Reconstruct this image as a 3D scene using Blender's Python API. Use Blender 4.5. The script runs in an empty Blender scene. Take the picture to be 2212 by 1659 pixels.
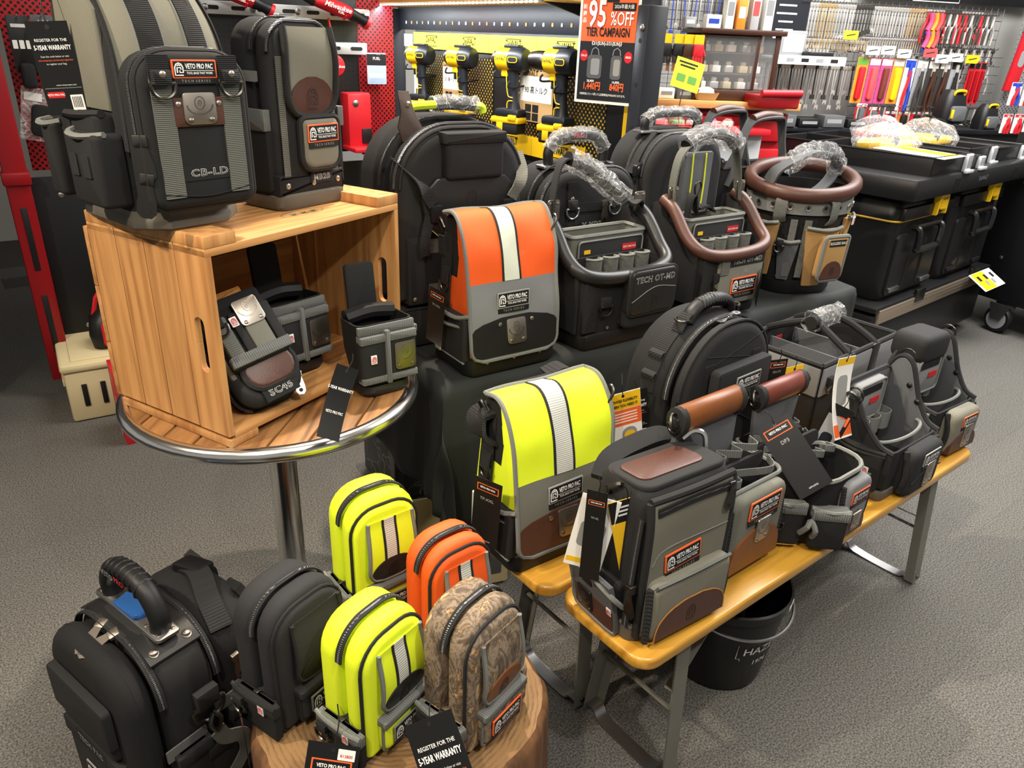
import bpy, math, random
from mathutils import Vector, Matrix
random.seed(7)
SC = bpy.context.scene
COL = SC.collection
R = math.radians
# ---------------------------------------------------------------- camera, world, lights, exposure
cam = bpy.data.cameras.new('camera'); camo = bpy.data.objects.new('camera', cam); COL.objects.link(camo)
cam.sensor_fit = 'HORIZONTAL'; cam.sensor_width = 36.0; cam.lens = 36.0*1600/2212; cam.clip_end = 60; cam.clip_start = .05
_th, _ph = R(25.0), R(2.5)
_f = Vector((0, math.cos(_th), -math.sin(_th))); _u = Vector((0, math.sin(_th), math.cos(_th))); _r = Vector((1, 0, 0))
_r2 = _r*math.cos(_ph)+_u*math.sin(_ph); _u2 = -_r*math.sin(_ph)+_u*math.cos(_ph)
camo.matrix_world = Matrix(((_r2.x, _u2.x, -_f.x, 0), (_r2.y, _u2.y, -_f.y, 0), (_r2.z, _u2.z, -_f.z, 1.55), (0, 0, 0, 1)))
SC.camera = camo
SC.view_settings.view_transform = 'Standard'; SC.view_settings.look = 'None'
SC.view_settings.gamma = 1.0; SC.view_settings.use_curve_mapping = False; SC.view_settings.exposure = 0.6
w = bpy.data.worlds.new('world'); SC.world = w; w.use_nodes = True
w.node_tree.nodes['Background'].inputs[0].default_value = (1.0, .96, .90, 1); w.node_tree.nodes['Background'].inputs[1].default_value = .21

def area(name, loc, sx, sy, power, col, rot=(0, 0, 0)):
    d = bpy.data.lights.new(name, 'AREA'); d.shape = 'RECTANGLE'; d.size = sx; d.size_y = sy; d.energy = power; d.color = col
    o = bpy.data.objects.new(name, d); COL.objects.link(o); o.location = loc; o.rotation_euler = rot
    return o
def spot(name, loc, tgt, power, col, ang=70, blend=.5, rad=.05):
    d = bpy.data.lights.new(name, 'SPOT'); d.energy = power; d.color = col; d.spot_size = R(ang); d.spot_blend = blend; d.shadow_soft_size = rad
    o = bpy.data.objects.new(name, d); COL.objects.link(o); o.location = loc
    o.rotation_euler = (Vector(tgt)-Vector(loc)).to_track_quat('-Z', 'Y').to_euler()
    return o
WARM = (1.0, .86, .68); NEU = (1.0, .95, .86); COOL = (1.0, .98, .95)
spot('ceiling_spot_key', (-1.9, .35, 2.75), (-.55, 1.6, .8), 165, WARM, 85, .6, .04)
spot('ceiling_spot_mid', (-.25, 2.35, 2.8), (.55, 1.45, .3), 165, WARM, 85, .6, .04)
spot('ceiling_spot_front', (.9, .1, 2.75), (.35, 1.5, .5), 62, NEU, 80, .7, .05)
spot('ceiling_spot_right', (2.3, 1.5, 2.8), (2.0, 2.8, .4), 70, NEU, 90, .7, .06)
spot('ceiling_spot_low', (-.6, -.3, 2.75), (-.25, 1.15, .3), 70, WARM, 70, .7, .05)
area('ceiling_panel_far', (2.5, 3.6, 2.95), 2.6, 2.0, 170, COOL)
area('ceiling_panel_back', (-.6, 2.9, 2.95), 1.2, .5, 26, NEU)
area('ceiling_panel_near', (.3, .4, 2.95), 2.2, 1.2, 30, NEU)

# ---------------------------------------------------------------- materials
MATS = {}
def lin(h):
    h = h.lstrip('#'); c = [int(h[i:i+2], 16)/255 for i in (0, 2, 4)]
    return tuple(x/12.92 if x <= .04045 else ((x+.055)/1.055)**2.4 for x in c)+(1,)
def M(name, hexc, rough=.7, metal=0, var=0, vs=60, bump=0, bs=500, wave=None, wd='Z', wb=.3, spec=.4, coat=0, alpha=1, emit=0, wcol=None, obr=0, trans=0):
    if name in MATS: return MATS[name]
    m = bpy.data.materials.new(name); m.use_nodes = True; nt = m.node_tree; N = nt.nodes; L = nt.links
    b = N['Principled BSDF']; c = lin(hexc)
    b.inputs['Base Color'].default_value = c; b.inputs['Roughness'].default_value = rough; b.inputs['Metallic'].default_value = metal
    b.inputs['Specular IOR Level'].default_value = spec
    if coat: b.inputs['Coat Weight'].default_value = coat; b.inputs['Coat Roughness'].default_value = .15
    if alpha < 1: b.inputs['Alpha'].default_value = alpha
    if trans: b.inputs['Transmission Weight'].default_value = trans; b.inputs['IOR'].default_value = 1.2
    if emit: b.inputs['Emission Color'].default_value = c; b.inputs['Emission Strength'].default_value = emit
    tc = N.new('ShaderNodeTexCoord'); src = None; hgt = None
    if var:
        n = N.new('ShaderNodeTexNoise'); n.inputs['Scale'].default_value = vs; n.inputs['Detail'].default_value = 3; L.new(tc.outputs['Object'], n.inputs['Vector'])
        r = N.new('ShaderNodeMix'); r.data_type = 'RGBA'
        r.inputs[6].default_value = tuple(max(0, x*(1-var)) for x in c[:3])+(1,); r.inputs[7].default_value = tuple(min(1, x*(1+var)) for x in c[:3])+(1,)
        if var > .5:
            mr0 = N.new('ShaderNodeMapRange'); mr0.inputs[1].default_value = .36; mr0.inputs[2].default_value = .64; L.new(n.outputs['Fac'], mr0.inputs[0]); L.new(mr0.outputs[0], r.inputs[0])
        else: L.new(n.outputs['Fac'], r.inputs[0])
        src = r.outputs[2]
    if wave:
        wv = N.new('ShaderNodeTexWave'); wv.bands_direction = wd; wv.inputs['Scale'].default_value = .314/wave; L.new(tc.outputs['Object'], wv.inputs['Vector'])
        hgt = wv.outputs['Fac']
        if wcol:
            r = N.new('ShaderNodeMix'); r.data_type = 'RGBA'; r.inputs[6].default_value = lin(wcol); r.inputs[7].default_value = c
            if src: L.new(src, r.inputs[7])
            L.new(hgt, r.inputs[0]); src = r.outputs[2]
    if obr:
        oi = N.new('ShaderNodeObjectInfo'); mr = N.new('ShaderNodeMapRange'); mr.inputs[3].default_value = 1-obr; mr.inputs[4].default_value = 1+obr
        L.new(oi.outputs['Random'], mr.inputs[0]); hs = N.new('ShaderNodeHueSaturation'); hs.inputs['Color'].default_value = c
        if src: L.new(src, hs.inputs['Color'])
        L.new(mr.outputs[0], hs.inputs['Value']); src = hs.outputs[0]
    if src: L.new(src, b.inputs['Base Color'])
    if bump or wave:
        bp = N.new('ShaderNodeBump'); bp.inputs['Strength'].default_value = bump or wb; bp.inputs['Distance'].default_value = .002
        if not wave:
            n = N.new('ShaderNodeTexNoise'); n.inputs['Scale'].default_value = bs; n.inputs['Detail'].default_value = 2; L.new(tc.outputs['Object'], n.inputs['Vector']); hgt = n.outputs['Fac']
        L.new(hgt, bp.inputs['Height']); L.new(bp.outputs[0], b.inputs['Normal'])
    MATS[name] = m; return m
def wood(name, c1, c2, scale=14, axis='Z', rough=.45, coat=0, rings=False, obr=.12, dist=2.5):
    m = bpy.data.materials.new(name); m.use_nodes = True; nt = m.node_tree; N = nt.nodes; L = nt.links; b = N['Principled BSDF']
    tc = N.new('ShaderNodeTexCoord'); mp = N.new('ShaderNodeMapping'); L.new(tc.outputs['Object'], mp.inputs['Vector'])
    oi = N.new('ShaderNodeObjectInfo'); vm = N.new('ShaderNodeVectorMath'); vm.operation = 'SCALE'; vm.inputs[0].default_value = (3.1, 4.7, 2.3); L.new(oi.outputs['Random'], vm.inputs['Scale'])
    if not rings: L.new(vm.outputs[0], mp.inputs['Location'])
    s = {'X': (.07, 1, 1), 'Y': (1, .07, 1), 'Z': (1, 1, .07)}[axis]
    if not rings: mp.inputs['Scale'].default_value = s
    wv = N.new('ShaderNodeTexWave'); wv.wave_type = 'RINGS'; wv.rings_direction = 'Z' if rings else axis
    wv.inputs['Scale'].default_value = scale if rings else scale*.45; wv.inputs['Distortion'].default_value = dist if rings else dist*2.4; wv.inputs['Detail'].default_value = 3; wv.inputs['Detail Scale'].default_value = 1.3
    L.new(mp.outputs[0], wv.inputs['Vector'])
    n = N.new('ShaderNodeTexNoise'); n.inputs['Scale'].default_value = 60 if not rings else 25; n.inputs['Detail'].default_value = 4; L.new(mp.outputs[0], n.inputs['Vector'])
    ad = N.new('ShaderNodeMath'); ad.operation = 'MULTIPLY_ADD'; L.new(wv.outputs['Fac'], ad.inputs[0]); ad.inputs[1].default_value = .2 if not rings else .45; L.new(n.outputs['Fac'], ad.inputs[2])
    r = N.new('ShaderNodeValToRGB'); r.color_ramp.elements[0].color = lin(c2); r.color_ramp.elements[0].position = .3; r.color_ramp.elements[1].color = lin(c1); r.color_ramp.elements[1].position = .72
    L.new(ad.outputs[0], r.inputs[0])
    mr = N.new('ShaderNodeMapRange'); mr.inputs[3].default_value = 1-obr; mr.inputs[4].default_value = 1+obr; L.new(oi.outputs['Random'], mr.inputs[0])
    hs = N.new('ShaderNodeHueSaturation'); L.new(r.outputs[0], hs.inputs['Color']); L.new(mr.outputs[0], hs.inputs['Value']); L.new(hs.outputs[0], b.inputs['Base Color'])
    b.inputs['Roughness'].default_value = rough
    if coat: b.inputs['Coat Weight'].default_value = coat; b.inputs['Coat Roughness'].default_value = .2
    bp = N.new('ShaderNodeBump'); bp.inputs['Strength'].default_value = .15; bp.inputs['Distance'].default_value = .003; L.new(ad.outputs[0], bp.inputs['Height']); L.new(bp.outputs[0], b.inputs['Normal'])
    MATS[name] = m; return m
def film(name, tint='ffffff', dens=.22, bs=40):
    m = bpy.data.materials.new(name); m.use_nodes = True; nt = m.node_tree; N = nt.nodes; L = nt.links
    b = N['Principled BSDF']; b.inputs['Base Color'].default_value = lin(tint); b.inputs['Roughness'].default_value = .12; b.inputs['Specular IOR Level'].default_value = .9
    tr = N.new('ShaderNodeBsdfTransparent'); mx = N.new('ShaderNodeMixShader')
    tc = N.new('ShaderNodeTexCoord'); v = N.new('ShaderNodeTexVoronoi'); v.feature = 'DISTANCE_TO_EDGE'; v.inputs['Scale'].default_value = bs; ns = N.new('ShaderNodeTexNoise'); ns.inputs['Scale'].default_value = bs*.8; L.new(tc.outputs['Object'], ns.inputs['Vector']); av = N.new('ShaderNodeVectorMath'); av.operation = 'MULTIPLY_ADD'; L.new(ns.outputs['Color'], av.inputs[0]); av.inputs[1].default_value = (2.2/bs,)*3; L.new(tc.outputs['Object'], av.inputs[2]); L.new(av.outputs[0], v.inputs['Vector'])
    n = N.new('ShaderNodeTexNoise'); n.inputs['Scale'].default_value = bs*1.6; n.inputs['Distortion'].default_value = 1.2; L.new(tc.outputs['Object'], n.inputs['Vector'])
    bp = N.new('ShaderNodeBump'); bp.inputs['Strength'].default_value = .9; bp.inputs['Distance'].default_value = .01; L.new(n.outputs['Fac'], bp.inputs['Height']); L.new(bp.outputs[0], b.inputs['Normal'])
    rp = N.new('ShaderNodeMapRange'); rp.inputs[1].default_value = .0; rp.inputs[2].default_value = .035; rp.inputs[3].default_value = min(1, dens*2.2); rp.inputs[4].default_value = dens*.5
    L.new(v.outputs['Distance'], rp.inputs[0])
    L.new(rp.outputs[0], mx.inputs[0]); L.new(tr.outputs[0], mx.inputs[1]); L.new(b.outputs[0], mx.inputs[2]); L.new(mx.outputs[0], N['Material Output'].inputs['Surface'])
    MATS[name] = m; return m
M('blk', '151516', .85, var=.3, vs=900, bump=.25, bs=900)
M('blk2', '1b1b1c', .8, var=.3, vs=900, bump=.2, bs=700)
M('bweb', '1a1a1b', .85, wave=.004, wd='Z', wb=.5)
M('bwebx', '1e1e1f', .85, wave=.004, wd='X', wb=.5)
M('bwebd', '222223', .85, wave=.005, wd='DIAGONAL', wb=.5)
M('bind', '1b1b1b', .8, bump=.3, bs=600)
M('gbind', '6f716d', .85, var=.25, vs=500, bump=.3, bs=500)
M('gweb', '6a6b64', .8, wave=.004, wd='Z', wb=.6, wcol='53544f')
M('gwebx', '707270', .8, wave=.004, wd='X', wb=.6, wcol='585a58')
M('olive', '6f6d60', .8, var=.18, vs=700, bump=.2, bs=700)
M('oliveg', '6a6a60', .8, var=.2, vs=700, bump=.2, bs=700)
M('grey', '77787a', .8, var=.18, vs=700, bump=.2, bs=700)
M('grey2', '55575a', .8, var=.2, vs=700, bump=.2, bs=700)
M('hvy', 'dff22a', .6, var=.06, vs=400, bump=.2, bs=700)
M('hvo', 'e4581a', .6, var=.06, vs=400, bump=.2, bs=700)
M('refl', 'd4d6cc', .35, spec=.6, wave=.0045, wd='Z', wb=.3, wcol='b2b4ac')
M('refl2', 'ccd0c2', .4, spec=.6, var=.05)
M('rub', '121213', .5, bump=.05, bs=300)
M('rubg', '5a554c', .55, var=.08, vs=40)
M('plas', '161617', .35)
M('leath', '4c2f26', .42, var=.15, vs=60, bump=.15, bs=250)
M('leatht', '74431f', .38, var=.2, vs=30, bump=.1, bs=250)
M('leathr', '6a342a', .38, var=.15, vs=30, bump=.1, bs=250)
M('leathb', '202020', .38, bump=.1, bs=250)
M('pipe', '3a2a24', .45, bump=.1, bs=250)
M('suede', 'a06c33', .9, var=.3, vs=120)
M('nick', 'b9b0a4', .38, 1, var=.05)
M('nickd', '8d867d', .4, 1)
M('chrome', 'ececea', .2, 1)
M('steel', 'a8a8a8', .35, 1)
M('gunm', '5a5855', .35, 1)
M('zip', '56565a', .35, .7, wave=.003, wd='Z', wb=.8)
M('stitch', '9b9b92', .8); M('stitchy', 'c9c24a', .8)
M('org', 'e8622c', .6); M('white', 'ececea', .6); M('ltxt', 'd8d8d4', .55); M('gtxt', '8f8f8c', .55); M('red', 'c0252b', .5)
M('redl', 'cf4a4c', .7); M('black', '101011', .6); M('tagk', '161616', .35); M('tagy', 'e8b81f', .4); M('ink', '0c0c0c', .7)
M('tan', 'a9834f', .85, var=.2, vs=500, bump=.2, bs=600)
M('ypipe', 'd5e030', .6); M('lime', 'c8e02e', .4)
M('seam', '0b0b0c', .9)
film('wrap', dens=.24, bs=24); film('bagfilm', dens=.22, bs=22); film('clear', dens=.12, bs=9)

# ---------------------------------------------------------------- mesh tools
class MB:
    def __init__(s): s.v = []; s.f = []
    def add(s, v, f):
        k = len(s.v); s.v += [tuple(p) for p in v]; s.f += [tuple(i+k for i in q) for q in f]; return s
def FR(o, U=(1, 0, 0), V=(0, 0, 1)):
    o = Vector(o); U = Vector(U).normalized(); V = Vector(V).normalized(); N = U.cross(V)
    return lambda u, v, t=0: o+U*u+V*v+N*t
def FRF(y, x=0, z=0): return FR((x, y, z))
def FRL(x, y=0, z=0): return FR((x, y, z), (0, -1, 0))
def FRR(x, y=0, z=0): return FR((x, y, z), (0, 1, 0))
def FRT(z, x=0, y=0): return FR((x, y, z), (1, 0, 0), (0, 1, 0))
def sub(fr, u0=0, v0=0, t0=0, ang=0):
    c, s = math.cos(R(ang)), math.sin(R(ang))
    return lambda u, v, t=0: fr(u0+u*c-v*s, v0+u*s+v*c, t0+t)
def rr(w, h, r=.01, cx=0, cy=0, n=4, rt=None, rb=None):
    rt = r if rt is None else rt; rb = r if rb is None else rb; o = []
    for (sx, sy, a0, q) in ((1, -1, -90, rb), (1, 1, 0, rt), (-1, 1, 90, rt), (-1, -1, 180, rb)):
        q = max(min(q, w/2-1e-5, h-1e-5), 1e-5)
        for k in range(n+1):
            a = R(a0+90*k/n); o.append((cx+sx*(w/2-q)+q*math.cos(a), cy+sy*(h/2-q)+q*math.sin(a)))
    return o
def rr0(w, h, r=.01, cx=0, z0=0, n=4, rt=None, rb=None): return rr(w, h, r, cx, z0+h/2, n, rt, rb)
def ell(a, b, n=20, cx=0, cy=0): return [(cx+a*math.cos(2*math.pi*k/n), cy+b*math.sin(2*math.pi*k/n)) for k in range(n)]
def inset(ol, d):
    n = len(ol); o = []
    for i in range(n):
        p = Vector(ol[i-1]); q = Vector(ol[i]); s = Vector(ol[(i+1) % n]); a = q-p; b = s-q
        if a.length < 1e-9: a = b
        if b.length < 1e-9: b = a
        na = Vector((-a.y, a.x)).normalized(); nb = Vector((-b.y, b.x)).normalized(); m = na+nb
        if m.length < 1e-6: m = na
        m.normalize(); o.append(tuple(q+m*(d/max(.4, m.dot(na)))))
    return o
def skin(m, rings, closed=True, cap0=True, cap1=True):
    n = len(rings[0]); v = [p for r in rings for p in r]; f = []
    for i in range(len(rings)-1):
        for j in range(n if closed else n-1):
            a = i*n+j; b = i*n+(j+1) % n; f.append((a, b, b+n, a+n))
    if cap0: f.append(tuple(reversed(range(n))))
    if cap1: f.append(tuple(range((len(rings)-1)*n, len(rings)*n)))
    return m.add(v, f)
def slab(m, ol, t0, t1, fr, bev=0, n=2, both=False):
    rg = []
    if both and bev:
        for k in range(n+1):
            a = R(90*k/n); i = inset(ol, bev*(1-math.sin(a))); rg.append([fr(u, v, t0+bev*(1-math.cos(a))) for u, v in i])
    else: rg.append([fr(u, v, t0) for u, v in ol])
    if bev:
        for k in range(n+1):
            a = R(90*k/n); i = inset(ol, bev*(1-math.cos(a))); rg.append([fr(u, v, t1-bev+bev*math.sin(a)) for u, v in i])
    else: rg.append([fr(u, v, t1) for u, v in ol])
    return skin(m, rg)
def box(m, c, s, bev=0, rz=0):
    c0, s0 = math.cos(R(rz)), math.sin(R(rz))
    fr = FR(c, (c0, s0, 0), (-s0, c0, 0)); return slab(m, rr(s[0], s[1], bev or 1e-4, n=2 if bev else 1), -s[2]/2, s[2]/2, fr, bev, 2, True)
def sheet(m, vs, L, Rr, t0, t1, fr, nc=8):
    n = len(vs); A = []; B = []
    for v in vs:
        l, r = (L(v) if callable(L) else L), (Rr(v) if callable(Rr) else Rr)
        for j in range(nc+1):
            u = l+(r-l)*j/nc; A.append(fr(u, v, t1)); B.append(fr(u, v, t0))
    k = len(A); w = nc+1; f = []
    for i in range(n-1):
        for j in range(nc):
            a = i*w+j; f.append((a, a+1, a+1+w, a+w)); f.append((k+a, k+a+w, k+a+1+w, k+a+1))
    for i in range(n-1):
        a = i*w; f.append((a, a+w, k+a+w, k+a)); a = i*w+nc; f.append((a+w, a, k+a, k+a+w))
    for j in range(nc):
        a = j; f.append((a+1, a, k+a, k+a+1)); a = (n-1)*w+j; f.append((a, a+1, k+a+1, k+a))
    return m.add(A+B, f)
def cr(pts, n=6, closed=False):
    P = [Vector(p) for p in pts]; o = []; N = len(P)
    if N < 3 and not closed: return [P[0].lerp(P[-1], k/n) for k in range(n+1)]
    for i in range(N if closed else N-1):
        p1 = P[i]; p2 = P[(i+1) % N]
        p0 = P[i-1] if (closed or i > 0) else p1*2-p2; p3 = P[(i+2) % N] if (closed or i+2 < N) else p2*2-p1
        for k in range(n):
            t = k/n; o.append(.5*((2*p1)+(p2-p0)*t+(2*p0-5*p1+4*p2-p3)*t*t+(3*p1-p0-3*p2+p3)*t**3))
    if not closed: o.append(P[-1])
    return o
def tube(m, pts, r, n=8, closed=False, sm=6, sx=1, rf=None):
    P = cr(pts, sm, closed) if sm else [Vector(p) for p in pts]
    N = len(P); rings = []; up = None
    for i in range(N):
        a = P[i-1] if (closed or i > 0) else P[i]; b = P[(i+1) % N] if (closed or i < N-1) else P[i]
        t = (b-a).normalized() if (b-a).length > 1e-9 else Vector((0, 0, 1))
        if up is None: up = Vector((0, 0, 1)) if abs(t.z) < .9 else Vector((1, 0, 0))
        s = t.cross(up); s.normalize(); up = s.cross(t).normalized()
        q = r*(rf(i/(N-1)) if rf else 1)
        rings.append([P[i]+s*(q*sx*math.cos(2*math.pi*k/n))+up*(q*math.sin(2*math.pi*k/n)) for k in range(n)])
    if closed:
        rings.append(rings[0]); return skin(m, rings, True, False, False)
    return skin(m, rings)
def strap(m, pts, w, th, side, sm=6):
    P = cr(pts, sm) if sm else [Vector(p) for p in pts]; rings = []; N = len(P)
    for i in range(N):
        t = (P[min(i+1, N-1)]-P[max(i-1, 0)]).normalized(); s = Vector(side(i/(N-1)) if callable(side) else side); s = (s-t*s.dot(t)).normalized(); nn = t.cross(s)
        ww = w(i/(N-1)) if callable(w) else w
        rings.append([P[i]+s*ww/2+nn*th/2, P[i]-s*ww/2+nn*th/2, P[i]-s*ww/2-nn*th/2, P[i]+s*ww/2-nn*th/2])
    return skin(m, rings)
def lathe(m, prof, n=24, c=(0, 0, 0), cap=True, fr=None):
    rings = []
    for (r, z) in prof:
        rg = [(c[0]+r*math.cos(2*math.pi*k/n), c[1]+r*math.sin(2*math.pi*k/n), c[2]+z) for k in range(n)]
        rings.append([fr(*p) for p in rg] if fr else rg)
    return skin(m, rings, True, cap, cap)
def rring(w, d, r, z, cx=0, cy=0, n=4): return [(x, y, z) for x, y in rr(w, d, r, cx, cy, n)]
def dome(m, fr, u, v, r, t=0, h=.45):
    return lathe(m, [(r, 0), (r*.95, r*h*.5), (r*.6, r*h*.9), (.0005, r*h)], 10, fr=lambda x, y, z: fr(u+x, v+y, t+z))
def stroke(m, pts, w, fr, t=.0005, th=.0006, closed=False):
    P = [Vector(p) for p in pts]; N = len(P); A = []; B = []
    for i in range(N):
        a = P[i-1] if (closed or i) else P[i]; b = P[(i+1) % N] if (closed or i < N-1) else P[i]; d = (b-a).normalized(); nn = Vector((-d.y, d.x))
        A.append(P[i]+nn*w/2); B.append(P[i]-nn*w/2)
    v = []
    for a, b in zip(A, B): v += [fr(b.x, b.y, t+th), fr(a.x, a.y, t+th)]
    f = [(2*i, 2*((i+1) % N), 2*((i+1) % N)+1, 2*i+1) for i in range(N if closed else N-1)]
    return m.add(v, f)
def obj(name, m, mat, parent=None, ang=40, label=None):
    me = m if isinstance(m, bpy.types.Mesh) else None
    if me is None:
        me = bpy.data.meshes.new(name); me.from_pydata([tuple(p) for p in m.v], [], m.f); me.validate()
        for p in me.polygons: p.use_smooth = True
        me.set_sharp_from_angle(angle=R(ang))
    if mat and not me.materials: me.materials.append(MATS[mat])
    o = bpy.data.objects.new(name, me); COL.objects.link(o)
    if parent: o.parent = parent
    if label: o['label'] = label
    return o
def tag(o, label, cat, group=None):
    o['label'] = label; o['category'] = cat
    if group: o['group'] = group
    return o
def thing(name, label, cat, loc=(0, 0, 0), yaw=0, group=None, rot=None):
    o = bpy.data.objects.new(name, None); COL.objects.link(o); o.location = loc; o.rotation_euler = rot or (0, 0, R(yaw)); o.empty_display_size = .05
    return tag(o, label, cat, group)
def struct(name, m, mat, parent=None):
    o = obj(name, m, mat, parent)
    if not parent: o['kind'] = 'structure'
    return o
def dup(root, loc, rot, label=None):
    r = root.copy(); COL.objects.link(r); r.location = loc; r.rotation_euler = rot
    if label: r['label'] = label
    for ch in root.children:
        c = ch.copy(); COL.objects.link(c); c.parent = r
        for g in ch.children:
            d = g.copy(); COL.objects.link(d); d.parent = c
    return r
def fl(base, yaw, w, d):
    "centre of a footprint from its front-left corner"
    c, s = math.cos(R(yaw)), math.sin(R(yaw)); return (base[0]+c*w/2-s*d/2, base[1]+s*w/2+c*d/2)
TXT = {}
def text(m, s, size, fr, u=0, v=0, off=0, sx=1, al='CENTER', t=.0006, ang=0, shear=0, res=2, sp=1.0):
    k = (s, off, al, shear, res, sp)
    if k not in TXT:
        cu = bpy.data.curves.new('t', 'FONT'); cu.body = s; cu.size = 1; cu.offset = off; cu.align_x = al; cu.align_y = 'CENTER'; cu.resolution_u = res; cu.space_character = sp; cu.shear = shear; cu.fill_mode = 'FRONT'
        ob = bpy.data.objects.new('t', cu); COL.objects.link(ob); me = bpy.data.meshes.new_from_object(ob)
        TXT[k] = ([v.co.copy() for v in me.vertices], [tuple(p.vertices) for p in me.polygons])
        bpy.data.objects.remove(ob); bpy.data.curves.remove(cu); bpy.data.meshes.remove(me)
    V, F = TXT[k]; g = sub(fr, u, v, t, ang)
    return m.add([g(p.x*size*sx, p.y*size) for p in V], F)
def lettering(parent, s, size, fr, u=0, v=0, mat='white', off=.02, sx=1, al='CENTER', t=.0008, ang=0, name='lettering', shear=0):
    return obj(name, text(MB(), s, size, fr, u, v, off, sx, al, t, ang, shear), mat, parent)
def planar(fr, e=.012):
    a, b, c, d = fr(-e, 0), fr(e, 0), fr(0, -e), fr(0, e); return FR(fr(0, 0), Vector(b)-Vector(a), (Vector(d)-Vector(c)))
EMB = ([(.8, -1.25), (-.8, -1.25), (-.8, .35), (-.5, 1.0), (0, 1.25), (.5, 1.0), (.8, .35), (.8, -.7), (.15, -.7), (.15, -.25)],
       [(-.35, -.75), (-.35, .3), (.38, .3), (.38, -.1)], [(-.35, .65), (0, .9), (.35, .65)])
def emblem(m, s, fr, u=0, v=0, wd=.22, t=.0006):
    g = sub(fr, u, v)
    for p in EMB: stroke(m, [(a*s, b*s) for a, b in p], wd*s, g, t)
    return m
def patch(P, fr, w, style='orange', ang=0, series=True):
    "sewn label: rim, dark field, emblem, lettering and the strip under it"
    fr = sub(planar(fr), 0, 0, .0015, ang); h = w*.42
    b = obj('brand_patch', slab(MB(), rr(w, h, w*.02), 0, .0025, fr, .0008), {'orange': 'org', 'grey': 'gtxt', 'dark': 'gbind'}[style], P)
    obj('patch_field', slab(MB(), rr(w*.93, h*.84, w*.012), .0025, .003, fr), 'black', b)
    obj('emblem', emblem(MB(), h*.26, fr, -w*.355, -h*.0, .26, .0034), 'white', b)
    m = MB(); text(m, 'VETO PRO PAC', h*.38, fr, w*.10, h*.14, .03, .56, t=.0036); stroke(m, [(-w*.245, -h*.075), (w*.42, -h*.075)], h*.025, fr, .0034); text(m, 'TOOL BAGS THAT WORK', h*.18, fr, w*.10, -h*.22, .015, .66, t=.0036)
    obj('lettering', m, 'white', b)
    if series:
        obj('series_tab', slab(MB(), rr(w*.96, h*.34, w*.015, 0, -h*.64), 0, .002, fr), 'black', b)
        lettering(b, 'T E C H  S E R I E S', h*.2, fr, 0, -h*.65, 'gtxt', .005, .95, t=.003, name='series_lettering')
    return b
def model_name(P, s, size, fr, plate=True, sx=1.15, ang=0):
    "outlined model lettering on a small plate"
    fr = sub(planar(fr), 0, 0, 0, ang)
    m = text(MB(), s, size, fr, 0, 0, .035, sx, t=.0022, sp=1.14)
    wv = [p for p in m.v]
    b = obj('name_plate', slab(MB(), rr(size*sx*len(s)*.74+size*.5, size*1.45, size*.1), 0, .0015, fr), 'blk', P)
    obj('lettering', m, 'ltxt', b); obj('lettering_fill', text(MB(), s, size, fr, 0, 0, -.002, sx, t=.0026, sp=1.14), 'black', b)
    return b
def rivets(P, fr, pts, r=.005, t=0, mat='nick', name='rivet'):
    for (u, v) in pts: obj(name, dome(MB(), fr, u, v, r, t), mat, P)
def dring(P, fr, u=0, v=0, r=.02, wd=.0032, mat='gunm', loop=True, name='d_ring', t=.006, ang=0):
    g = sub(fr, u, v, 0, ang)
    m = MB(); pts = [g(-r, 0, t)]+[g(r*math.cos(R(a)), -r*.25+r*math.sin(R(a))*1.05, t) for a in range(180, 361, 30)]+[g(r, 0, t)]
    tube(m, pts, wd, 6, sm=3); tube(m, [g(-r, 0, t), g(r, 0, t)], wd, 6, sm=2)
    o = obj(name, m, mat, P)
    if loop: obj('ring_loop', slab(MB(), rr(r*1.5, r*1.3, .002, 0, r*.45), 0, t+wd, g, .002), 'bweb', o)
    return o
def puller(P, fr, u, v, s=.03, ang=0, t=.005, mat='gunm'):
    "zip slider with its drop-shaped pull"
    g = sub(fr, u, v, 0, ang); m = MB()
    slab(m, [(-.13*s, 0), (.13*s, 0), (.24*s, -.55*s), (.24*s, -.85*s), (.12*s, -1*s), (-.12*s, -1*s), (-.24*s, -.85*s), (-.24*s, -.55*s)], t, t+.002, g, .0006)
    slab(m, rr(.36*s, .34*s, .05*s, 0, .12*s), 0, t+.003, g, .001)
    o = obj('zip_pull', m, mat, P); obj('pull_hole', slab(MB(), ell(.11*s, .11*s, 10, 0, -.78*s), t+.002, t+.0024, g), 'black', o)
    return o
def clip_plate(P, fr, w=.05, h=.055, mat='nick'):
    fr = planar(fr)
    o = obj('metal_clip', slab(MB(), rr(w, h, w*.12, rb=w*.2), 0, .0035, fr, .0012), mat, P)
    m = MB(); stroke(m, [(w*.40*math.cos(a), h*.12+h*.3*math.sin(a)) for a in [math.pi*x/8 for x in range(8, 17)]], w*.035, fr, .0037)
    stroke(m, [(w*.15*math.cos(a), h*.18+w*.2*math.sin(a)) for a in [math.pi*x/8 for x in range(16)]], w*.025, fr, .0037, closed=True); emblem(m, w*.075, fr, 0, h*.18, .2, .0037)
    obj('embossing', m, 'nickd', o)
    rivets(o, fr, [(-w*.32, -h*.36), (w*.32, -h*.36)], w*.085, .0035, 'nickd'); return o
def binding(P, pts, r=.004, mat='gbind', closed=False, name='binding', sm=3, n=6, sx=1):
    return obj(name, tube(MB(), pts, r, n, closed, sm, sx), mat, P)
def zipper(P, pts, w=.012, side=(0, 1, 0), sm=4, name='zipper'):
    o = obj(name, strap(MB(), pts, w, .003, side, sm), 'bind', P)
    obj('zip_teeth', tube(MB(), pts, .0026, 6, False, sm), 'zip', o); return o
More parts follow.
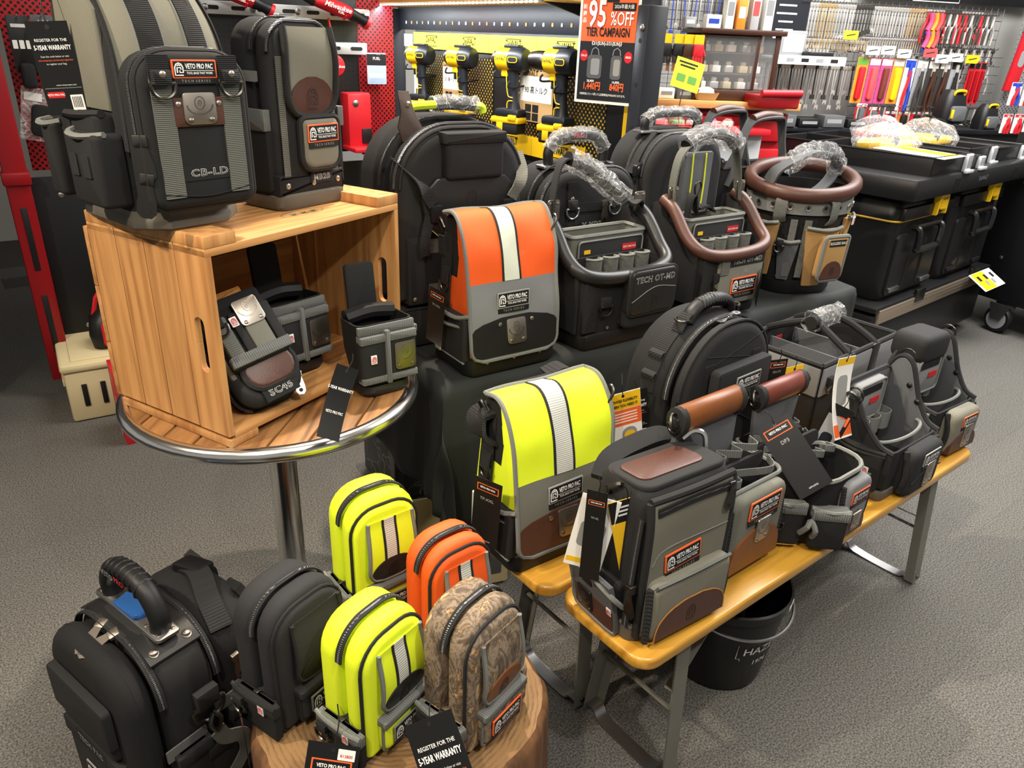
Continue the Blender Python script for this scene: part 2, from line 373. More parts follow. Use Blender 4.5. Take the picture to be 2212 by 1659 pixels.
def hangtag(name, label, loc, yaw, w, h, lines, mat='tagk', rot=None, cord=None, bend=0, extra=None):
    "card on a cord: lines=(text,size,u,v,mat,off,sx)"
    T = thing(name, label, 'tag', loc, yaw, rot=rot)
    f0 = FR((0, 0, 0))
    fr = (lambda u, v, t=0: f0(u, v, t+bend*(v*v)))
    vs = [-h+h*k/8 for k in range(9)]
    obj('card', sheet(MB(), vs, -w/2, w/2, 0, .0008, fr, 2), mat, T)
    for i_, (ol, m) in enumerate(extra or []): obj('print', slab(MB(), ol, .0008, .0010+.00006*i_, fr), m, T)
    for (s, sz, u, v, m, off, sx) in lines: lettering(T, s, sz, fr, u, v, m, off, sx, t=.0022, name='print')
    obj('eyelet', slab(MB(), ell(.004, .004, 10, 0, -.01), .0008, .0014, fr), 'gunm', T)
    cd = cord or [(0, 0, .03), (.004, -.002, .015)]
    obj('cord', tube(MB(), cd+[fr(0, -.01, .001)], .0012, 5), 'black', T)
    return T
def wrapfilm(P, pts, r, name='plastic_wrap', mat='wrap', seed=1, n=14):
    "crumpled clear film round a grip"
    rnd = random.Random(seed); C = cr(pts, 6); N = len(C); rings = []; up = Vector((0, 0, 1))
    for i in range(N):
        t = (C[min(i+1, N-1)]-C[max(i-1, 0)]).normalized(); s = t.cross(up).normalized(); up2 = s.cross(t)
        rings.append([C[i]+(s*math.cos(2*math.pi*k/n)+up2*math.sin(2*math.pi*k/n))*(r*(1+rnd.uniform(-.10, .20)*(1.4 if i in (0, 1, N-1, N-2) else 1))) for k in range(n)])
    return obj(name, skin(MB(), rings, True, False, False), mat, P, ang=30)
# ---------------------------------------------------------------- setting
M('carpet', '605e5a', .95, var=.52, vs=210, bump=.5, bs=350, obr=.035, spec=.15)
M('carpet0', '4d4b49', .95, spec=.1)
M('wallp', 'a9a6a0', .8, var=.05, vs=3); M('ceil', 'd8d5ce', .9)
wood('pine', 'c08d55', '9c6838', 22, 'Z', .55); wood('pinex', 'c08d55', '9c6838', 22, 'X', .55)
wood('teak', '94683c', '623f20', 26, 'Y', .5, dist=3.5); wood('bench', 'cf9b3a', 'a57221', 16, 'X', .32, .4)
wood('shelfw', 'd8a562', 'bd8746', 12, 'X', .5); wood('stumpt', '8c6a42', '5d4229', 34, 'Z', .7, 0, True, 0, 3.0); wood('stumps', '76502f', '4b301a', 14, 'Z', .8)
CA, SA = math.cos(R(35)), math.sin(R(35))
fm = MB(); box(fm, (0.5, 3, -.03), (14, 12, .04)); floor = struct('floor', fm, 'carpet0')
pm = MB(); slab(pm, rr(.9998, .2498, .0002, n=1), 0, .0099, FR((0, 0, -.010), (1, 0, 0), (0, 1, 0)), .0004, 1)
me_plank = None; k = 0
ca, sa = math.cos(R(38.5)), math.sin(R(38.5))
for i in range(-7, 9):
    for j in range(-4, 34):
        a = i*1.0+(j % 2)*.5; b = j*.25-.5
        x, y = a*ca-b*sa+.3, a*sa+b*ca
        if y < .55 or y > 5.6 or abs(x) > .85*y+.6 or (x < -.3 and y > 4.8): continue
        if me_plank is None: o = obj('carpet_plank', pm, 'carpet', floor); me_plank = o.data
        else: o = obj('carpet_plank', me_plank, None, floor)
        o.location = (x, y, 0); o.rotation_euler = (0, 0, R(38.5)); k += 1
bm = MB(); box(bm, (3.2, 6.15, 1.5), (9.5, .08, 3.1), 0, 14); struct('wall_back', bm, 'wallp')
bm = MB(); box(bm, (-3.9, 5.6, 1.5), (5.5, .08, 3.1), 0, 35); struct('wall_left', bm, 'wallp')
bm = MB(); box(bm, (.5, 3, 3.06), (14, 12, .06)); struct('ceiling', bm, 'ceil')

# ---------------------------------------------------------------- round cafe table
TZ = .735
T = thing('round_table', 'round cafe table with wooden slat top, polished steel rim and chrome post', 'table', (-.605, 1.70, 0))
a0 = R(84-90)
for i in range(-4, 5):
    x = i*.078; 
    if abs(x)-.037 > .335: continue
    pts = []
    xs = [x-.0365, x+.0365]; q = .335
    ol = [(min(max(xx, -q), q), s*math.sqrt(max(q*q-min(abs(xx), q)**2, 0))) for s, rng in ((-1, [xs[0]+(xs[1]-xs[0])*k/6 for k in range(7)]), (1, [xs[1]-(xs[1]-xs[0])*k/6 for k in range(7)])) for xx in rng]
    obj('slat', slab(MB(), ol, TZ-.02, TZ, FR((0, 0, 0), (math.cos(a0), math.sin(a0), 0), (-math.sin(a0), math.cos(a0), 0)), .003), 'teak', T)
obj('rim', tube(MB(), [(.345*math.cos(R(a)), .345*math.sin(R(a)), TZ-.016) for a in range(0, 360, 6)], .019, 14, True, 0), 'chrome', T)
obj('under_plate', lathe(MB(), [(.33, TZ-.03), (.33, TZ-.021)], 40), 'gunm', T)
obj('post', lathe(MB(), [(.036, .02), (.036, TZ-.03)], 32), 'chrome', T)
obj('foot_plate', lathe(MB(), [(.15, 0), (.153, .008), (.14, .018), (.06, .028), (.04, .05)], 40), 'steel', T)

# ---------------------------------------------------------------- wooden crate lying on its side
CY = 60.5; CW, CD, CH = .58, .37, .436
CF = (-.59, 1.359)
cx, cy = fl(CF, CY, CW, CD)
T = thing('wooden_crate', 'pine plank crate turned on its side on the round cafe table', 'crate', (cx, cy, TZ+.001), CY)
def plate_hole(m, w, h, hole, t0, t1, fr):
    n = 72; O = []; I = []
    for k in range(n):
        a = 2*math.pi*(k+.5)/n; c, s = math.cos(a), math.sin(a); q = min(w/2/abs(c) if c else 9, h/2/abs(s) if s else 9); O.append((c*q, s*q))
    for cxx, cyy in ((1, 1), (-1, 1), (-1, -1), (1, -1)):
        j = min(range(n), key=lambda i: (O[i][0]-cxx*w/2)**2+(O[i][1]-cyy*h/2)**2); O[j] = (cxx*w/2, cyy*h/2)
    hw, hh, hv = hole
    for (ou, ov) in O:
        a = math.atan2((ov-hv)/1.0, ou*1.0); dx, dy = math.cos(a), math.sin(a)
        q = 0
        for st in range(400):
            x, y = dx*q, dy*q; inside = abs(x) <= hw/2 and (abs(y) <= hh/2-hw/2 or x*x+(abs(y)-(hh/2-hw/2))**2 <= hw*hw/4)
            if not inside: break
            q += .0005
        I.append((dx*q, hv+dy*q))
    v = [fr(*p, t1) for p in O]+[fr(*p, t1) for p in I]+[fr(*p, t0) for p in O]+[fr(*p, t0) for p in I]; f = []
    for k in range(n):
        l = (k+1) % n; f += [(k, l, n+l, n+k), (2*n+l, 2*n+k, 3*n+k, 3*n+l), (l, k, 2*n+k, 2*n+l), (n+k, n+l, 3*n+l, 3*n+k)]
    return m.add(v, f)
th = .014; z0 = .018
for sx in (-1, 1):
    for i in range(4):
        wd = CD/4; yy = -CD/2+wd*(i+.5)
        m = MB(); fr = FRL(sx*(CW/2-th) if sx < 0 else CW/2, yy, z0+CH/2-.01) if sx < 0 else FRR(CW/2-th, yy, z0+CH/2-.01)
        if i == 0: plate_hole(m, wd-.0025, CH-.036, (.028, .12, 0), 0, th, fr)
        else: slab(m, rr(wd-.0025, CH-.036, .001, n=1), 0, th, fr, .001, 1)
        obj('side_plank', m, 'pine', T)
for i in range(4):
    yy = -CD/2+CD/4*(i+.5)
    m = MB(); box(m, (0, yy, CH-.014), (CW, CD/4-.002, .016), .001); obj('top_plank', m, 'pinex', T)
    m = MB(); box(m, (0, yy, z0+.007), (CW-.03, CD/4-.002, .014), .001); obj('bottom_plank', m, 'pinex', T)
for i in range(3):
    m = MB(); box(m, (0, CD/2+.008, z0+.005+(CH-.04)/3*(i+.5)), (CW, .014, (CH-.04)/3-.002), .001); obj('back_plank', m, 'pinex', T)
for sx in (-1, 1):
    m = MB(); box(m, (sx*(CW/2-.038), 0, CH+.006), (.076, CD, .024), .002); obj('cleat', m, 'pine', T)
    m = MB(); box(m, (sx*(CW/2-.038), 0, .009), (.076, CD, .018), .002); obj('cleat', m, 'pine', T)
fr = FRT(CH-.006, .06, -.09); m = MB()
stroke(m, [(.062*math.cos(R(a)), .024*math.sin(R(a))) for a in range(0, 360, 15)], .0015, fr, .0008, closed=True)
for q in (-.03, 0, .03):
    for a in range(0, 360, 45): stroke(m, [(q, -.004), (q+.013*math.cos(R(a)), -.004+.010*math.sin(R(a)))], .0022, fr, .0008)
M('stampg', '3d6b4a', .8); obj('printed_stamp', m, 'stampg', T)
CZ = TZ+CH-.006+.024    # top of cleats (bags stand on the planks behind them)

# ---------------------------------------------------------------- covered display table
PO = (-.25, 1.745); PZ = .70; PL, PD = 1.87, .50; PS = .085
def pf(u, v): return (PO[0]+u*CA-v*SA, PO[1]+u*SA+v*CA)
T = thing('display_table', 'plain dark folding table hidden under the black display cloth', 'table', (*pf(PL/2+PS, PD/2), 0), 35)
m = MB(); box(m, (0, 0, PZ-.025), (PL-.02, PD-.02, .03), .003); obj('table_top', m, 'grey2', T)
for sx in (-1, 1):
    for sy in (-1, 1): m = MB(); box(m, (sx*(PL/2-.06), sy*(PD/2-.06), (PZ-.04)/2), (.035, .035, PZ-.04), .003); obj('leg', m, 'gunm', T)
na, nb = 90, 44; V = []; DR = .36
for j in range(nb+1):
    b = -DR+(PD+DR)*j/nb
    for i in range(na+1):
        a = -DR+(PL+DR)*i/na; da, db = max(-a, 0), max(-b, 0); dr = math.hypot(da, db) if (da and db) else da+db
        x, y = max(a, 0), max(b, 0)
        fold = (.5+.5*math.sin(a*26+1.5*math.sin(a*7)+b*1.5))*min(db, .3)*.20
        fold2 = (.5+.5*math.sin(b*30+2*math.sin(b*9)))*min(da, .3)*.10
        rr_ = min(dr, .03)
        x -= (rr_*.5+fold2) if da else 0; y -= (rr_*.5+fold) if db else 0
        z = PZ+.002-max(0, dr-.012)-.012*min(1, dr/.03)**2
        if da and db: z += .10*min(da, db); x -= da*.06; y -= db*.15
        if not da and not db: z += .006*math.sin(a*17+b*9)*math.sin(b*15-a*5)**2+.004
        z -= (.05*math.sin(a*5+.6)+.04) *(db/DR)**2 if db else 0
        V.append((x-PL/2, y-PD/2, z))
F = [(j*(na+1)+i, j*(na+1)+i+1, (j+1)*(na+1)+i+1, (j+1)*(na+1)+i) for j in range(nb) for i in range(na)]
M('cloth', '1e2120', .75, var=.12, vs=500, bump=.15, bs=600)
o = obj('display_cloth', MB().add(V, F), 'cloth', None, 180); o.location = (*pf(PL/2+PS, PD/2), 0); o.rotation_euler = (0, 0, R(35)); sm = o.modifiers.new('s', 'SOLIDIFY'); sm.thickness = .002
tag(o, 'black cloth draped over the raised display table behind the benches', 'cloth')

# ---------------------------------------------------------------- benches
M('legp', '77766e', .5, .3, var=.1, vs=20)
def bench(label, FLc, yaw, L, W, name='bench'):
    T = thing(name, label, 'bench', (*fl(FLc, yaw, L, W), 0), yaw, 'folding benches')
    z = .45
    obj('seat', slab(MB(), rr(L, W, .045, n=6), z-.03, z, FR((0, 0, 0), (1, 0, 0), (0, 1, 0)), .007, 3, True), 'bench', T)
    for sx in (-1, 1):
        for sy in (-1, 1):
            m = MB(); x = sx*(L/2-.17)
            tp = Vector((x, sy*(W/2-.035), z-.03)); bt = Vector((x+sx*.02, sy*(W/2+.0), 0.012))
            strap(m, [tp, bt], .045, .004, (1, 0, 0), 1); strap(m, [tp+Vector((-sx*.022, -sy*.012, 0)), bt+Vector((-sx*.022, -sy*.012, 0))], .026, .004, (0, 1, 0), 1)
            o = obj('leg', m, 'legp', T); rivets(o, FR((x, sy*(W/2-.032), z-.06), (-sy, 0, 0) if sy > 0 else (1, 0, 0)), [(0, 0)], .009, .003, 'gunm', 'bolt')
            rivets(o, FR((x+sx*.018, sy*(W/2), .03), (-sy, 0, 0) if sy > 0 else (1, 0, 0)), [(0, 0)], .007, .003, 'gunm', 'bolt')
        xb = sx*(L/2-.15)
        m = MB(); strap(m, [(xb, -W/2, .03), (xb, -W/2+.03, .028), (xb, -W/2+.06, .006), (xb, W/2-.06, .006), (xb, W/2-.03, .028), (xb, W/2, .03)], .035, .004, (1, 0, 0), 4); obj('foot_bar', m, 'steel', T)
        for sy in (-1, 1):
            m = MB(); strap(m, [(sx*(L/2-.165), sy*(W/2-.05), .24), (sx*(L/2-.46), sy*.03, z-.04)], .022, .004, (0, 1, 0), 1); obj('brace', m, 'legp', T)
        m = MB(); tube(m, [(sx*(L/2-.16), -W/2+.02, .20), (sx*(L/2-.16), W/2-.02, .20)], .006, 6); obj('cross_rod', m, 'legp', T)
    rivets(T, FRT(z, 0, 0), [(-L/2+.20, -.05), (-L/2+.20, .05), (L/2-.2, -.05), (L/2-.2, .05)], .011, -.002, 'nickd', 'bolt')
    return T
BY = 39.0
bench('honey-coloured wooden folding bench on grey steel legs at the front', (.283, 1.080), BY, 1.50, .262)
bc, bs_ = math.cos(R(BY)), math.sin(R(BY))
B2 = (.283+(-.02)*bc-.275*bs_, 1.080+(-.02)*bs_+.275*bc)
bench('matching wooden folding bench half hidden behind the front bench', B2, BY, 1.50, .262)
def bp(u, v): return (.283+u*bc-v*bs_, 1.080+u*bs_+v*bc)   # front-bench coordinates

# ---------------------------------------------------------------- tree stump
SZ = .42; SCX, SCY = -.185, 1.022
rnd = random.Random(3); n = 72; prof = []
def wob(a, z): return 1+.022*math.sin(3*a+1)+.018*math.sin(7*a+2)+.012*math.sin(13*a)+.006*math.sin(29*a+z*8)
rings = []
for (rr_, z) in ((.285, 0), (.281, .12), (.277, .25), (.274, .36), (.272, .40), (.268, .412), (.260, .42)):
    rings.append([(rr_*wob(2*math.pi*k/n, z)*math.cos(2*math.pi*k/n), rr_*wob(2*math.pi*k/n, z)*math.sin(2*math.pi*k/n), z) for k in range(n)])
T = thing('tree_stump', 'thick sawn tree stump used as a stand for five small pouches', 'stump', (SCX, SCY, 0))
obj('trunk', skin(MB(), rings, True, True, False), 'stumps', T)
tp = []
for q in (.260, .2, .13, .06, .012): tp.append([(q*(1+(wob(2*math.pi*k/n, .42)-1)*(q/.26))*math.cos(2*math.pi*k/n), q*(1+(wob(2*math.pi*k/n, .42)-1)*(q/.26))*math.sin(2*math.pi*k/n), SZ) for k in range(n)])
obj('sawn_face', skin(MB(), tp, True, False, True), 'stumpt', T)

# ---------------------------------------------------------------- bucket under the bench
T = thing('bucket', 'black plastic bucket with wire handle under the front bench', 'bucket', (.60, 1.565, 0), 20)
obj('body', lathe(MB(), [(.11, 0), (.118, .01), (.15, .26), (.157, .262), (.159, .285), (.153, .288), (.147, .262), (.112, .02), (.01, .018)], 40, cap=True), 'plas', T)
obj('handle', tube(MB(), [(.158*math.cos(R(a)), .158*math.sin(R(a))-.012, .262-.035*math.sin(R(180+a) if a < 0 else 0)) for a in range(-180, 1, 15)], .004, 6), 'steel', T)
def cylfr(r0, r1, h0, h1, a0=-90):
    return lambda u, v, t=0: Vector(((r0+(r1-r0)*(v-h0)/(h1-h0)+t)*math.cos(R(a0)+u/.13), (r0+(r1-r0)*(v-h0)/(h1-h0)+t)*math.sin(R(a0)+u/.13), v))
g = cylfr(.118, .15, .01, .26, -78)
lg = obj('printed_logo', text(MB(), 'HAZET', .036, g, .0, .158, .01, 1.0, t=.0012), 'ltxt', T)
m = MB(); stroke(m, [(-.072, .136), (-.062, .136), (-.062, .128), (.055, .128), (.055, .136), (.068, .136), (.068, .182), (-.072, .182)], .002, g, .0008, closed=True); text(m, '1974', .024, g, .0, .112, .005, t=.0012); obj('print', m, 'ltxt', lg)
obj('sticker', slab(MB(), rr(.03, .008, .001), 0, .001, cylfr(.118, .15, .01, .26, -70)) if False else slab(MB(), rr(.035, .01, .001, .02, .273), .009, .0102, cylfr(.15, .15, 0, 1, -60)), 'white', T)
# ---------------------------------------------------------------- small arched zip pouches on the stump
M('camo0', '6d5a48', .8); M('blkf', '232325', .8, var=.3, vs=600, bump=.25, bs=700)
def camo_mat():
    m = bpy.data.materials.new('camo'); m.use_nodes = True; nt = m.node_tree; N = nt.nodes; L = nt.links; b = N['Principled BSDF']; b.inputs['Roughness'].default_value = .8
    tc = N.new('ShaderNodeTexCoord'); mp = N.new('ShaderNodeMapping'); mp.inputs['Scale'].default_value = (1, 1, .55); L.new(tc.outputs['Object'], mp.inputs['Vector'])
    n = N.new('ShaderNodeTexNoise'); n.inputs['Scale'].default_value = 30; n.inputs['Detail'].default_value = 9; n.inputs['Roughness'].default_value = .68; n.inputs['Distortion'].default_value = 1.0; L.new(mp.outputs[0], n.inputs['Vector'])
    r = N.new('ShaderNodeValToRGB'); e = r.color_ramp.elements; e[0].position = .3; e[0].color = lin('241e1a'); e[1].position = .68; e[1].color = lin('c9b08c')
    for p, c in ((.42, '5b4b3c'), (.5, '8e7c66'), (.56, '4a3f36'), (.61, '9c7c52')): q = e.new(p); q.color = lin(c)
    L.new(n.outputs['Fac'], r.inputs[0]); L.new(r.outputs[0], b.inputs['Base Color']); MATS['camo'] = m
camo_mat()
def sling(label, loc, yaw, main, bind='gbind', oval='leathb', stripe=True, w=.155, d=.115, h=.275, lean=0, patchs='dark', base='blk', group='small zip pouches on the stump'):
    T = thing('zip_pouch', label, 'pouch', loc, yaw, group, rot=(R(-lean), 0, R(yaw)))
    f = FRF(0); ol = rr0(w, h, rt=w*.40, rb=.018, n=6); W = w/2
    obj('back_shell', slab(MB(), ol, -d*.5, -d*.06, f, .018, 3, True), main, T)
    obj('front_shell', slab(MB(), inset(ol, .002), -d*.02, d*.33, f, .016, 3, True), main, T)
    zp = [f(u, v, -d*.04) for u, v in ol if v > h*.32]; q = [p for p in zp if p.x > 0][:]; zp = sorted(zp, key=lambda p: math.atan2(p.z-h*.3, p.x))
    zo = zipper(T, zp, .013, (0, 1, 0), 2); puller(zo, FRL(-W-.001, d*.02, h*.30), 0, 0, .032)
    obj('base', slab(MB(), rr0(w+.008, h*.30, rt=.016, rb=.02), -d*.52, d*.36, f, .014, 3, True), base, T)
    # front panel with piping
    po = rr0(w*.92, h*.90, rt=w*.34, rb=.012, z0=h*.03, n=6)
    obj('front_panel', slab(MB(), po, d*.30, d*.42, f, .012, 3), main, T)
    binding(T, [f(u, v, d*.34) for u, v in inset(po, -.002)], .0032, 'bind', True, 'piping', 0)
    # flap
    def bulge(v): return d*.44+.010*math.sin(min(1, max(0, (v-h*.30)/(h*.5)))*math.pi)
    g = lambda u, v, t=0: f(u+w*.05, v, bulge(v)+t)
    fw = w*.70; b0, b1 = h*.36, h*.84
    def half(v):
        q = (v-b0)/.035; s = math.sqrt(max(0, 1-(1-min(1, q))**2)) if q < 1 else 1
        return fw/2*(.35+.65*s)*(1-.1*(v-b0)/(b1-b0))
    vs = [b0+(b1-b0)*k/20 for k in range(21)]
    fo = obj('flap', sheet(MB(), vs, lambda v: -half(v), half, -.006, 0, g, 6), main, T)
    edge = [g(-half(v), v, 0) for v in reversed(vs)]+[g(half(v), v, 0) for v in vs]
    binding(fo, edge, .0042, bind, sm=0)
    if stripe:
        so = obj('reflective_stripe', sheet(MB(), vs[3:], -.016, .008, 0, .0012, g, 2), 'refl', fo)
        for q in (-.018, .010): obj('stripe_edge', sheet(MB(), vs[3:], q-.0025, q+.0025, 0, .0016, g, 1), 'bind', fo)
    vs2 = [b0+.004+(h*.17)*k/12 for k in range(13)]
    obj('oval_patch', sheet(MB(), vs2, lambda v: -half(v)*.97*math.sqrt(max(.0, 1-((v-vs2[0])/(h*.172))**2.6)), lambda v: half(v)*.97*math.sqrt(max(.0, 1-((v-vs2[0])/(h*.172))**2.6)), 0, .0025, g, 8), oval, fo)
    obj('embossed_emblem', emblem(MB(), .0125, g, 0, b0+h*.075, .2, .0027), 'pipe' if oval != 'leathb' else 'bind', fo)
    # lower pocket
    lp = obj('lower_pocket', slab(MB(), rr0(w*.72, h*.25, .012, w*.06, h*.07), d*.40, d*.56, f, .010, 3), main, T)
    obj('pocket_band', slab(MB(), rr0(w*.76, h*.06, .003, w*.06, h*.285), d*.40, d*.60, f, .004), 'gwebx' if bind == 'gbind' else 'bwebx', lp)
    binding(lp, [f(u, v, d*.50) for u, v in rr0(w*.72, h*.25, .008, w*.06, h*.07)], .003, bind, True, sm=0)
    patch(lp.parent, sub(f, w*.06, h*.195, d*.56+.001), w*.52, patchs)
    # side pocket, webbing, ring and red tab on the left
    s = FRL(-W-.004, 0, 0)
    sp = obj('side_pocket', slab(MB(), rr0(d*.86, h*.30, .01, 0, h*.02), -.002, .011, s, .006, 3), base, T)
    obj('pocket_band', slab(MB(), rr0(d*.90, h*.085, .003, 0, h*.235), 0, .015, s, .003), 'gwebx' if bind == 'gbind' else 'bwebx', sp)
    binding(sp, [s(-d*.45, h*.32, .012), s(-d*.2, h*.318, .016), s(d*.2, h*.318, .016), s(d*.45, h*.32, .012)], .004, bind)
    dring(T, s, -d*.30, h*.20, .016, .0028, t=.018)
    rd = obj('red_tab', slab(MB(), rr(.014, .02, .001, d*.18, h*.262), .015, .0165, s), 'white', T); obj('tab_emblem', emblem(MB(), .0055, s, d*.18, h*.262, .3, .017), 'redl', rd)
    s2 = FRR(W+.004, 0, 0)
    obj('side_pocket', slab(MB(), rr0(d*.86, h*.30, .01, 0, h*.02), -.002, .016, s2, .008, 3), base, T)
    return T
SL = lambda x, y, yaw, w=.155, d=.115: (*fl((x, y), yaw, w, d), SZ+.001)
sling('hi-vis yellow zip pouch with grey stripe, at the front of the stump', SL(-.208, .850, 56), 56, 'hvy', h=.27)
sling('larger hi-vis yellow zip pouch standing at the back of the stump', SL(-.295, 1.165, 40, .16), 40, 'hvy', w=.16, h=.30)
sling('orange zip pouch with reflective stripe behind the camouflage one', SL(-.128, 1.065, 42, .15, .10), 42, 'hvo', w=.15, d=.10, h=.275)
sling('camouflage zip pouch with brown leather oval on the stump', SL(-.043, .868, 54), 54, 'camo', oval='leatht', stripe=False, patchs='orange', base='camo', h=.285)
sling('plain black zip pouch on the stump beside the black wheeled bag', SL(-.362, .900, 58, .165, .12), 58, 'blkf', 'bind', 'leathb', False, .165, .12, .275)

# ---------------------------------------------------------------- flap-over shoulder bags
def flapbag(label, loc, yaw, main, panel, lower, w, d, h, rub='rub', patchs='grey', pr=None):
    T = thing('flap_bag', label, 'bag', loc, yaw, 'flap-over shoulder bags')
    W, D = w/2, d/2; f = FRF(0)
    obj('base', skin(MB(), [rring(w*1.0, d*1.02, .03, 0), rring(w*1.03, d*1.06, .03, .012), rring(w*1.02, d*1.05, .03, h*.11), rring(w*.98, d*1.0, .03, h*.12)]), rub, T)
    obj('body', skin(MB(), [rring(w*.97, d*.98, .03, h*.10), rring(w*.985, d*.96, .03, h*.4), rring(w*.94, d*.84, .04, h*.75, 0, .01), rring(w*.88, d*.58, .04, h*.93, 0, .025), rring(w*.82, d*.35, .03, h*.97, 0, .03)]), main, T)
    # zipped inner top in black
    obj('inner_top', skin(MB(), [rring(w*.96, d*.7, .04, h*.52, 0, .0), rring(w*.955, d*.72, .04, h*.74, 0, .012), rring(w*.90, d*.5, .04, h*.955, 0, .035), rring(w*.84, d*.3, .03, h*.975, 0, .04)]), 'blk', T)
    pr = pr or [(.045, .985), (-.005, 1.0), (-.040, .93), (-.068, .78), (-.082, .6), (-.094, .4), (-.104, .2), (-.106, .1)]
    path = cr([(0, y*d/.19, z*h) for y, z in pr], 8); S = [0]
    for a, b in zip(path, path[1:]): S.append(S[-1]+(b-a).length)
    TL = S[-1]
    def g(u, v, t=0):                       # v measured from the lower edge upward
        s = min(max(TL-v, 0), TL-1e-6); i = max(k for k in range(len(S)-1) if S[k] <= s+1e-9); q = (s-S[i])/(S[i+1]-S[i]); p = path[i].lerp(path[i+1], q)
        tg = (path[i+1]-path[i]).normalized(); nn = Vector((0, -tg.z, tg.y)) if False else Vector((1, 0, 0)).cross(-tg)
        wr = .003*math.sin(v*38)*math.sin(u*30+1)
        return Vector((u, p.y, p.z))+nn*(t+wr)
    fw = w*.98
    def half(v):
        q = v/.04; return (fw/2-.04)+.04*math.sqrt(max(0, 1-(1-min(1, q))**2)) if q < 1 else fw/2
    n = 40; vs = [TL*k/n for k in range(n+1)]; cut = TL*lower
    A = [v for v in vs if v <= cut]+[cut]; B = [cut]+[v for v in vs if v > cut]
    F0 = obj('flap', sheet(MB(), A, lambda v: -half(v), half, -.006, 0, g, 10), panel, T)
    obj('flap_upper', sheet(MB(), B, lambda v: -half(v), half, -.006, 0, g, 10), main, F0)
    B2 = B
    obj('reflective_stripe', sheet(MB(), B2, -.026*w/.25, .014*w/.25, 0, .0015, g, 3), 'refl2' if main == 'hvo' else 'refl', F0)
    for q in (-.0285, .0165): obj('stripe_edge', sheet(MB(), B2, q*w/.25-.003, q*w/.25+.003, 0, .002, g, 1), 'bind', F0)
    e = [g(-half(v), v, 0) for v in reversed(vs)]+[g(half(v), v, 0) for v in vs]+[g(half(TL)*(1-2*k/10), TL, 0) for k in range(1, 10)]
    binding(F0, e, .0055, 'gbind', True, sm=0, n=6)
    pv = cut*.44
    arc = [pv*.0+cut*.04+(cut*.50)*k/10 for k in range(11)]
    obj('leather_panel', sheet(MB(), arc, lambda v: -half(v)*.97*math.sqrt(max(.02, 1-max(0, (v-cut*.38)/(cut*.17))**2)), lambda v: half(v)*.97*math.sqrt(max(.02, 1-max(0, (v-cut*.38)/(cut*.17))**2)), 0, .003, g, 8), 'leathb' if main == 'hvo' else 'leath', F0)
    clip_plate(T, sub(g, 0, cut*.34, .003), w*.21, w*.24)
    rivets(T, g, [(-w*.18, cut*.46), (w*.18, cut*.46)], .006, .004)
    patch(T, sub(g, -w*.02, cut*.76, .001), w*.36, patchs)
    # sides
    for sx in (-1, 1):
        s = FRL(-W*.985, 0, 0) if sx < 0 else FRR(W*.985, 0, 0)
        obj('side_webbing', strap(MB(), [s(-d*.12, h*.10, .004), s(-d*.14, h*.45, .006), s(-d*.14, h*.68, .0), s(-d*.16, h*.86, -w*.03)], d*.26, .003, (0, 1, 0)), 'bweb', T)
        sp = obj('side_pocket', slab(MB(), rr0(d*.74, h*.31, .012, d*.10, h*.09), -.004, .016, s, .008, 3), 'blk2', T)
        binding(sp, [s(-d*.30, h*.41, .003), s(-d*.1, h*.385, .02), s(d*.3, h*.385, .02), s(d*.5, h*.41, .003)], .006, 'gbind'); binding(sp, [s(-d*.3, h*.335, .004), s(0, h*.315, .024), s(d*.45, h*.33, .008)], .005, 'gbind')
        binding(sp, [s(-d*.27, h*.10, .012), s(d*.45, h*.10, .012)], .005, 'gbind')
        obj('reflective_tab', slab(MB(), rr0(d*.16, h*.27, .002, -d*.24, h*.09), .004, .0185, s, .003), 'refl2', T)
        obj('webbing_loop', strap(MB(), [s(-d*.10, h*.66, .004), s(-d*.10, h*.60, .010), s(-d*.10, h*.56, .012)], .03, .004, (0, 1, 0)), 'bweb', T)
        dring(T, s, -d*.10, h*.56, .017, .003, t=.013, loop=False)
        tube_p = [s(-d*.28, h*.84, -.01), s(-d*.30, h*.92, .006), s(-d*.22, h*.95, .010), s(-d*.14, h*.90, .006)]
        ho = obj('strap_loop', strap(MB(), [s(-d*.25, h*.72, .002), s(-d*.26, h*.84, .002)], .03, .005, (0, 1, 0)), 'bweb', T); obj('snap_hook', tube(MB(), tube_p, .0035, 6), 'gunm', ho)
    rivets(T, f, [(-w*.3, h*.08), (0, h*.08), (w*.3, h*.08)], .005, D*1.05)
    return T
flapbag('orange and grey flap-over bag with reflective stripe on the black cloth', (*fl((-.120, 1.83), 35.5, .295, .19), PZ+.008), 35.5, 'hvo', 'grey', .46, .295, .19, .43)
hv = flapbag('hi-vis yellow and grey flap-over bag standing on the rear bench', (*fl((.022, 1.335), 36, .285, .19), .451), 36, 'hvy', 'oliveg', .42, .285, .19, .405)
# rolled shoulder strap behind the yellow flap bag
obj('shoulder_strap', strap(MB(), [(-.12, .04, .36), (-.155, .05, .345), (-.16, .03, .31), (-.13, .02, .29)], .06, .010, (0, 1, 0)), 'bweb', hv)
obj('shoulder_strap', strap(MB(), [(.115, .05, .25), (.14, .055, .34), (.10, .07, .40), (.05, .08, .39)], .045, .008, (0, 1, 0)), 'bweb', hv)
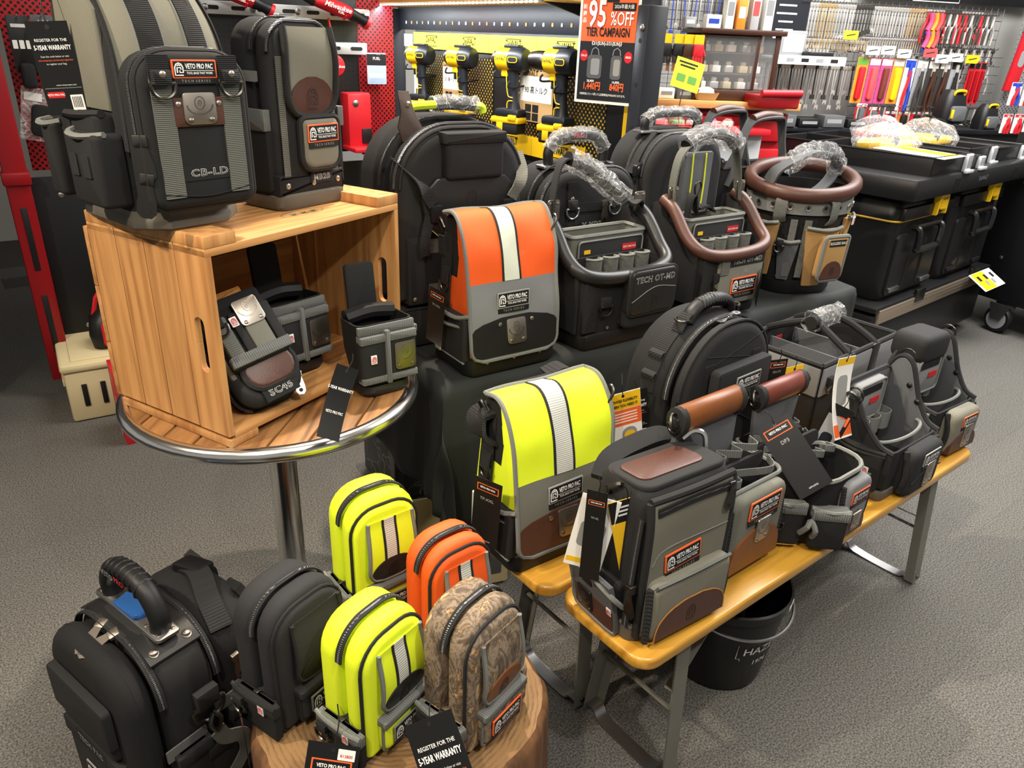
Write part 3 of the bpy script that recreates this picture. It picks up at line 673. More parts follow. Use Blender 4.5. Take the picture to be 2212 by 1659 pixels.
# ---------------------------------------------------------------- helpers shared by the open pouches
def loop_row(P, pts, h, mat='gbind', name='tool_loop', r=.0035, band=.018, bmat='gwebx'):
    "wavy webbing band whose top edge is bound: pts = path of the top edge"
    o = obj(name, strap(MB(), [Vector(p)-Vector((0, 0, band/2)) for p in pts], band, .003, (0, 0, 1), 5), bmat, P)
    return o
def wave_path(x0, x1, y, z, n, amp):
    p = []; N = n*2
    for i in range(N+1): p.append((x0+(x1-x0)*i/N+(.35*(x1-x0)/N if i % 2 else -.35*(x1-x0)/N)*(0 < i < N), y-(amp if i % 2 else 0), z))
    return p
def snap(P, pts, mat='gunm', r=.004): return obj('snap_hook', tube(MB(), pts, r, 6), mat, P)
def red_tab(P, fr, u, v, s=1):
    o = obj('red_tab', slab(MB(), rr(.014*s, .02*s, .001, u, v), 0, .002, fr), 'white', P); obj('tab_emblem', emblem(MB(), .0055*s, fr, u, v, .3, .0024), 'redl', o)

# ---------------------------------------------------------------- grey zip-top bag at the near end of the front bench
w, d, h = .25, .15, .345; yaw = 35; W, D = w/2, d/2
T = thing('zip_top_bag', 'grey zip-top tool bag with leather lid and leather-trimmed pocket, nearest on the front bench', 'bag', (*fl((.258, 1.138), yaw, w, d), .451), yaw)
f = FRF(0)
obj('base', skin(MB(), [rring(w, d, .025, 0), rring(w*1.02, d*1.03, .025, .01), rring(w*1.02, d*1.03, .025, .036), rring(w*.98, d*.98, .025, .04)]), 'rubg', T)
obj('body', skin(MB(), [rring(w*.98, d*.96, .03, .03), rring(w, d, .03, h*.5), rring(w*.99, d*.98, .03, h*.85, 0, .002), rring(w*.97, d*.93, .03, h*.95, 0, .003), rring(w*.92, d*.84, .03, h*.99, 0, .004), rring(w*.86, d*.72, .03, h, 0, .004)]), 'blk2', T)
lid = obj('lid', slab(MB(), rr(w*.92, d*.80, .03), 0, .010, FR((0, .002, h-.006), (1, 0, 0), (0, 1, -.10)), .006, 3), 'bind', T)
obj('leather_inlay', slab(MB(), rr(w*.68, d*.52, .02), .010, .013, FR((-.012, .006, h-.006), (1, 0, 0), (0, 1, -.10)), .002), 'leath', lid)
# upper front panel (slightly leaning) and seams
fp = lambda u, v, t=0: Vector((u, -D*.98+.010*max(0, (v-h*.75)/(h*.25))**2-t-.004*math.sin(v*22)*math.cos(u*16), v))
vs = [h*.05+(h*.91)*k/24 for k in range(25)]
pan = obj('front_panel', sheet(MB(), vs, -W*.87, W*.87, -.004, .010, fp, 10), 'olive', T)
for sx in (-1, 1): obj('edge_band', tube(MB(), [fp(sx*W*.90, v, .005) for v in vs], .008, 8, sm=0), 'bind', T)
obj('top_band', tube(MB(), [fp(W*.90*q/8, h*.965, .006) for q in range(-8, 9)], .008, 8, sm=0), 'bind', T)
zipper(T, [fp(-W*.80, h*.905, .013), fp(0, h*.925, .014), fp(W*.82, h*.905, .013)], .020, (0, 0, 1)); puller(T, fp, W*.78, h*.89, .048, -8, .016)
obj('seam', tube(MB(), [fp(-W*.8, h*.55, .0105), fp(-W*.5, h*.63, .0105), fp(W*.85, h*.645, .0105)], .0014, 5), 'gbind', pan)
patch(T, sub(fp, -W*.12, h*.535, .0115), w*.40, 'orange', 4)
# lower pocket
g2 = sub(f, 0, 0, D)
lp = obj('lower_pocket', slab(MB(), rr0(w*.88, h*.40, .02, .004, h*.045), .004, .036, g2, .016, 3), 'olive', T)
obj('pocket_band', strap(MB(), [g2(-W*.80, h*.425, .028), g2(0, h*.435, .032), g2(W*.82, h*.43, .028)], .026, .006, (0, -.6, 1)), 'gwebx', lp)
lvs = [h*.06+h*.22*k/10 for k in range(11)]; lh = lambda v: W*.80*math.sqrt(max(.03, 1-((v-h*.06)/(h*.225))**3))
obj('leather_panel', sheet(MB(), lvs, lambda v: .004-lh(v), lambda v: .004+lh(v), .034, .0385, g2, 8), 'leath', lp)
binding(lp, [g2(.004-lh(v), v, .038) for v in lvs]+[g2(.004+lh(v), v, .038) for v in reversed(lvs)], .0016, 'suede', sm=0, name='leather_piping')
obj('embossed_emblem', emblem(MB(), .014, g2, .004, h*.16, .2, .039), 'pipe', lp)
for sx in (-1, 1): binding(lp, [g2(sx*W*.86, h*.05, .024), g2(sx*W*.88, h*.25, .026), g2(sx*W*.85, h*.42, .02)], .008, 'bwebd')
rivets(T, f, [(-w*.4, .052), (0, .05), (w*.4, .052)], .007, D*1.03, 'leatht')
# left side: zip, flared side pocket with clip
s = FRL(-W, 0, 0)
zipper(T, [s(d*.40, h*.85, -.004), s(d*.42, h*.6, .004), s(d*.42, h*.40, .006), s(d*.42, h*.12, .006)], .016, (0, 1, 0)); puller(T, s, d*.45, h*.38, .055, 12, .012)
fl_ = lambda u, v, t=0: s(u, v, .014+.030*(v/(h*.40))**1.5+t)
vs = [h*.02+h*.38*k/8 for k in range(9)]
sp = obj('side_pocket', sheet(MB(), vs, lambda v: -d*.52, lambda v: d*.30, -.012, 0, fl_, 6), 'grey2', T)
obj('pocket_gusset', slab(MB(), rr0(d*.76, h*.36, .01, -d*.10, h*.02), 0, .012, s, .004), 'blk', sp)
binding(sp, [fl_(-d*.52, h*.40), fl_(-d*.1, h*.385), fl_(d*.30, h*.34), fl_(d*.36, h*.24, -.02)], .006, 'gbind')
binding(sp, [fl_(-d*.52, h*.40), fl_(-d*.54, h*.2), fl_(-d*.50, h*.03), fl_(0, h*.015), fl_(d*.30, h*.03)], .005, 'gbind')
obj('leather_corner', sheet(MB(), [h*.03+h*.16*k/4 for k in range(5)], -d*.5, lambda v: d*.28, 0, .002, fl_, 4), 'leath', sp)
clip_plate(sp, sub(fl_, -d*.28, h*.13, .002), .045, .06, 'gunm'); obj('buckle_slot', slab(MB(), rr(.03, .018, .002, -d*.2, h*.30), 0, .002, fl_), 'black', sp)
red_tab(sp, fl_, d*.22, h*.18)
# carry ring and padded strap across the top
obj('carry_strap', strap(MB(), [(-W*.9, .07, h*.9), (-W*.6, .09, h*.97), (0, .10, h*.99), (W*.6, .095, h*1.0), (W*.85, .07, h*.94)], .04, .018, (0, 1, .4)), 'blk', T)
snap(T, [(-W*.97, .03, h*.88), (-W*1.08, .02, h*.94), (-W*1.02, .0, h*.99), (-W*.9, .01, h*.95)], r=.005); snap(T, [(W*.70, .05, h*1.03), (W*.9, .045, h*1.07), (W*1.05, .03, h*1.05), (W*1.05, .02, h*.95)], 'chrome', .006)
dring(T, s, -d*.1, h*.80, .022, .0035, t=.012)

# ---------------------------------------------------------------- leather-grip pouches
def grip_pouch(label, loc, yaw, w, d, h, gl, leath, front='oliveg', gx=0, hb=.52):
    T = thing('grip_pouch', label, 'pouch', loc, yaw, 'open pouches with leather-wrapped carry grips'); W, D = w/2, d/2; f = FRF(0); H = h*hb
    obj('base', skin(MB(), [rring(w*.98, d*.98, .02, 0), rring(w*1.01, d*1.02, .02, .01), rring(w*1.01, d*1.02, .02, .035), rring(w*.97, d*.97, .02, .038)]), 'rubg' if leath == 'leatht' else 'rub', T)
    ot = [rring(w*.97, d*.96, .03, .03), rring(w*.98, d, .03, H*.5), rring(w*.97, d*.98, .03, H), rring(w*.93, d*.92, .03, H), rring(w*.93, d*.9, .03, .06)]
    obj('body', skin(MB(), ot, True, True, True), 'blk2', T)
    binding(T, rring(w*.96, d*.97, .03, H+.002), .005, 'gbind', True, 'rim_binding', 0)
    # centre wall carrying the grip
    yc = D*.25
    obj('centre_panel', slab(MB(), [(gx-w*.42, .04), (gx+w*.42, .04), (gx+w*.40, H*1.15), (gx+gl*.52, h*.82), (gx+gl*.5, h*.95), (gx-gl*.5, h*.95), (gx-gl*.52, h*.82), (gx-w*.40, H*1.15)], -.006, .006, FR((0, yc, 0)), .003), 'grey2', T)
    gp = obj('grip', skin(MB(), [[(gx+x, yc+q*math.cos(2*math.pi*k/16)*.024, h-.012+q*math.sin(2*math.pi*k/16)*(.030 if math.sin(2*math.pi*k/16) > 0 else .036)) for k in range(16)] for x, q in ((-gl/2, .86), (-gl/2+.008, 1), (gl/2-.008, 1), (gl/2, .86))]), leath, T)
    for sx in (-1, 1): obj('grip_end', skin(MB(), [[(gx+sx*x, yc+q*math.cos(2*math.pi*k/16)*.026, h-.014+q*math.sin(2*math.pi*k/16)*(.032 if math.sin(2*math.pi*k/16) > 0 else .038)) for k in range(16)] for x, q in ((gl/2-.012, 1), (gl/2+.004, .98), (gl/2+.006, .8))]), 'bind', gp)
    for sx in (-1, 1):
        snap(T, [(gx+sx*(gl/2), yc, h), (gx+sx*(gl/2+.02), yc, h+.006), (gx+sx*(gl/2+.03), yc-.01, h-.015), (gx+sx*(gl/2+.012), yc-.005, h-.03)], r=.0035)
        dring(T, FRL(gx-gl/2-.004, yc, h-.02) if sx < 0 else FRR(gx+gl/2+.004, yc, h-.02), 0, 0, .014, .003, t=.006)
    # tool loops
    pt = wave_path(-W*.85, W*.85, yc-.008, H*1.22, 4, d*.20); loop_row(T, pt, 0)
    pt = wave_path(-W*.8, W*.9, -D*.45, H*1.10, 2, d*.22); loop_row(T, pt, 0)
    obj('inner_panel', slab(MB(), rr0(w*.9, H*1.12-.05, .01, 0, .05), -.004, .004, FR((0, -D*.28, 0)), .002), 'blk', T)
    # front pocket
    fp = obj('front_pocket', slab(MB(), rr0(w*.72, H*.86, .03, w*.06, .03), D*.96, D*.96+.028, f, .016, 3), front, T)
    for sx in (-1, 1): binding(fp, [f(w*.06+sx*w*.36, .04, D+.012), f(w*.06+sx*w*.365, H*.5, D+.016), f(w*.06+sx*w*.35, H*.88, D+.010)], .008, 'bwebd')
    lv = [.034+H*.42*k/8 for k in range(9)]; lh = lambda v: w*.34*math.sqrt(max(.05, 1-((v-.034)/(H*.43))**3))
    obj('leather_panel', sheet(MB(), lv, lambda v: w*.06-lh(v), lambda v: w*.06+lh(v), D+.012, D+.0295, f, 6), 'leatht' if leath == 'leatht' else 'leath', fp)
    clip_plate(T, sub(f, w*.10, .03+H*.42, D+.0295), .05, .062)
    patch(T, sub(f, w*.08, .03+H*.70, D+.026), w*.42, 'orange')
    s = FRL(-W, 0, 0); obj('side_pocket', slab(MB(), rr0(d*.7, H*.7, .01, 0, .03), -.004, .018, s, .008), 'blk', T); binding(T, [s(-d*.35, .03+H*.7, .006), s(0, .03+H*.69, .02), s(d*.35, .03+H*.7, .006)], .005, 'gbind')
    return T
gw = .27
grip_pouch('open pouch with a tan leather-wrapped grip, behind the grey zip-top bag', (*fl(bp(.255, .08), 39, gw, .17), .451), 39, gw, .17, .405, .205, 'leatht', gx=-.055, hb=.56)
grip_pouch('open pouch with a reddish leather-wrapped grip, beside the black arched backpack', (*fl(bp(.645, .195), 39, .22, .12), .451), 39, .22, .12, .31, .19, 'leathr', 'grey2', hb=.5)

# ---------------------------------------------------------------- low belt pouch with tag
w, d, h = .215, .15, .185; W, D = w/2, d/2; T = thing('belt_pouch', 'low round-cornered belt pouch with grey rim and side loops on the front bench', 'pouch', (*fl(bp(.59, .012), 39, w, d), .451), 39); f = FRF(0)
obj('body', skin(MB(), [rring(w*.86, d*.82, .05, 0), rring(w*.98, d*.96, .055, .02), rring(w, d, .06, h*.5), rring(w*.97, d*.97, .06, h), rring(w*.93, d*.92, .055, h), rring(w*.9, d*.9, .05, .03)], True, True, True), 'blk', T)
binding(T, rring(w*.965, d*.96, .06, h), .006, 'gbind', True, 'rim_binding', 0)
obj('back_panel', slab(MB(), rr0(w*.8, h*1.12, .03, 0, .02), -.004, .004, FR((0, D*.9, 0)), .003), 'blk', T)
for k in range(3): loop_row(T, [(-W*.5+k*.05, D*.5, h*1.10), (-W*.42+k*.05, D*.2, h*1.12), (-W*.25+k*.05, D*.15, h*1.10), (-W*.2+k*.05, D*.5, h*1.08)], 0)
fp = obj('front_pocket', slab(MB(), rr0(w*.55, h*.86, .03, w*.16, .01), D*.92, D*.92+.026, f, .014, 3), 'grey', T)
for sx in (-1, 1): binding(fp, [f(w*.16+sx*w*.275, .02, D+.008), f(w*.16+sx*w*.28, h*.5, D+.012), f(w*.16+sx*w*.26, h*.86, D+.004)], .007, 'bwebd')
lv = [.014+h*.36*k/8 for k in range(9)]; lh = lambda v: w*.255*math.sqrt(max(.05, 1-((v-.014)/(h*.37))**3))
obj('leather_panel', sheet(MB(), lv, lambda v: w*.16-lh(v), lambda v: w*.16+lh(v), D+.008, D+.0215, f, 6), 'leath', fp)
clip_plate(T, sub(f, w*.2, h*.28, D+.0215), .04, .05); patch(T, sub(f, w*.17, h*.68, D+.019), w*.36, 'orange')
# wrap-round side pockets at the left-front
s = FR((-W*.86, -D*.55, 0), (.72, -.69, 0))
for (u, hh, t) in ((-.055, h*.62, .014), (.045, h*.58, .02)):
    q = obj('side_pocket', slab(MB(), rr0(.085, hh, .015, u, .012), 0, t+.012, s, .010, 3), 'blk', T)
    obj('pocket_band', slab(MB(), rr0(.088, .026, .004, u, hh-.012), 0, t+.015, s, .004), 'gwebx', q); binding(q, [s(u-.045, hh+.014, t), s(u, hh+.012, t+.014), s(u+.045, hh+.010, t)], .005, 'gbind')
binding(T, [s(-.02, h*.3, .03), s(-.01, h*.45, .045), s(.0, h*.5, .03), s(.01, h*.4, .045), s(.01, h*.25, .03)], .007, 'gbind', name='loop'); dring(T, s, -.075, h*.42, .016, .003, t=.028)

# ---------------------------------------------------------------- open-top pouches with tall arched backs at the far end of the bench
def arch_pouch(label, loc, yaw, w, d, h, front, patchs, pouch=False):
    T = thing('arched_pouch', label, 'pouch', loc, yaw, 'open pouches with arched backs'); W, D = w/2, d/2; f = FRF(0); H = h*.44
    obj('base', skin(MB(), [rring(w*.97, d*.97, .02, 0), rring(w, d, .02, .008), rring(w, d, .02, .028), rring(w*.96, d*.96, .02, .03)]), 'rubg', T)
    obj('body', skin(MB(), [rring(w*.96, d*.95, .03, .025), rring(w*.99, d, .03, H*.6), rring(w*.98, d*.98, .03, H), rring(w*.94, d*.92, .03, H), rring(w*.93, d*.9, .03, .05)]), 'blk', T)
    def wall(sx):                                    # side walls rising to the carry ring
        ol = [(-D*.95, .04), (D, .04), (D, H*1.0), (D*.6, H*1.10), (D*.2, h*.64), (-D*.05, h*.80), (-D*.25, h*.92), (-D*.5, h*.97), (-D*.75, h*.94), (-D*.95, h*.84)]
        if sx < 0: ol = [(-D*.95, .04), (D, .04), (D, H), (D*.6, H*1.04), (D*.25, h*.53), (-D*.1, h*.63), (-D*.35, h*.74), (-D*.6, h*.80), (-D*.95, h*.77)]
        fr = FR((sx*W*.93, 0, 0), (0, -1, 0)); q = obj('side_wall', slab(MB(), ol, -.006, .006, fr, .003), 'blk' if sx < 0 else 'grey2', T)
        binding(q, [fr(u, v, 0) for u, v in ol[2:]], .008, 'blk2', sm=3); return q
    ql = wall(-1); wall(1)
    ba = obj('back_panel', slab(MB(), rr0(w*.9, h*.86-.04, rt=.03, rb=.01, z0=.04, n=8), -.007, .007, FR((0, D*.90, 0)), .004), 'grey2', T)
    binding(ba, [FR((0, D*.9, 0))(u, v, 0) for u, v in rr0(w*.9, h*.86-.04, rt=.03, rb=.01, z0=.04, n=8)], .008, 'blk2', True, sm=0)
    bf = FR((0, D*.9, 0))
    ip = obj('inner_pocket', slab(MB(), rr0(w*.56, h*.36, .015, -w*.08, h*.48), .007, .030 if not pouch else .075, bf, .01), 'grey', T)
    binding(ip, [bf(u, v, .03 if not pouch else .075) for u, v in rr0(w*.54, h*.34, .015, -w*.08, h*.49)], .0035, 'gbind', True, sm=0)
    obj('pocket_label', slab(MB(), rr(.045, .018, .001, -w*.0, h*.66), .031 if not pouch else .076, .033 if not pouch else .078, bf), 'red', ip)
    obj('pocket_opening', slab(MB(), rr(w*.44, .022, .004, -w*.12, h*.77), .031 if not pouch else .076, .032 if not pouch else .077, bf), 'black', ip)
    rivets(T, FRL(W*.92, 0, 0), [(-d*.08, h*.74), (d*.10, h*.62)], .008, .006, 'gunm', 'stud')
    for k in range(3): loop_row(T, [(W*(-.6+.45*k), D*.8, h*.52), (W*(-.55+.45*k), D*.35, h*.51), (W*(-.25+.45*k), D*.35, h*.51), (W*(-.2+.45*k), D*.8, h*.52)], 0, band=.05, bmat='gbind')
    binding(T, [(W*.85*math.cos(R(a)), -D*.35+D*.4*math.sin(R(a)), H*1.08) for a in range(180, 361, 20)], .005, 'gbind', name='inner_rim')
    # front pocket with flap and clip
    fp = obj('front_pocket', slab(MB(), rr0(w*.66, H*.98, .03, w*.08, .0), D*.97, D*.97+.04, f, .022, 3), front, T)
    for sx in (-1, 1): binding(fp, [f(w*.08+sx*w*.33, .02, D+.014), f(w*.08+sx*w*.335, H*.5, D+.022), f(w*.08+sx*w*.31, H*.95, D+.006)], .008, 'bind')
    if front == 'olive':
        lv = [.012+H*.42*k/8 for k in range(9)]; lh = lambda v: w*.31*math.sqrt(max(.05, 1-((v-.012)/(H*.43))**3))
        obj('leather_panel', sheet(MB(), lv, lambda v: w*.08-lh(v), lambda v: w*.08+lh(v), D+.02, D+.040, f, 6), 'leath', fp)
    else: obj('seam', tube(MB(), [f(-w*.22, H*.36, D+.038), f(0, H*.5, D+.039), f(w*.38, H*.46, D+.038)], .002, 5), 'bind', fp)
    clip_plate(T, sub(f, w*.13, H*.40, D+.0385), .05, .075); patch(T, sub(f, w*.10, H*.76, D+.036), w*.33, patchs)
    s = FRL(-W, 0, 0)
    for (zz, hh, t) in ((.03, H*.72, .016), (H*.62, H*.36, .010)):
        q = obj('side_pocket', slab(MB(), rr0(d*.82, hh, .01, 0, zz), -.004, t, s, .007), 'blk', T); binding(q, [s(-d*.42, zz+hh, .004), s(0, zz+hh-.004, t+.004), s(d*.42, zz+hh, .004)], .005, 'bind' if patchs == 'grey' else 'gbind')
    dring(T, s, -d*.05, H*.62, .018, .003, t=.02); red_tab(T, sub(s, 0, 0, .017), d*.22, H*.58, 1.2)
    for sx in (-1, 1):
        hz = h*.78 if sx < 0 else h*.94; yy = D*.5
        q = obj('ring_loop', strap(MB(), [(sx*W*.95, yy, hz-.05), (sx*W*.97, yy, hz)], .035, .012, (0, 1, 0)), 'bweb', T)
        obj('ring', tube(MB(), [(sx*W*.97+.0, yy+.022*math.cos(R(a)), hz+.008+.022*math.sin(R(a))) for a in range(0, 360, 45)], .003, 6, True, 2), 'gunm', q)
    snap(T, [(-W*.95, D*.4, h*.80), (-W*1.12, D*.3, h*.82), (-W*1.2, D*.5, h*.85), (-W*1.15, D*.7, h*.80)], r=.006)
    if pouch:
        tp = FR((0, D*.55, h*.86)); zo = obj('zip_case', slab(MB(), rr(w*.62, .09, .03, -w*.08, h*.06), -.06, .05, tp, .02, 3, True), 'blk2', T); puller(T, FRT(h*.98, -w*.05, D*.4), 0, 0, .04, 40, .004); puller(T, FRT(h*.98, w*.02, D*.4), 0, 0, .04, 70, .004)
    return T
arch_pouch('black open pouch with grey inner pocket and plain black front pocket on the bench', (*fl(bp(.945, .025), 39, .27, .18), .451), 39, .27, .18, .335, 'blk2', 'grey')
arch_pouch('grey and black open pouch with leather-trimmed front pocket at the far bench end', (*fl(bp(1.295, .07), 37, .25, .18), .451), 36, .25, .18, .33, 'olive', 'orange', True)

# ---------------------------------------------------------------- arched black backpack on the rear bench
w, d, h = .385, .19, .488; W, D = w/2, d/2; yaw = 41
T = thing('arched_backpack', 'black arched backpack with ribbed rubber handle on the rear bench', 'backpack', (*fl(bp(.425, .325), yaw, w, d), .452), yaw); f = FRF(0)
ol = rr0(w, h, rt=w*.46, rb=.03, n=10); ola = [(u, v) for u, v in ol if v > .06]; ola = sorted(ola, key=lambda p: math.atan2(p[1]-h*.3, p[0]))
obj('back_shell', slab(MB(), ol, -D, D*.42, f, .03, 3, True), 'blk', T)
obj('front_shell', slab(MB(), inset(ol, .004), D*.5, D*1.0, f, .03, 4, True), 'blk2', T)
zipper(T, [f(u*1.0, v, D*.47) for u, v in ola], .016, (0, 1, 0), 1)
binding(T, [f(u, v, D*.86) for u, v in inset(ola, .004)], .004, 'bind', name='piping', sm=0)
obj('daisy_chain', strap(MB(), [f(u*1.003, v+.001, -D*.15) for u, v in ola], .045, .004, (0, 1, 0), 1), 'bweb', T)
ll = [p for p in ola if p[0] < 0]
for k in range(5, len(ll)-1, 1):
    (u, v), (u2, v2) = ll[k], ll[min(k+1, len(ll)-1)]
    if (k % 2) == 0: obj('webbing_loop', strap(MB(), [f(u*1.003, v, -D*.15), f((u+u2)/2*1.05, (v+v2)/2+.006, -D*.15), f(u2*1.003, v2, -D*.15)], .04, .003, (0, 1, 0), 3), 'bwebd', T)
dring(T, FRL(-W-.002, D*.15, h*.35), 0, 0, .022, .003, t=.008)
for sx in (-1, 1): obj('front_webbing', slab(MB(), rr0(.035, h*.78, .002, sx*w*.26, h*.03), D, D+.003, f), 'bweb', T)
pk = obj('front_pocket', slab(MB(), rr0(w*.55, h*.56, .015, w*.03, h*.21), D*.95, D+.026, f, .014, 3), 'blk', T)
fo = obj('pocket_flap', slab(MB(), rr0(w*.60, h*.22, .012, w*.03, h*.57), D+.01, D+.036, f, .008, 2), 'blk2', T); patch(T, sub(f, w*.06, h*.69, D+.036), w*.27, 'grey')
obj('pocket_arc', tube(MB(), [f(-w*.2, h*.42, D+.027), f(0, h*.50, D+.028), f(w*.22, h*.42, D+.027)], .002, 5), 'bind', pk)
obj('seam', tube(MB(), [f(-w*.3, h*.78, D+.0005), f(w*.3, h*.90, D+.0005)], .0015, 5), 'bind', T); obj('seam', tube(MB(), [f(-w*.3, h*.86, D+.0005), f(w*.32, h*.76, D+.0005)], .0015, 5), 'bind', T)
hp = [(-.085, 0, h-.012), (-.07, 0, h+.012), (-.03, 0, h+.030), (.03, 0, h+.032), (.075, 0, h+.016), (.09, 0, h-.01)]
hd = obj('handle', tube(MB(), hp, .015, 10, sx=1.3), 'rub', T)
for k in range(-4, 5): obj('grip_rib', tube(MB(), [(k*.011, .018*math.cos(R(a)), h+.032-abs(k)*.0016+.016*math.sin(R(a))) for a in range(0, 360, 45)], .0035, 5, True, 1), 'rub', hd)
for sx in (-1, 1): dring(T, FRT(h-.01, sx*.10, 0), 0, 0, .018, .003, t=.01, ang=90*sx); obj('handle_strap', strap(MB(), [(sx*.085, 0, h+.012), (sx*.105, 0, h-.004), (sx*.12, 0, h-.03)], .032, .005, (0, 1, 0)), 'bweb', T)
puller(T, FRT(h*.985, .01, -D*.48), 0, 0, .05, -75, .004, 'chrome'); puller(T, FRT(h*.985, .03, -D*.48), 0, 0, .04, 95, .004, 'chrome')

# ---------------------------------------------------------------- rectangular open tote behind the pouches
w, d, h = .50, .30, .235; W, D = w/2, d/2
T = thing('tray_tote', 'rectangular grey and black open tote with a film-wrapped handle behind the bench pouches', 'tote', (*fl(bp(1.13, .355), 41, w, d), .452), 41); f = FRF(0)
for nm, fr, ww in (('front_wall', FRF(-D), w), ('back_wall', FR((0, D, 0), (-1, 0, 0)), w), ('side_wall', FRL(-W), d), ('side_wall', FRR(W), d)):
    q = obj(nm, slab(MB(), rr0(ww, h, .006), -.010, 0, fr, .003), 'blk', T)
    obj('grey_band', slab(MB(), rr0(ww*.98, h*.40, .004, 0, h*.56), 0, .004, fr, .002), 'gwebx' if nm == 'side_wall' else 'grey', q)
    binding(q, [fr(-ww/2, h, -.004), fr(0, h, -.004), fr(ww/2, h, -.004)], .008, 'bind')
obj('floor_panel', slab(MB(), rr(w*.98, d*.98, .005), 0, .012, FRT(0)), 'blk', T)
for x in (-W*.25, W*.35): obj('divider', slab(MB(), rr0(d*.95, h*.82, .004, 0, .01), -.003, .003, FRR(x)), 'grey2', T)
ip = obj('inner_pocket', slab(MB(), rr0(w*.4, h*.55, .01, -W*.5, .02), .012, .03, FRF(D*.9), .006), 'grey', T)
q = obj('pocket_label', slab(MB(), rr(.05, .022, .001, -.02, h*.78), .011, .013, FRF(D)), 'red', T); obj('pocket_label', slab(MB(), rr(.03, .012, .001, -W*.8, h*.83), .011, .013, FRF(D)), 'tagy', T)
for sx in (-1, 1):
    for sy in (-1, 1):
        obj('handle_arm', tube(MB(), [(sx*W*.34, sy*D, h-.005), (sx*W*.34, sy*D*.86, h+.012), (sx*W*.30, sy*D*.4, h+.045), (sx*W*.22, sy*.01, h+.062)], .012, 8), 'blk', T)
        obj('corner_tab', slab(MB(), rr0(.05, h*.7, .004, sx*W*.34, h*.32), 0, .006, FRF(-D) if sy < 0 else FR((0, D, 0), (-1, 0, 0)), .002), 'leathb', T)
obj('handle', tube(MB(), [(-W*.34, 0, h+.062), (W*.34, 0, h+.062)], .022, 10), 'blk', T)
wrapfilm(T, [(-W*.33, 0, h+.064), (-W*.1, 0, h+.066), (W*.1, 0, h+.066), (W*.34, 0, h+.064)], .032, seed=5, mat='wrap')
dring(T, f, -W*.80, h*.72, .022, .0035, t=D+.012); loop_row(T, wave_path(-W*.5, W*1.0, -D-.008, h*.34, 3, .03), 0, band=.022, bmat='gbind')
# ---------------------------------------------------------------- tall backpack on the crate
PZC = TZ+.001+CH-.006
w, d, h = .222, .27, .56; W, D = w/2, d/2; yaw = 52
T = thing('tall_backpack', 'tall grey and black tool backpack with arched front pocket on the crate', 'backpack', (*fl((-.690, 1.352), yaw, w, d), CZ+.001), yaw); f = FRF(0)
def oct_(s, z, cy=0, c=.05): return [(x*s, y*s+cy, z) for x, y in ((-W+c, -D), (W-c, -D), (W, -D+c), (W, D-.02), (W-.02, D), (-W+.02, D), (-W, D-.02), (-W, -D+c))]
obj('base', skin(MB(), [oct_(.98, 0), oct_(1.03, .006), oct_(1.03, .026), oct_(1.01, .03), oct_(1.01, .044), oct_(.97, .046)]), 'rubg', T)
obj('base_band', skin(MB(), [oct_(1.0, .04), oct_(1.005, .06), oct_(.995, .10)]), 'blk', T)
obj('body', skin(MB(), [oct_(.985, .09), oct_(1.0, .2), oct_(.98, .34, .006), oct_(.92, .46, .018), oct_(.80, .53, .03), oct_(.6, .56, .04)]), 'blk2', T)
# front hood in olive with two webbing bands, curving back to the top
hp = cr([(0, -D-.004, .20), (0, -D-.004, .34), (0, -D+.014, .43), (0, -D+.055, .50), (0, -.02, .555), (0, .06, .575)], 8); S = [0]
for a, b in zip(hp, hp[1:]): S.append(S[-1]+(b-a).length)
def hood(u, v, t=0):
    v = min(max(v, 0), S[-1]-1e-6); i = max(k for k in range(len(S)-1) if S[k] <= v+1e-9); q = (v-S[i])/(S[i+1]-S[i]); p = hp[i].lerp(hp[i+1], q); tg = (hp[i+1]-hp[i]).normalized(); nn = Vector((1, 0, 0)).cross(tg)
    k = 1-.18*(v/S[-1])**2; return Vector((u*k, p.y+(abs(u)/W)**3*.03, p.z-(abs(u)/W)**3*.02))+nn*t
vs = [S[-1]*k/30 for k in range(31)]
ho = obj('front_hood', sheet(MB(), vs, -W*.99, W*.99, -.004, .004, hood, 12), 'olive', T)
for sx in (-1, 1):
    q = obj('hood_webbing', sheet(MB(), vs, sx*w*.21-.021, sx*w*.21+.021, .004, .007, hood, 4), 'bweb', ho)
    for e in (-.024, .024): obj('stitching', sheet(MB(), vs, sx*w*.21+e-.0015, sx*w*.21+e+.0015, .004, .0055, hood, 1), 'gbind', ho)
    zipper(T, [hood(sx*W*1.0, v, .004) for v in vs], .018, (0, 1, 0), 1, 'side_zipper')
# arched front pocket
po = rr0(w*1.0, .335, rt=.07, rb=.03, z0=.055, n=7)
obj('front_pocket', slab(MB(), po, D*.9, D+.05, f, .022, 4), 'blk', T)
binding(T, [f(u, v, D+.034) for u, v in inset(po, .002)], .006, 'bind', True, 'pocket_piping', 0); binding(T, [f(u, v, D+.022) for u, v in inset(po, -.002)], .0035, 'zip', True, 'pocket_zipper', 0)
g = sub(f, 0, 0, D+.05)
for sx in (-1, 1):
    q = obj('webbing_band', slab(MB(), rr0(.040, .255, .002, sx*.068, .085), 0, .003, g), 'gweb', T)
    obj('webbing_top', slab(MB(), rr0(.040, .05, .002, sx*.068, .33), 0, .004, g), 'bweb', q)
    dring(T, g, sx*.068, .325, .023, .0036, t=.012); rivets(T, g, [(sx*.068, .343)], .007, .014)
patch(T, sub(g, .0, .352, .001), .088, 'orange')
lb = obj('leather_band', slab(MB(), rr0(.100, .060, .003, 0, .235), 0, .004, g, .0015), 'leath', T); rivets(lb, g, [(-.041, .282), (.041, .282)], .006, .004)
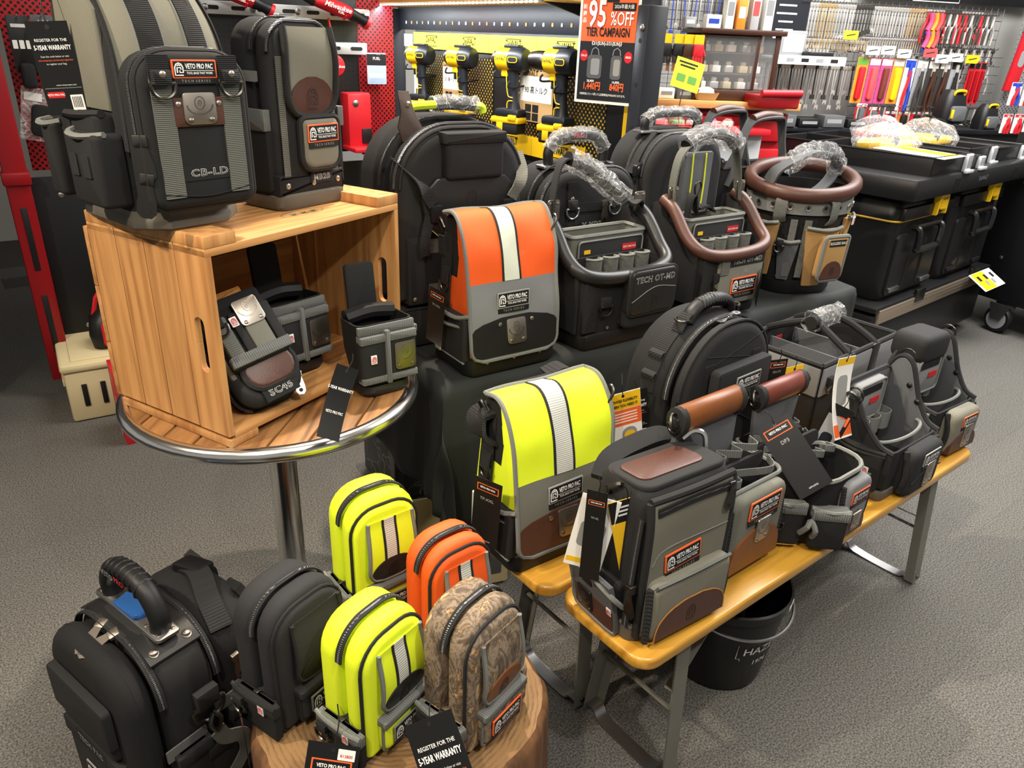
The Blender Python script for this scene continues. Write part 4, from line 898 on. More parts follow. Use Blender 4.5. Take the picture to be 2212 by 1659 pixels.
clip_plate(T, sub(g, 0, .272, .004), .066, .066)
model_name(T, 'CB-LD', .022, sub(g, .006, .135, 0))
obj('bottom_seam', tube(MB(), [g(-W*.8, .095, .002), g(0, .083, .002), g(W*.8, .095, .002)], .002, 5), 'seam', T)
s = FR((-W+.006, -D+.012, 0), (.5, -.5, 0))
gs = FRL(-W*1.0, -D+.028, 0)
puller(T, FR((-W*.97, -D-.03, .20), (.65, -.75, 0)), 0, 0, .075, 2, .006); puller(T, FR((-W*.97, -D-.03, .12), (.65, -.75, 0)), 0, 0, .075, -8, .006)
rivets(T, f, [(-.068, .075), (.01, .072), (.08, .074)], .008, D*1.0+.002)
sl = FRL(-W, 0, 0); rivets(T, sl, [(.06, .068), (-.02, .068), (-.10, .068)], .008, .002)
# left side: olive upper, pockets
obj('side_panel', slab(MB(), [(-D*.8, .26), (D*.55, .26), (D*.50, .46), (D*.2, .50), (-D*.6, .48)], -.008, .004, sl, .003), 'olive', T)
for (u, hh, ww, t, m_) in ((-.03, .20, .20, .03, 'blk'), (.03, .16, .13, .052, 'blk'), (-.115, .17, .06, .05, 'blk')):
    q = obj('side_pocket', slab(MB(), rr0(ww, hh, .012, u, .055), 0, t, sl, .012, 3), m_, T); binding(q, [sl(u-ww/2, .055+hh, t*.5), sl(u-ww*.2, .052+hh, t+.004), sl(u+ww*.1, .048+hh, t+.002), sl(u+ww/2, .055+hh, t*.6)], .007 if t > .04 else .009, 'gbind' if t > .04 else 'blk2')
for k in range(2): obj('inner_webbing', slab(MB(), rr0(.03, .05, .003, .0+k*.05, .12), .052, .055, sl), 'bwebx', T)
# top handle ring seen at the top left
obj('carry_ring', tube(MB(), [(-W*.8+.03*math.cos(R(a)), .02, .50+.026*math.sin(R(a))) for a in range(0, 360, 40)], .005, 6, True, 2), 'chrome', T)

T.scale = (.96, .96, .82)
# ---------------------------------------------------------------- slim pouch beside it
w, d, h = .205, .14, .405; W, D = w/2, d/2; yaw = 58
T = thing('slim_tool_pouch', 'slim grey and black tool pouch with brown leather oval on the crate', 'pouch', (*fl((-.545, 1.70), yaw, w, d), PZC+.001), yaw); f = FRF(0)
ol = rr0(w*.96, h, rt=.065, rb=.02, n=7)
obj('base', skin(MB(), [rring(w*.98, d*.98, .025, 0), rring(w*1.03, d*1.05, .025, .008), rring(w*1.03, d*1.05, .025, .032), rring(w*.98, d*.98, .025, .036)]), 'rubg', T)
obj('back_shell', slab(MB(), ol, -D, D*.1, f, .025, 3, True), 'blk', T); obj('front_shell', slab(MB(), inset(ol, .003), D*.16, D*.86, f, .02, 3, True), 'blk2', T)
za = sorted([(u, v) for u, v in ol if v > .10], key=lambda p: math.atan2(p[1]-h*.4, p[0])); zipper(T, [f(u, v, D*.13) for u, v in za], .013, (0, 1, 0), 1); puller(T, FRT(h, -.01, -D*.1), 0, 0, .035, 50, .004, 'chrome')
obj('panel_zipper', tube(MB(), [f(u*.97, v*.99, D*.80) for u, v in za], .0045, 6, sm=0), 'zip', T)
obj('base_band', slab(MB(), rr0(w*1.0, .05, .004, 0, .03), -D*1.0, D*1.0, f, .01, 2, True), 'blk', T); rivets(T, f, [(-w*.38, .055), (0, .055), (w*.38, .055)], .007, D*1.0)
fpn = obj('front_panel', slab(MB(), rr0(w*.84, h*.86, .03, .006, .04), D*.8, D*.95, f, .01, 3), 'blk2', T)
for sx in (-1, 1): obj('webbing_band', slab(MB(), rr0(.018, h*.70, .002, sx*w*.36, .045), D*.95, D*.97, f), 'gweb', T)
b0, b1 = .203, .388
def half(v): q = (v-b0)/.055; return (w*.36-.05)+.05*math.sqrt(max(0, 1-(1-min(1, q))**2)) if q < 1 else w*.36*(1-.06*(v-b0)/(b1-b0))
fg = lambda u, v, t=0: f(u+.008, v, D*.99+.010*math.sin(math.pi*(v-b0)/(b1-b0))+t+.003*math.sin(v*40+u*12))
vs = [b0+(b1-b0)*k/20 for k in range(21)]
fo = obj('flap', sheet(MB(), vs, lambda v: -half(v), half, -.008, 0, fg, 8), 'olive', T)
obj('flap_binding', tube(MB(), [fg(-half(v), v, .001) for v in reversed(vs)]+[fg(half(v), v, .001) for v in vs], .008, 8, sm=0), 'bind', fo)
lv = [b0+.006+.078*k/10 for k in range(11)]; lh = lambda v: half(v)*.95*math.sqrt(max(.0, 1-((v-lv[0])/.079)**2.6))
obj('leather_oval', sheet(MB(), lv, lambda v: -lh(v), lh, 0, .003, fg, 8), 'leath', fo); obj('embossed_emblem', emblem(MB(), .017, planar(sub(fg, 0, b0+.040)), 0, 0, .18, .0052), 'pipe', fo)
lp = obj('lower_pocket', slab(MB(), rr0(w*.54, .112, .03, w*.10, .088, rt=.014), D*.9, D+.018, f, .012, 3), 'olive', T)
binding(lp, [f(u, v, D+.008) for u, v in rr0(w*.56, .114, .03, w*.10, .087, rt=.014)], .0075, 'bind', True, sm=0); patch(T, sub(f, w*.10, .168, D+.018), w*.46, 'orange')
model_name(T, 'MB2B', .018, sub(f, w*.12, .066, D+.001), sx=1.1)
sl = FRL(-W*.96, 0, 0)
for sd in (sl, FRR(W*.96, 0, 0)):
    q = obj('side_pocket', slab(MB(), rr0(d*.8, .18, .01, -.005, .04), -.004, .014, sd, .008), 'blk', T); obj('pocket_band', slab(MB(), rr0(d*.82, .045, .002, -.005, .175), 0, .018, sd, .002), 'gwebx', q)
obj('webbing_tab', slab(MB(), rr0(.05, .022, .002, -.0, .275), 0, .004, sl), 'gwebx', T)

# ---------------------------------------------------------------- pouches in and in front of the crate
def crl(x, y):                          # crate-local to world
    c, s_ = math.cos(R(CY)), math.sin(R(CY)); return (cx+x*c-y*s_, cy+x*s_+y*c)
w, d, h = .13, .075, .215; W, D = w/2, d/2
T = thing('zip_meter_pouch', 'leaning grey and black meter pouch with silver clip inside the crate', 'pouch', (*crl(-.145, -.17), TZ+.045), CY-10, rot=(R(-38), R(-10), R(CY-14))); f = FRF(0)
ol = rr0(w, h, rt=.045, rb=.04, n=6)
obj('back_shell', slab(MB(), ol, -D, 0, f, .02, 3, True), 'blk', T); obj('front_shell', slab(MB(), inset(ol, .002), .004, D*1.0, f, .018, 3, True), 'blk2', T); zipper(T, [f(u, v, .002) for u, v in ol[8:26]], .010, (0, 1, 0), 1)
obj('grey_panel', slab(MB(), rr0(w*.9, h*.42, .01, 0, h*.28), -D*.9, D*.97, f, .006), 'oliveg', T)
q = obj('top_pocket', slab(MB(), rr0(w*.84, h*.62, .008, .004, h*.34), D*.9, D+.018, f, .006), 'blk', T)
obj('suede_trim', slab(MB(), rr(w*.62, .022, .003, -w*.06, h*.955), D*.8, D+.016, f, .004), 'suede', q)
for (u, ww, m_) in ((-w*.30, w*.20, 'gweb'), (-w*.10, w*.12, 'blk2'), (w*.12, w*.30, 'oliveg'), (w*.36, w*.14, 'blk2')):
    p2 = obj('small_pocket', slab(MB(), rr0(ww, h*.44, .004, u+.004, h*.36), D+.016, D+.026, f, .003), m_, q)
obj('pocket_band', slab(MB(), rr0(w*.88, .020, .002, .004, h*.36), D+.016, D+.029, f, .002), 'gwebx', q)
clip_plate(T, sub(f, w*.15, h*.76, D+.026), .046, .05); red_tab(T, sub(f, 0, 0, D+.026), -w*.10, h*.72, .9); dring(T, f, -w*.32, h*.72, .014, .003, t=D+.032)
lo = obj('leather_flap', slab(MB(), rr0(w*.72, h*.30, .03, .008, h*.13), D, D+.012, f, .006, 3), 'leath', T); binding(lo, [f(u, v, D+.006) for u, v in rr0(w*.74, h*.31, .03, .008, h*.125)], .006, 'bind', True, sm=0)
model_name(T, 'SC45', .019, sub(f, .006, h*.075, D+.006), sx=1.0); puller(T, f, w*.44, h*.12, .035, -20, .012, 'chrome'); T.scale = (1.25, 1.25, 1.22)
def clip_pouch(label, loc, yaw, tilt=0, tag_=True):
    w, d, h = .125, .085, .155; W, D = w/2, d/2
    T = thing('clip_pouch', label, 'pouch', loc, yaw, 'belt pouches with a tall hanger flap', rot=(R(-tilt), 0, R(yaw))); f = FRF(0)
    obj('base', skin(MB(), [rring(w*.8, d*.85, .02, 0), rring(w*.9, d*.98, .025, .008), rring(w*.88, d*.95, .025, .022)]), 'leathb', T)
    obj('body', skin(MB(), [rring(w*.82, d*.85, .025, .018), rring(w*.98, d, .02, h*.6), rring(w, d, .015, h), rring(w*.95, d*.92, .015, h), rring(w*.9, d*.85, .02, .05)]), 'blk', T)
    bk = obj('hanger_flap', slab(MB(), rr0(w*.52, .105, .008, -.004, h*.98), -.004, .004, FR((0, D*.8, 0), (1, 0, 0), (0, .08, 1)), .003), 'blk', T)
    obj('roll_top', tube(MB(), [(-W*.85, D*.7, h*1.0), (0, D*.7, h*1.04), (W*.85, D*.7, h*1.0)], .016, 8), 'leathb', T); rivets(T, f, [(-W*.7, h*1.03)], .006, -D*.45)
    for (u, ww, hh, t) in ((-w*.27, w*.46, h*.66, .010), (w*.24, w*.50, h*.66, .012)):
        q = obj('front_pocket', slab(MB(), rr0(ww, hh, .010, u, .03), D*.8, D+t, f, .008, 3), 'blk2', T); obj('pocket_band', slab(MB(), rr0(ww, .016, .002, u, .03+hh-.014), D*.8, D+t+.003, f, .002), 'gwebx', q)
        obj('lower_band', slab(MB(), rr0(ww, .014, .002, u, .034), D*.8, D+t+.002, f, .002), 'gwebx', q)
    obj('rim_band', slab(MB(), rr0(w*1.0, .018, .002, 0, h-.02), D*.9, D+.004, f, .002), 'gwebx', T)
    obj('centre_webbing', slab(MB(), rr0(.010, h*.72, .002, -.004, .03), D, D+.016, f, .002), 'gwebx', T)
    clip_plate(T, sub(f, w*.26, h*.54, D+.013), .048, .058, 'nickd'); red_tab(T, sub(f, 0, 0, D+.013), -w*.30, h*.56, .9)
    s2 = FRR(W, 0, 0); q = obj('side_pocket', slab(MB(), rr0(d*.6, h*.6, .005, 0, .03), -.004, .016, s2, .005), 'blk', T); obj('pocket_band', slab(MB(), rr0(d*.62, .014, .002, 0, .03+h*.56), 0, .018, s2), 'gwebx', q)
    return T
clip_pouch('dark belt pouch with tall hanger flap standing back inside the crate', (*crl(.035, -.045), TZ+.036), CY-8, 4).scale = (1.2, 1.2, 1.2)
clip_pouch('dark belt pouch with tall hanger flap at the table edge beside the crate opening', (*crl(.125, -.245), TZ+.002), CY-22, 3).scale = (1.2, 1.2, 1.2)

# ---------------------------------------------------------------- riser under the back row
T = thing('display_riser', 'low black box lifting the back row of bags on the cloth', 'box', (*pf(.70, .377), PZ+.008), 35)
m = MB(); box(m, (0, 0, .06), (1.24, .235, .116), .006); obj('box_body', m, 'blk', T); m = MB(); box(m, (0, 0, .119), (1.25, .24, .006), .002); obj('box_lid', m, 'blk2', T)
RZ = PZ+.008+.1225
# ---------------------------------------------------------------- big black backpack
w, d, h = .44, .25, .515; W, D = w/2, d/2
T = thing('large_backpack', 'large black arched backpack with lime handle, behind the orange flap-over bag', 'backpack', (*fl(pf(.075, .25), 35, w, d), RZ), 35); f = FRF(0)
ol = rr0(w, h, rt=w*.40, rb=.03, n=9); up = lambda q: sorted([p for p in q if p[1] > .08], key=lambda p: math.atan2(p[1]-h*.4, p[0]))
obj('back_shell', slab(MB(), ol, -D, D*.15, f, .035, 3, True), 'blk', T); obj('front_shell', slab(MB(), inset(ol, .012), D*.2, D*.98, f, .045, 4, True), 'blk2', T)
zipper(T, [f(u, v, D*.17) for u, v in up(ol)], .016, (0, 1, 0), 1); binding(T, [f(u, v, D*.72) for u, v in up(inset(ol, .012))], .0055, 'zip', name='front_zipper', sm=0); binding(T, [f(u, v, D*.86) for u, v in up(inset(ol, .022))], .005, 'bind', name='piping', sm=0)
tp = obj('top_pocket', slab(MB(), rr0(w*.42, .105, .015, w*.03, h*.70), D*.9, D+.030, f, .012, 3), 'blk', T); obj('pocket_flap', slab(MB(), rr0(w*.44, .03, .004, w*.03, h*.885), D*.9, D+.034, f, .006), 'bwebx', tp)
yk = [(-w*.33, .22), (-w*.20, .17), (w*.20, .17), (w*.33, .22), (w*.36, .30), (w*.25, .345), (0, .362), (-w*.25, .345), (-w*.36, .30)]
yo = obj('leather_yoke', slab(MB(), [(u+w*.02, v+.02) for u, v in yk], D*.95, D+.018, f, .006), 'leathb', T); obj('embossed_emblem', emblem(MB(), .020, f, w*.02, .305, .16, D+.0185), 'bind', yo)
binding(yo, [f(u+w*.02, v+.022, D+.019) for u, v in yk[:4]], .0012, 'stitchy', name='stitching', sm=1)
for sx in (-1, 1):
    st = obj('compression_strap', strap(MB(), [f(w*.02+sx*w*.46, h*.80, D*.5), f(w*.02+sx*w*.38, h*.70, D+.018), f(w*.02+sx*w*.29, .30, D+.026)], .034, .004, (.8, 0, .6*sx)), 'gweb' if sx > 0 else 'bweb', T)
    obj('buckle', slab(MB(), rr(.036, .05, .006, w*.02+sx*w*.27, .275), D+.018, D+.032, f, .005), 'plas', st)
    vb = obj('webbing_band', slab(MB(), rr0(.036, .20, .002, w*.02+sx*w*.26, .0), D+.001, D+.005, f), 'gweb', T); obj('box_stitch', slab(MB(), rr0(.05, .085, .003, w*.02+sx*w*.26, .075), D+.004, D+.008, f), 'blk', vb)
    obj('tail_strap', strap(MB(), [f(w*.02+sx*w*.31, .27, D+.02), f(w*.02+sx*w*.36, .20, D+.03), f(w*.02+sx*w*.35, .16, D+.024)], .03, .003, (1, 0, 0)), 'bweb', st)
model_name(T, 'TECH PAC', .027, sub(f, w*.05, .155, D+.001), sx=1.0)
obj('lower_panel', slab(MB(), rr0(w*.86, .20, .01, 0, -.11+.12), D*.7, D*1.02, f, .01), 'blk2', T)
obj('yellow_tag', slab(MB(), rr(.022, .035, .002, -w*.12, .115), D+.004, D+.007, f), 'lime', T)
hb = obj('handle', tube(MB(), [(-W*.56, -.005, h*1.01), (-W*.5, -.005, h*1.045), (0, -.005, h*1.055), (W*.5, -.005, h*1.045), (W*.56, -.005, h*1.01)], .012, 8), 'lime', T)
obj('grip', tube(MB(), [(-W*.16, -.005, h*1.055), (0, -.005, h*1.06), (W*.42, -.005, h*1.05)], .017, 10), 'plas', hb); wrapfilm(hb, [(-W*.2, -.005, h*1.055), (0, -.005, h*1.062), (W*.46, -.005, h*1.05)], .022, seed=9)
lt = obj('handle_mount', slab(MB(), [(-.030, -.06), (.030, -.06), (.034, -.02), (.020, .02), (.016, .075), (-.014, .075), (-.018, .02), (-.034, -.02)], 0, .012, FR((-W*.60, -.035, h*.985), (.9, -.42, 0), (-.08, .3, 1)), .005), 'pipe', T); rivets(lt, FR((-W*.60, -.035, h*1.03), (.9, -.42, 0)), [(-.0, .02)], .007, .014)
obj('side_buckle', slab(MB(), rr(.05, .06, .01, 0, 0), 0, .03, FRL(-W-.002, -.04, h*.55), .01), 'plas', T)
rivets(T, f, [(-w*.38, .03), (-w*.1, .03), (w*.2, .03), (w*.4, .03)], .007, D*1.02)

# ---------------------------------------------------------------- shared: backpack with arched grip handle
def grip_handle(P, W, h, span=.5, lift=.09, r=.017, wrap=None, y=0, seed=3, mat='rub'):
    pts = [(-W*span, y, h-.01), (-W*span*1.02, y, h+lift*.45), (-W*span*.7, y, h+lift*.9), (0, y, h+lift), (W*span*.7, y, h+lift*.9), (W*span*1.02, y, h+lift*.45), (W*span, y, h-.01)]
    hd = obj('handle', tube(MB(), pts, r, 10), mat, P)
    obj('handle_plate', slab(MB(), rr(W*span*2+.07, .05, .008), 0, .008, FRT(h-.012, 0, y), .003), 'steel', P)
    if wrap: wrapfilm(hd, pts[wrap[0]:wrap[1]], r*1.35, seed=seed)
    return hd
w, d, h = .40, .20, .365; W, D = w/2, d/2
T = thing('black_tool_backpack', 'black tool backpack with D-rings and film-wrapped arched handle behind the black open tote', 'backpack', (*fl(pf(.575, .265), 35, w, d), RZ), 35); f = FRF(0); ol = rr0(w, h, rt=w*.30, rb=.03, n=8)
obj('back_shell', slab(MB(), ol, -D, D*.2, f, .03, 3, True), 'blk', T); obj('front_shell', slab(MB(), inset(ol, .006), D*.26, D, f, .03, 4, True), 'blk2', T); zipper(T, [f(u, v, D*.23) for u, v in up(ol)], .014, (0, 1, 0), 1); binding(T, [f(u, v, D*.8) for u, v in up(inset(ol, .006))], .005, 'zip', name='front_zipper', sm=0)
grip_handle(T, W, h, .55, .085, wrap=(1, 6), seed=11); lettering(T, 'PRO', .022, FR((-.01, -.019, h+.083)), 0, 0, 'red', .02, t=.001)
for sx in (-1, 1): obj('webbing_band', slab(MB(), rr0(.034, h*.80, .002, sx*w*.22, .03), D, D+.003, f), 'bweb', T); dring(T, f, sx*w*.22, h*.66, .024, .0036, t=D+.012, mat='steel'); rivets(T, f, [(sx*w*.22, h*.74)], .008, D+.006)
for k in range(3): obj('webbing_row', slab(MB(), rr0(w*.36, .028, .002, 0, h*(.40+.11*k)), D, D+.004, f), 'bwebx', T)
model_name(T, 'X-MDT', .024, sub(f, w*.0, h*.50, D+.005), sx=1.0); puller(T, f, w*.12, h*.66, .06, 4, D+.006, 'nickd')
w, d, h = .40, .20, .46; W, D = w/2, d/2
T = thing('piped_backpack', 'black and grey backpack with yellow piping behind the brown-rimmed tote', 'backpack', (*fl(pf(.99, .265), 35, w, d), RZ-.0), 35); f = FRF(0); ol = rr0(w, h, rt=w*.36, rb=.03, n=8)
obj('back_shell', slab(MB(), ol, -D, D*.1, f, .03, 3, True), 'blk', T); obj('front_shell', slab(MB(), inset(ol, .008), D*.16, D, f, .035, 4, True), 'blk2', T); zipper(T, [f(u, v, D*.13) for u, v in up(ol)], .014, (0, 1, 0), 1); binding(T, [f(u, v, D*.75) for u, v in up(inset(ol, .008))], .0045, 'zip', name='front_zipper', sm=0)
obj('grey_panel', slab(MB(), rr0(w*.36, h*.55, .01, w*.10, h*.30), D*.95, D+.012, f, .006), 'grey2', T)
for x in (w*.02, w*.18): obj('yellow_piping', tube(MB(), [f(x, h*.32, D+.014), f(x+.004, h*.58, D+.015), f(x, h*.84, D+.013)], .0028, 6), 'ypipe', T)
obj('yellow_piping', tube(MB(), [f(-w*.36, h*.55, D*.8), f(-w*.34, h*.75, D*.86), f(-w*.22, h*.92, D*.8)], .0022, 6), 'ypipe', T)
obj('lower_pocket', slab(MB(), rr0(w*.6, h*.30, .02, w*.08, .03), D, D+.03, f, .015), 'blk', T)
for sx in (-1, 1): obj('side_strap', strap(MB(), [(sx*W*.55, -D*.2, h*.98), (sx*W*.85, -D*.3, h*.86), (sx*W*1.02, -D*.3, h*.70)], .05, .006, (0, 1, 0)), 'bweb', T); q = obj('buckle', slab(MB(), rr(.05, .04, .006), 0, .016, FR((sx*W*.97, -D*.6, h*.74), (1, 0, -.3*sx)), .005), 'plas', T); rivets(q, FR((sx*W*.97, -D*.6, h*.74), (1, 0, -.3*sx)), [(-.012, .008), (.012, .008)], .005, .016)
grip_handle(T, W, h, .62, .05, .016, wrap=(1, 6), seed=21)
# ---------------------------------------------------------------- open totes with padded rims
def open_tote(label, loc, yaw, w, d, h, rim, name_text, front, strap_pts, film_pts, film_seed, tray='oliveg', olive=False):
    T = thing('open_tool_tote', label, 'tote', loc, yaw, 'open tool totes with padded rims'); W, D = w/2, d/2; f = FRF(0); H = .238; h = .38
    obj('base', skin(MB(), [rring(w*.86, d*.92, .03, 0), rring(w*.89, d*.95, .03, .01), rring(w*.89, d*.95, .03, .045), rring(w*.86, d*.92, .03, .05)]), 'rub', T)
    obj('body', skin(MB(), [rring(w*.86, d*.9, .03, .04), rring(w*.93, d*.97, .035, H*.6), rring(w*.98, d, .04, H), rring(w*.92, d*.94, .035, H), rring(w*.86, d*.88, .03, .07)]), 'blk', T)
    rp = [(-W*.98, D*.55, h), (-W*1.0, D*.1, h*.93), (-W*1.01, -D*.45, h*.74), (-W*.93, -D*.86, H+.006), (-W*.6, -D*1.02, H-.012), (0, -D*1.05, H-.018), (W*.6, -D*1.02, H-.012), (W*.93, -D*.86, H+.006), (W*1.01, -D*.45, h*.74), (W*1.0, D*.1, h*.93), (W*.98, D*.55, h)]
    obj('padded_rim', tube(MB(), rp, .0205, 12), rim, T)
    obj('rim_stitching', tube(MB(), [(p[0]*1.0, p[1]*1.0-.012, p[2]-.012) for p in rp[2:9]], .0012, 4), 'stitch' if rim == 'leathb' else 'leatht', T)
    for sx in (-1, 1):
        ol = [(-D*.9, .06), (D*.86, .06), (D*.88, H), (D*.45, h*.74), (-D*.1, h*.93), (-D*.55, h*1.0), (-D*.9, h*.95)]
        obj('side_wall', slab(MB(), ol, -.005, .005, FR((sx*W*.96, 0, 0), (0, -1, 0)), .002), 'blk', T)
        bk = obj('strap_bracket', slab(MB(), rr(.045, .06, .008), 0, .004, FRF(D*.30, sx*W*.93, h*1.04), .0015), 'nickd', T); rivets(bk, FRF(D*.30, sx*W*.93, h*1.04), [(-.013, .02), (.013, .02), (0, -.015)], .005, .004, 'nick')
    # raised centre tray
    tz = .318; tx = .018
    tr = obj('centre_tray', skin(MB(), [rring(w*.72, d*.34, .012, H*.55, tx, D*.30), rring(w*.80, d*.40, .012, tz, tx, D*.30), rring(w*.77, d*.35, .010, tz, tx, D*.30), rring(w*.70, d*.30, .010, H*.62, tx, D*.30)]), tray, T)
    obj('tray_rim', tube(MB(), rring(w*.79, d*.38, .012, tz, tx, D*.30), .007, 6, True, 0), 'gbind', tr)
    tf = FRF(D*.30-d*.20, tx)
    pn = obj('tray_front', slab(MB(), rr0(w*.70, tz*.46, .012, 0, tz*.50), .001, .008, tf, .003), 'blk2', T); binding(pn, [tf(u, v, .008) for u, v in rr0(w*.70, tz*.46, .012, 0, tz*.50)], .003, 'gbind', True, sm=0)
    obj('red_label', slab(MB(), rr(.056, .020, .001, w*.20, tz*.86), .008, .0095, tf), 'red', pn); obj('yellow_label', slab(MB(), rr(.024, .012, .001, -w*.26, tz*.86), .008, .0095, tf), 'tagy', pn); lettering(pn, 'VETO PRO PAC', .008, tf, w*.20, tz*.86, 'ltxt', .02, t=.0105)
    for k in range(4):
        x = -w*.26+k*w*.175; loop_row(T, [(x, D*.30-d*.21, tz*.80), (x+.006, D*.30-d*.21-.05, tz*.82), (x+.040, D*.30-d*.21-.05, tz*.82), (x+.048, D*.30-d*.21, tz*.80)], 0, band=.085, bmat='gweb', name='tool_loop')
        binding(T, [(x, D*.30-d*.21, tz*.80), (x+.006, D*.30-d*.21-.05, tz*.82), (x+.040, D*.30-d*.21-.05, tz*.82), (x+.048, D*.30-d*.21, tz*.80)], .0045, 'gbind', name='loop_binding')
    obj('inner_lining', slab(MB(), rr0(w*.84, H*.9, .02, 0, .05), -.003, .003, FRF(-D*.30)), 'blk', T)
    rivets(T, f, [(-w*.36, .065), (-w*.16, .062), (w*.12, .062), (w*.36, .065)], .006, D*.95); dring(T, f, -w*.22, H*.58, .023, .0036, t=D+.006)
    obj('web_panel', slab(MB(), rr0(.05, H*.7, .003, -w*.36, .06), D*.9, D*.99, f, .002), 'bweb', T)
    front(T, f, w, d, H, D)
    hs = obj('carry_strap', strap(MB(), strap_pts, .048, .005, lambda q: (.35, .94, 0)), 'bwebd' if not olive else 'gweb', T)
    obj('grip', tube(MB(), film_pts, .019, 10, sx=1.2), 'rub', hs); wrapfilm(hs, film_pts, .033, seed=film_seed)
    return T
def front_a(T, f, w, d, H, D):
    q = obj('front_pocket', slab(MB(), rr0(w*.50, H*.66, .02, w*.20, .055), D*.85, D+.03, f, .014, 3), 'blk', T)
    o = obj('pocket_flap', slab(MB(), rr0(w*.52, H*.60, .022, w*.20, .10), D+.012, D+.042, f, .012, 3), 'leathb', T); binding(o, [f(u, v, D+.034) for u, v in rr0(w*.52, H*.60, .022, w*.20, .10)], .004, 'bind', True, sm=0)
    m = text(MB(), 'TECH OT-MD', .0255, f, w*.20, .10+H*.47, .032, .95, t=D+.0435, sp=1.12); obj('lettering', m, 'ltxt', o); obj('lettering_fill', text(MB(), 'TECH OT-MD', .0255, f, w*.20, .10+H*.47, -.002, .95, t=D+.044, sp=1.12), 'black', o)
    obj('seam', tube(MB(), [f(-w*.04, .10+H*.20, D+.042), f(w*.20, .10+H*.36, D+.043), f(w*.44, .10+H*.32, D+.042)], .0014, 5), 'gbind', o); obj('embossed_emblem', emblem(MB(), .015, f, w*.22, .10+H*.17, .18, D+.0425), 'bind', o)
open_tote('black open tool tote with black padded rim on the display cloth', (*fl((.182, 2.03), 36, .37, .25), PZ+.006), 36, .37, .25, .335, 'leathb', 'TECH OT-MD', front_a,
          [(-.172, .04, .34), (-.165, .05, .44), (-.13, .06, .53), (-.06, .05, .52), (.04, .03, .455), (.11, .02, .40), (.165, .035, .40), (.19, .04, .36)],
          [(-.115, .055, .538), (-.05, .05, .512), (.01, .035, .47), (.085, .025, .415)], 31)
def front_b(T, f, w, d, H, D):
    q = obj('front_panel', slab(MB(), rr0(w*.62, H*.70, .01, w*.08, .045), D*.9, D+.010, f, .005), 'oliveg', T)
    model_name(q, 'TECH OT-MD', .022, sub(f, w*.14, H*.82, D+.010), sx=1.0)
    lettering(q, '| AB |', .018, f, w*.13, H*.66, 'gtxt', .01, t=D+.011); patch(T, sub(f, w*.13, H*.47, D+.010), w*.36, 'orange'); obj('web_square', slab(MB(), rr0(.04, .05, .002, -w*.17, H*.66), D+.01, D+.014, f), 'gweb', q)
open_tote('open tool tote with brown leather rim on the display cloth', (*fl((.588, 2.342), 36, .36, .25), PZ+.006), 36, .36, .25, .335, 'leath', 'TECH OT-MD', front_b,
          [(-.165, .04, .34), (-.172, .04, .44), (-.15, .04, .53), (-.07, .04, .575), (.03, .04, .58), (.10, .04, .55), (.14, .04, .47), (.165, .04, .36)],
          [(-.135, .04, .552), (-.07, .04, .582), (.0, .04, .588), (.07, .04, .572), (.105, .04, .545)], 41, olive=True)
# clip and strap bundle in the brown-rimmed tote
q = thing('strap_bundle', 'black webbing strap with a swivel snap hook lying in the brown-rimmed tote', 'strap', (*fl((.60, 2.42), 36, .2, .25), PZ+.30), 36)
obj('webbing', strap(MB(), [(-.06, -.02, -.02), (-.05, -.01, .07), (-.02, .0, .09), (.0, .0, .03)], .035, .006, (.3, 1, 0)), 'bweb', q); obj('webbing', strap(MB(), [(.0, -.0, .045), (.05, .0, .05), (.09, .01, .03)], .04, .008, (.2, 1, 0)), 'bweb', q)
obj('snap_hook', tube(MB(), [(-.005, 0, .09), (.01, 0, .12), (-.005, 0, .135), (-.02, 0, .12), (-.012, 0, .085)], .004, 6), 'gunm', q)

# ---------------------------------------------------------------- tan bucket bag
T = thing('bucket_bag', 'round tan and black rigger bucket bag with thick brown leather rim', 'bag', (*pf(1.735, .185), PZ+.006), 35); T.scale = (1.07, 1.07, 1.2); r0 = .185
def ringe(rx, ry, z, n=40, dip=0): return [(rx*math.cos(2*math.pi*k/n), ry*math.sin(2*math.pi*k/n), z+dip*(.5+.5*math.cos(4*math.pi*k/n))) for k in range(n)]
obj('base', skin(MB(), [ringe(.158, .150, 0), ringe(.166, .156, .01), ringe(.166, .156, .045), ringe(.160, .150, .05)]), 'rub', T)
obj('body', skin(MB(), [ringe(.160, .15, .045), ringe(.172, .16, .16), ringe(.180, .166, .30), ringe(.186, .17, .32), ringe(.176, .16, .32), ringe(.15, .14, .06)]), 'blk', T)
cf = lambda a0: (lambda u, v, t=0: Vector(((.166+.06*v+t)*math.cos(R(a0)+u/.17), ((.166+.06*v)*.93+t)*math.sin(R(a0)+u/.17), v)))
obj('padded_rim', tube(MB(), [(.186*math.cos(2*math.pi*k/32), .172*math.sin(2*math.pi*k/32), .338-.026*math.cos(2*math.pi*k/32-R(-138))) for k in range(32)], .023, 10, True, 2), 'leath', T)
c = cf(-138); band = obj('grommet_band', sheet(MB(), [.255, .27, .285, .30], -.265, .265, .002, .006, c, 30), 'gbind', T)
for k in range(-4, 5): obj('grommet', lathe(MB(), [(.010, 0), (.009, .003), (.005, .002)], 12, cap=False, fr=lambda x, y, z, k=k: c(k*.055+.02+x, .277+y, .007+z)), 'nick', band); obj('grommet_hole', slab(MB(), ell(.0055, .0055, 10, k*.055+.02, .277), .0065, .008, c), 'black', band)
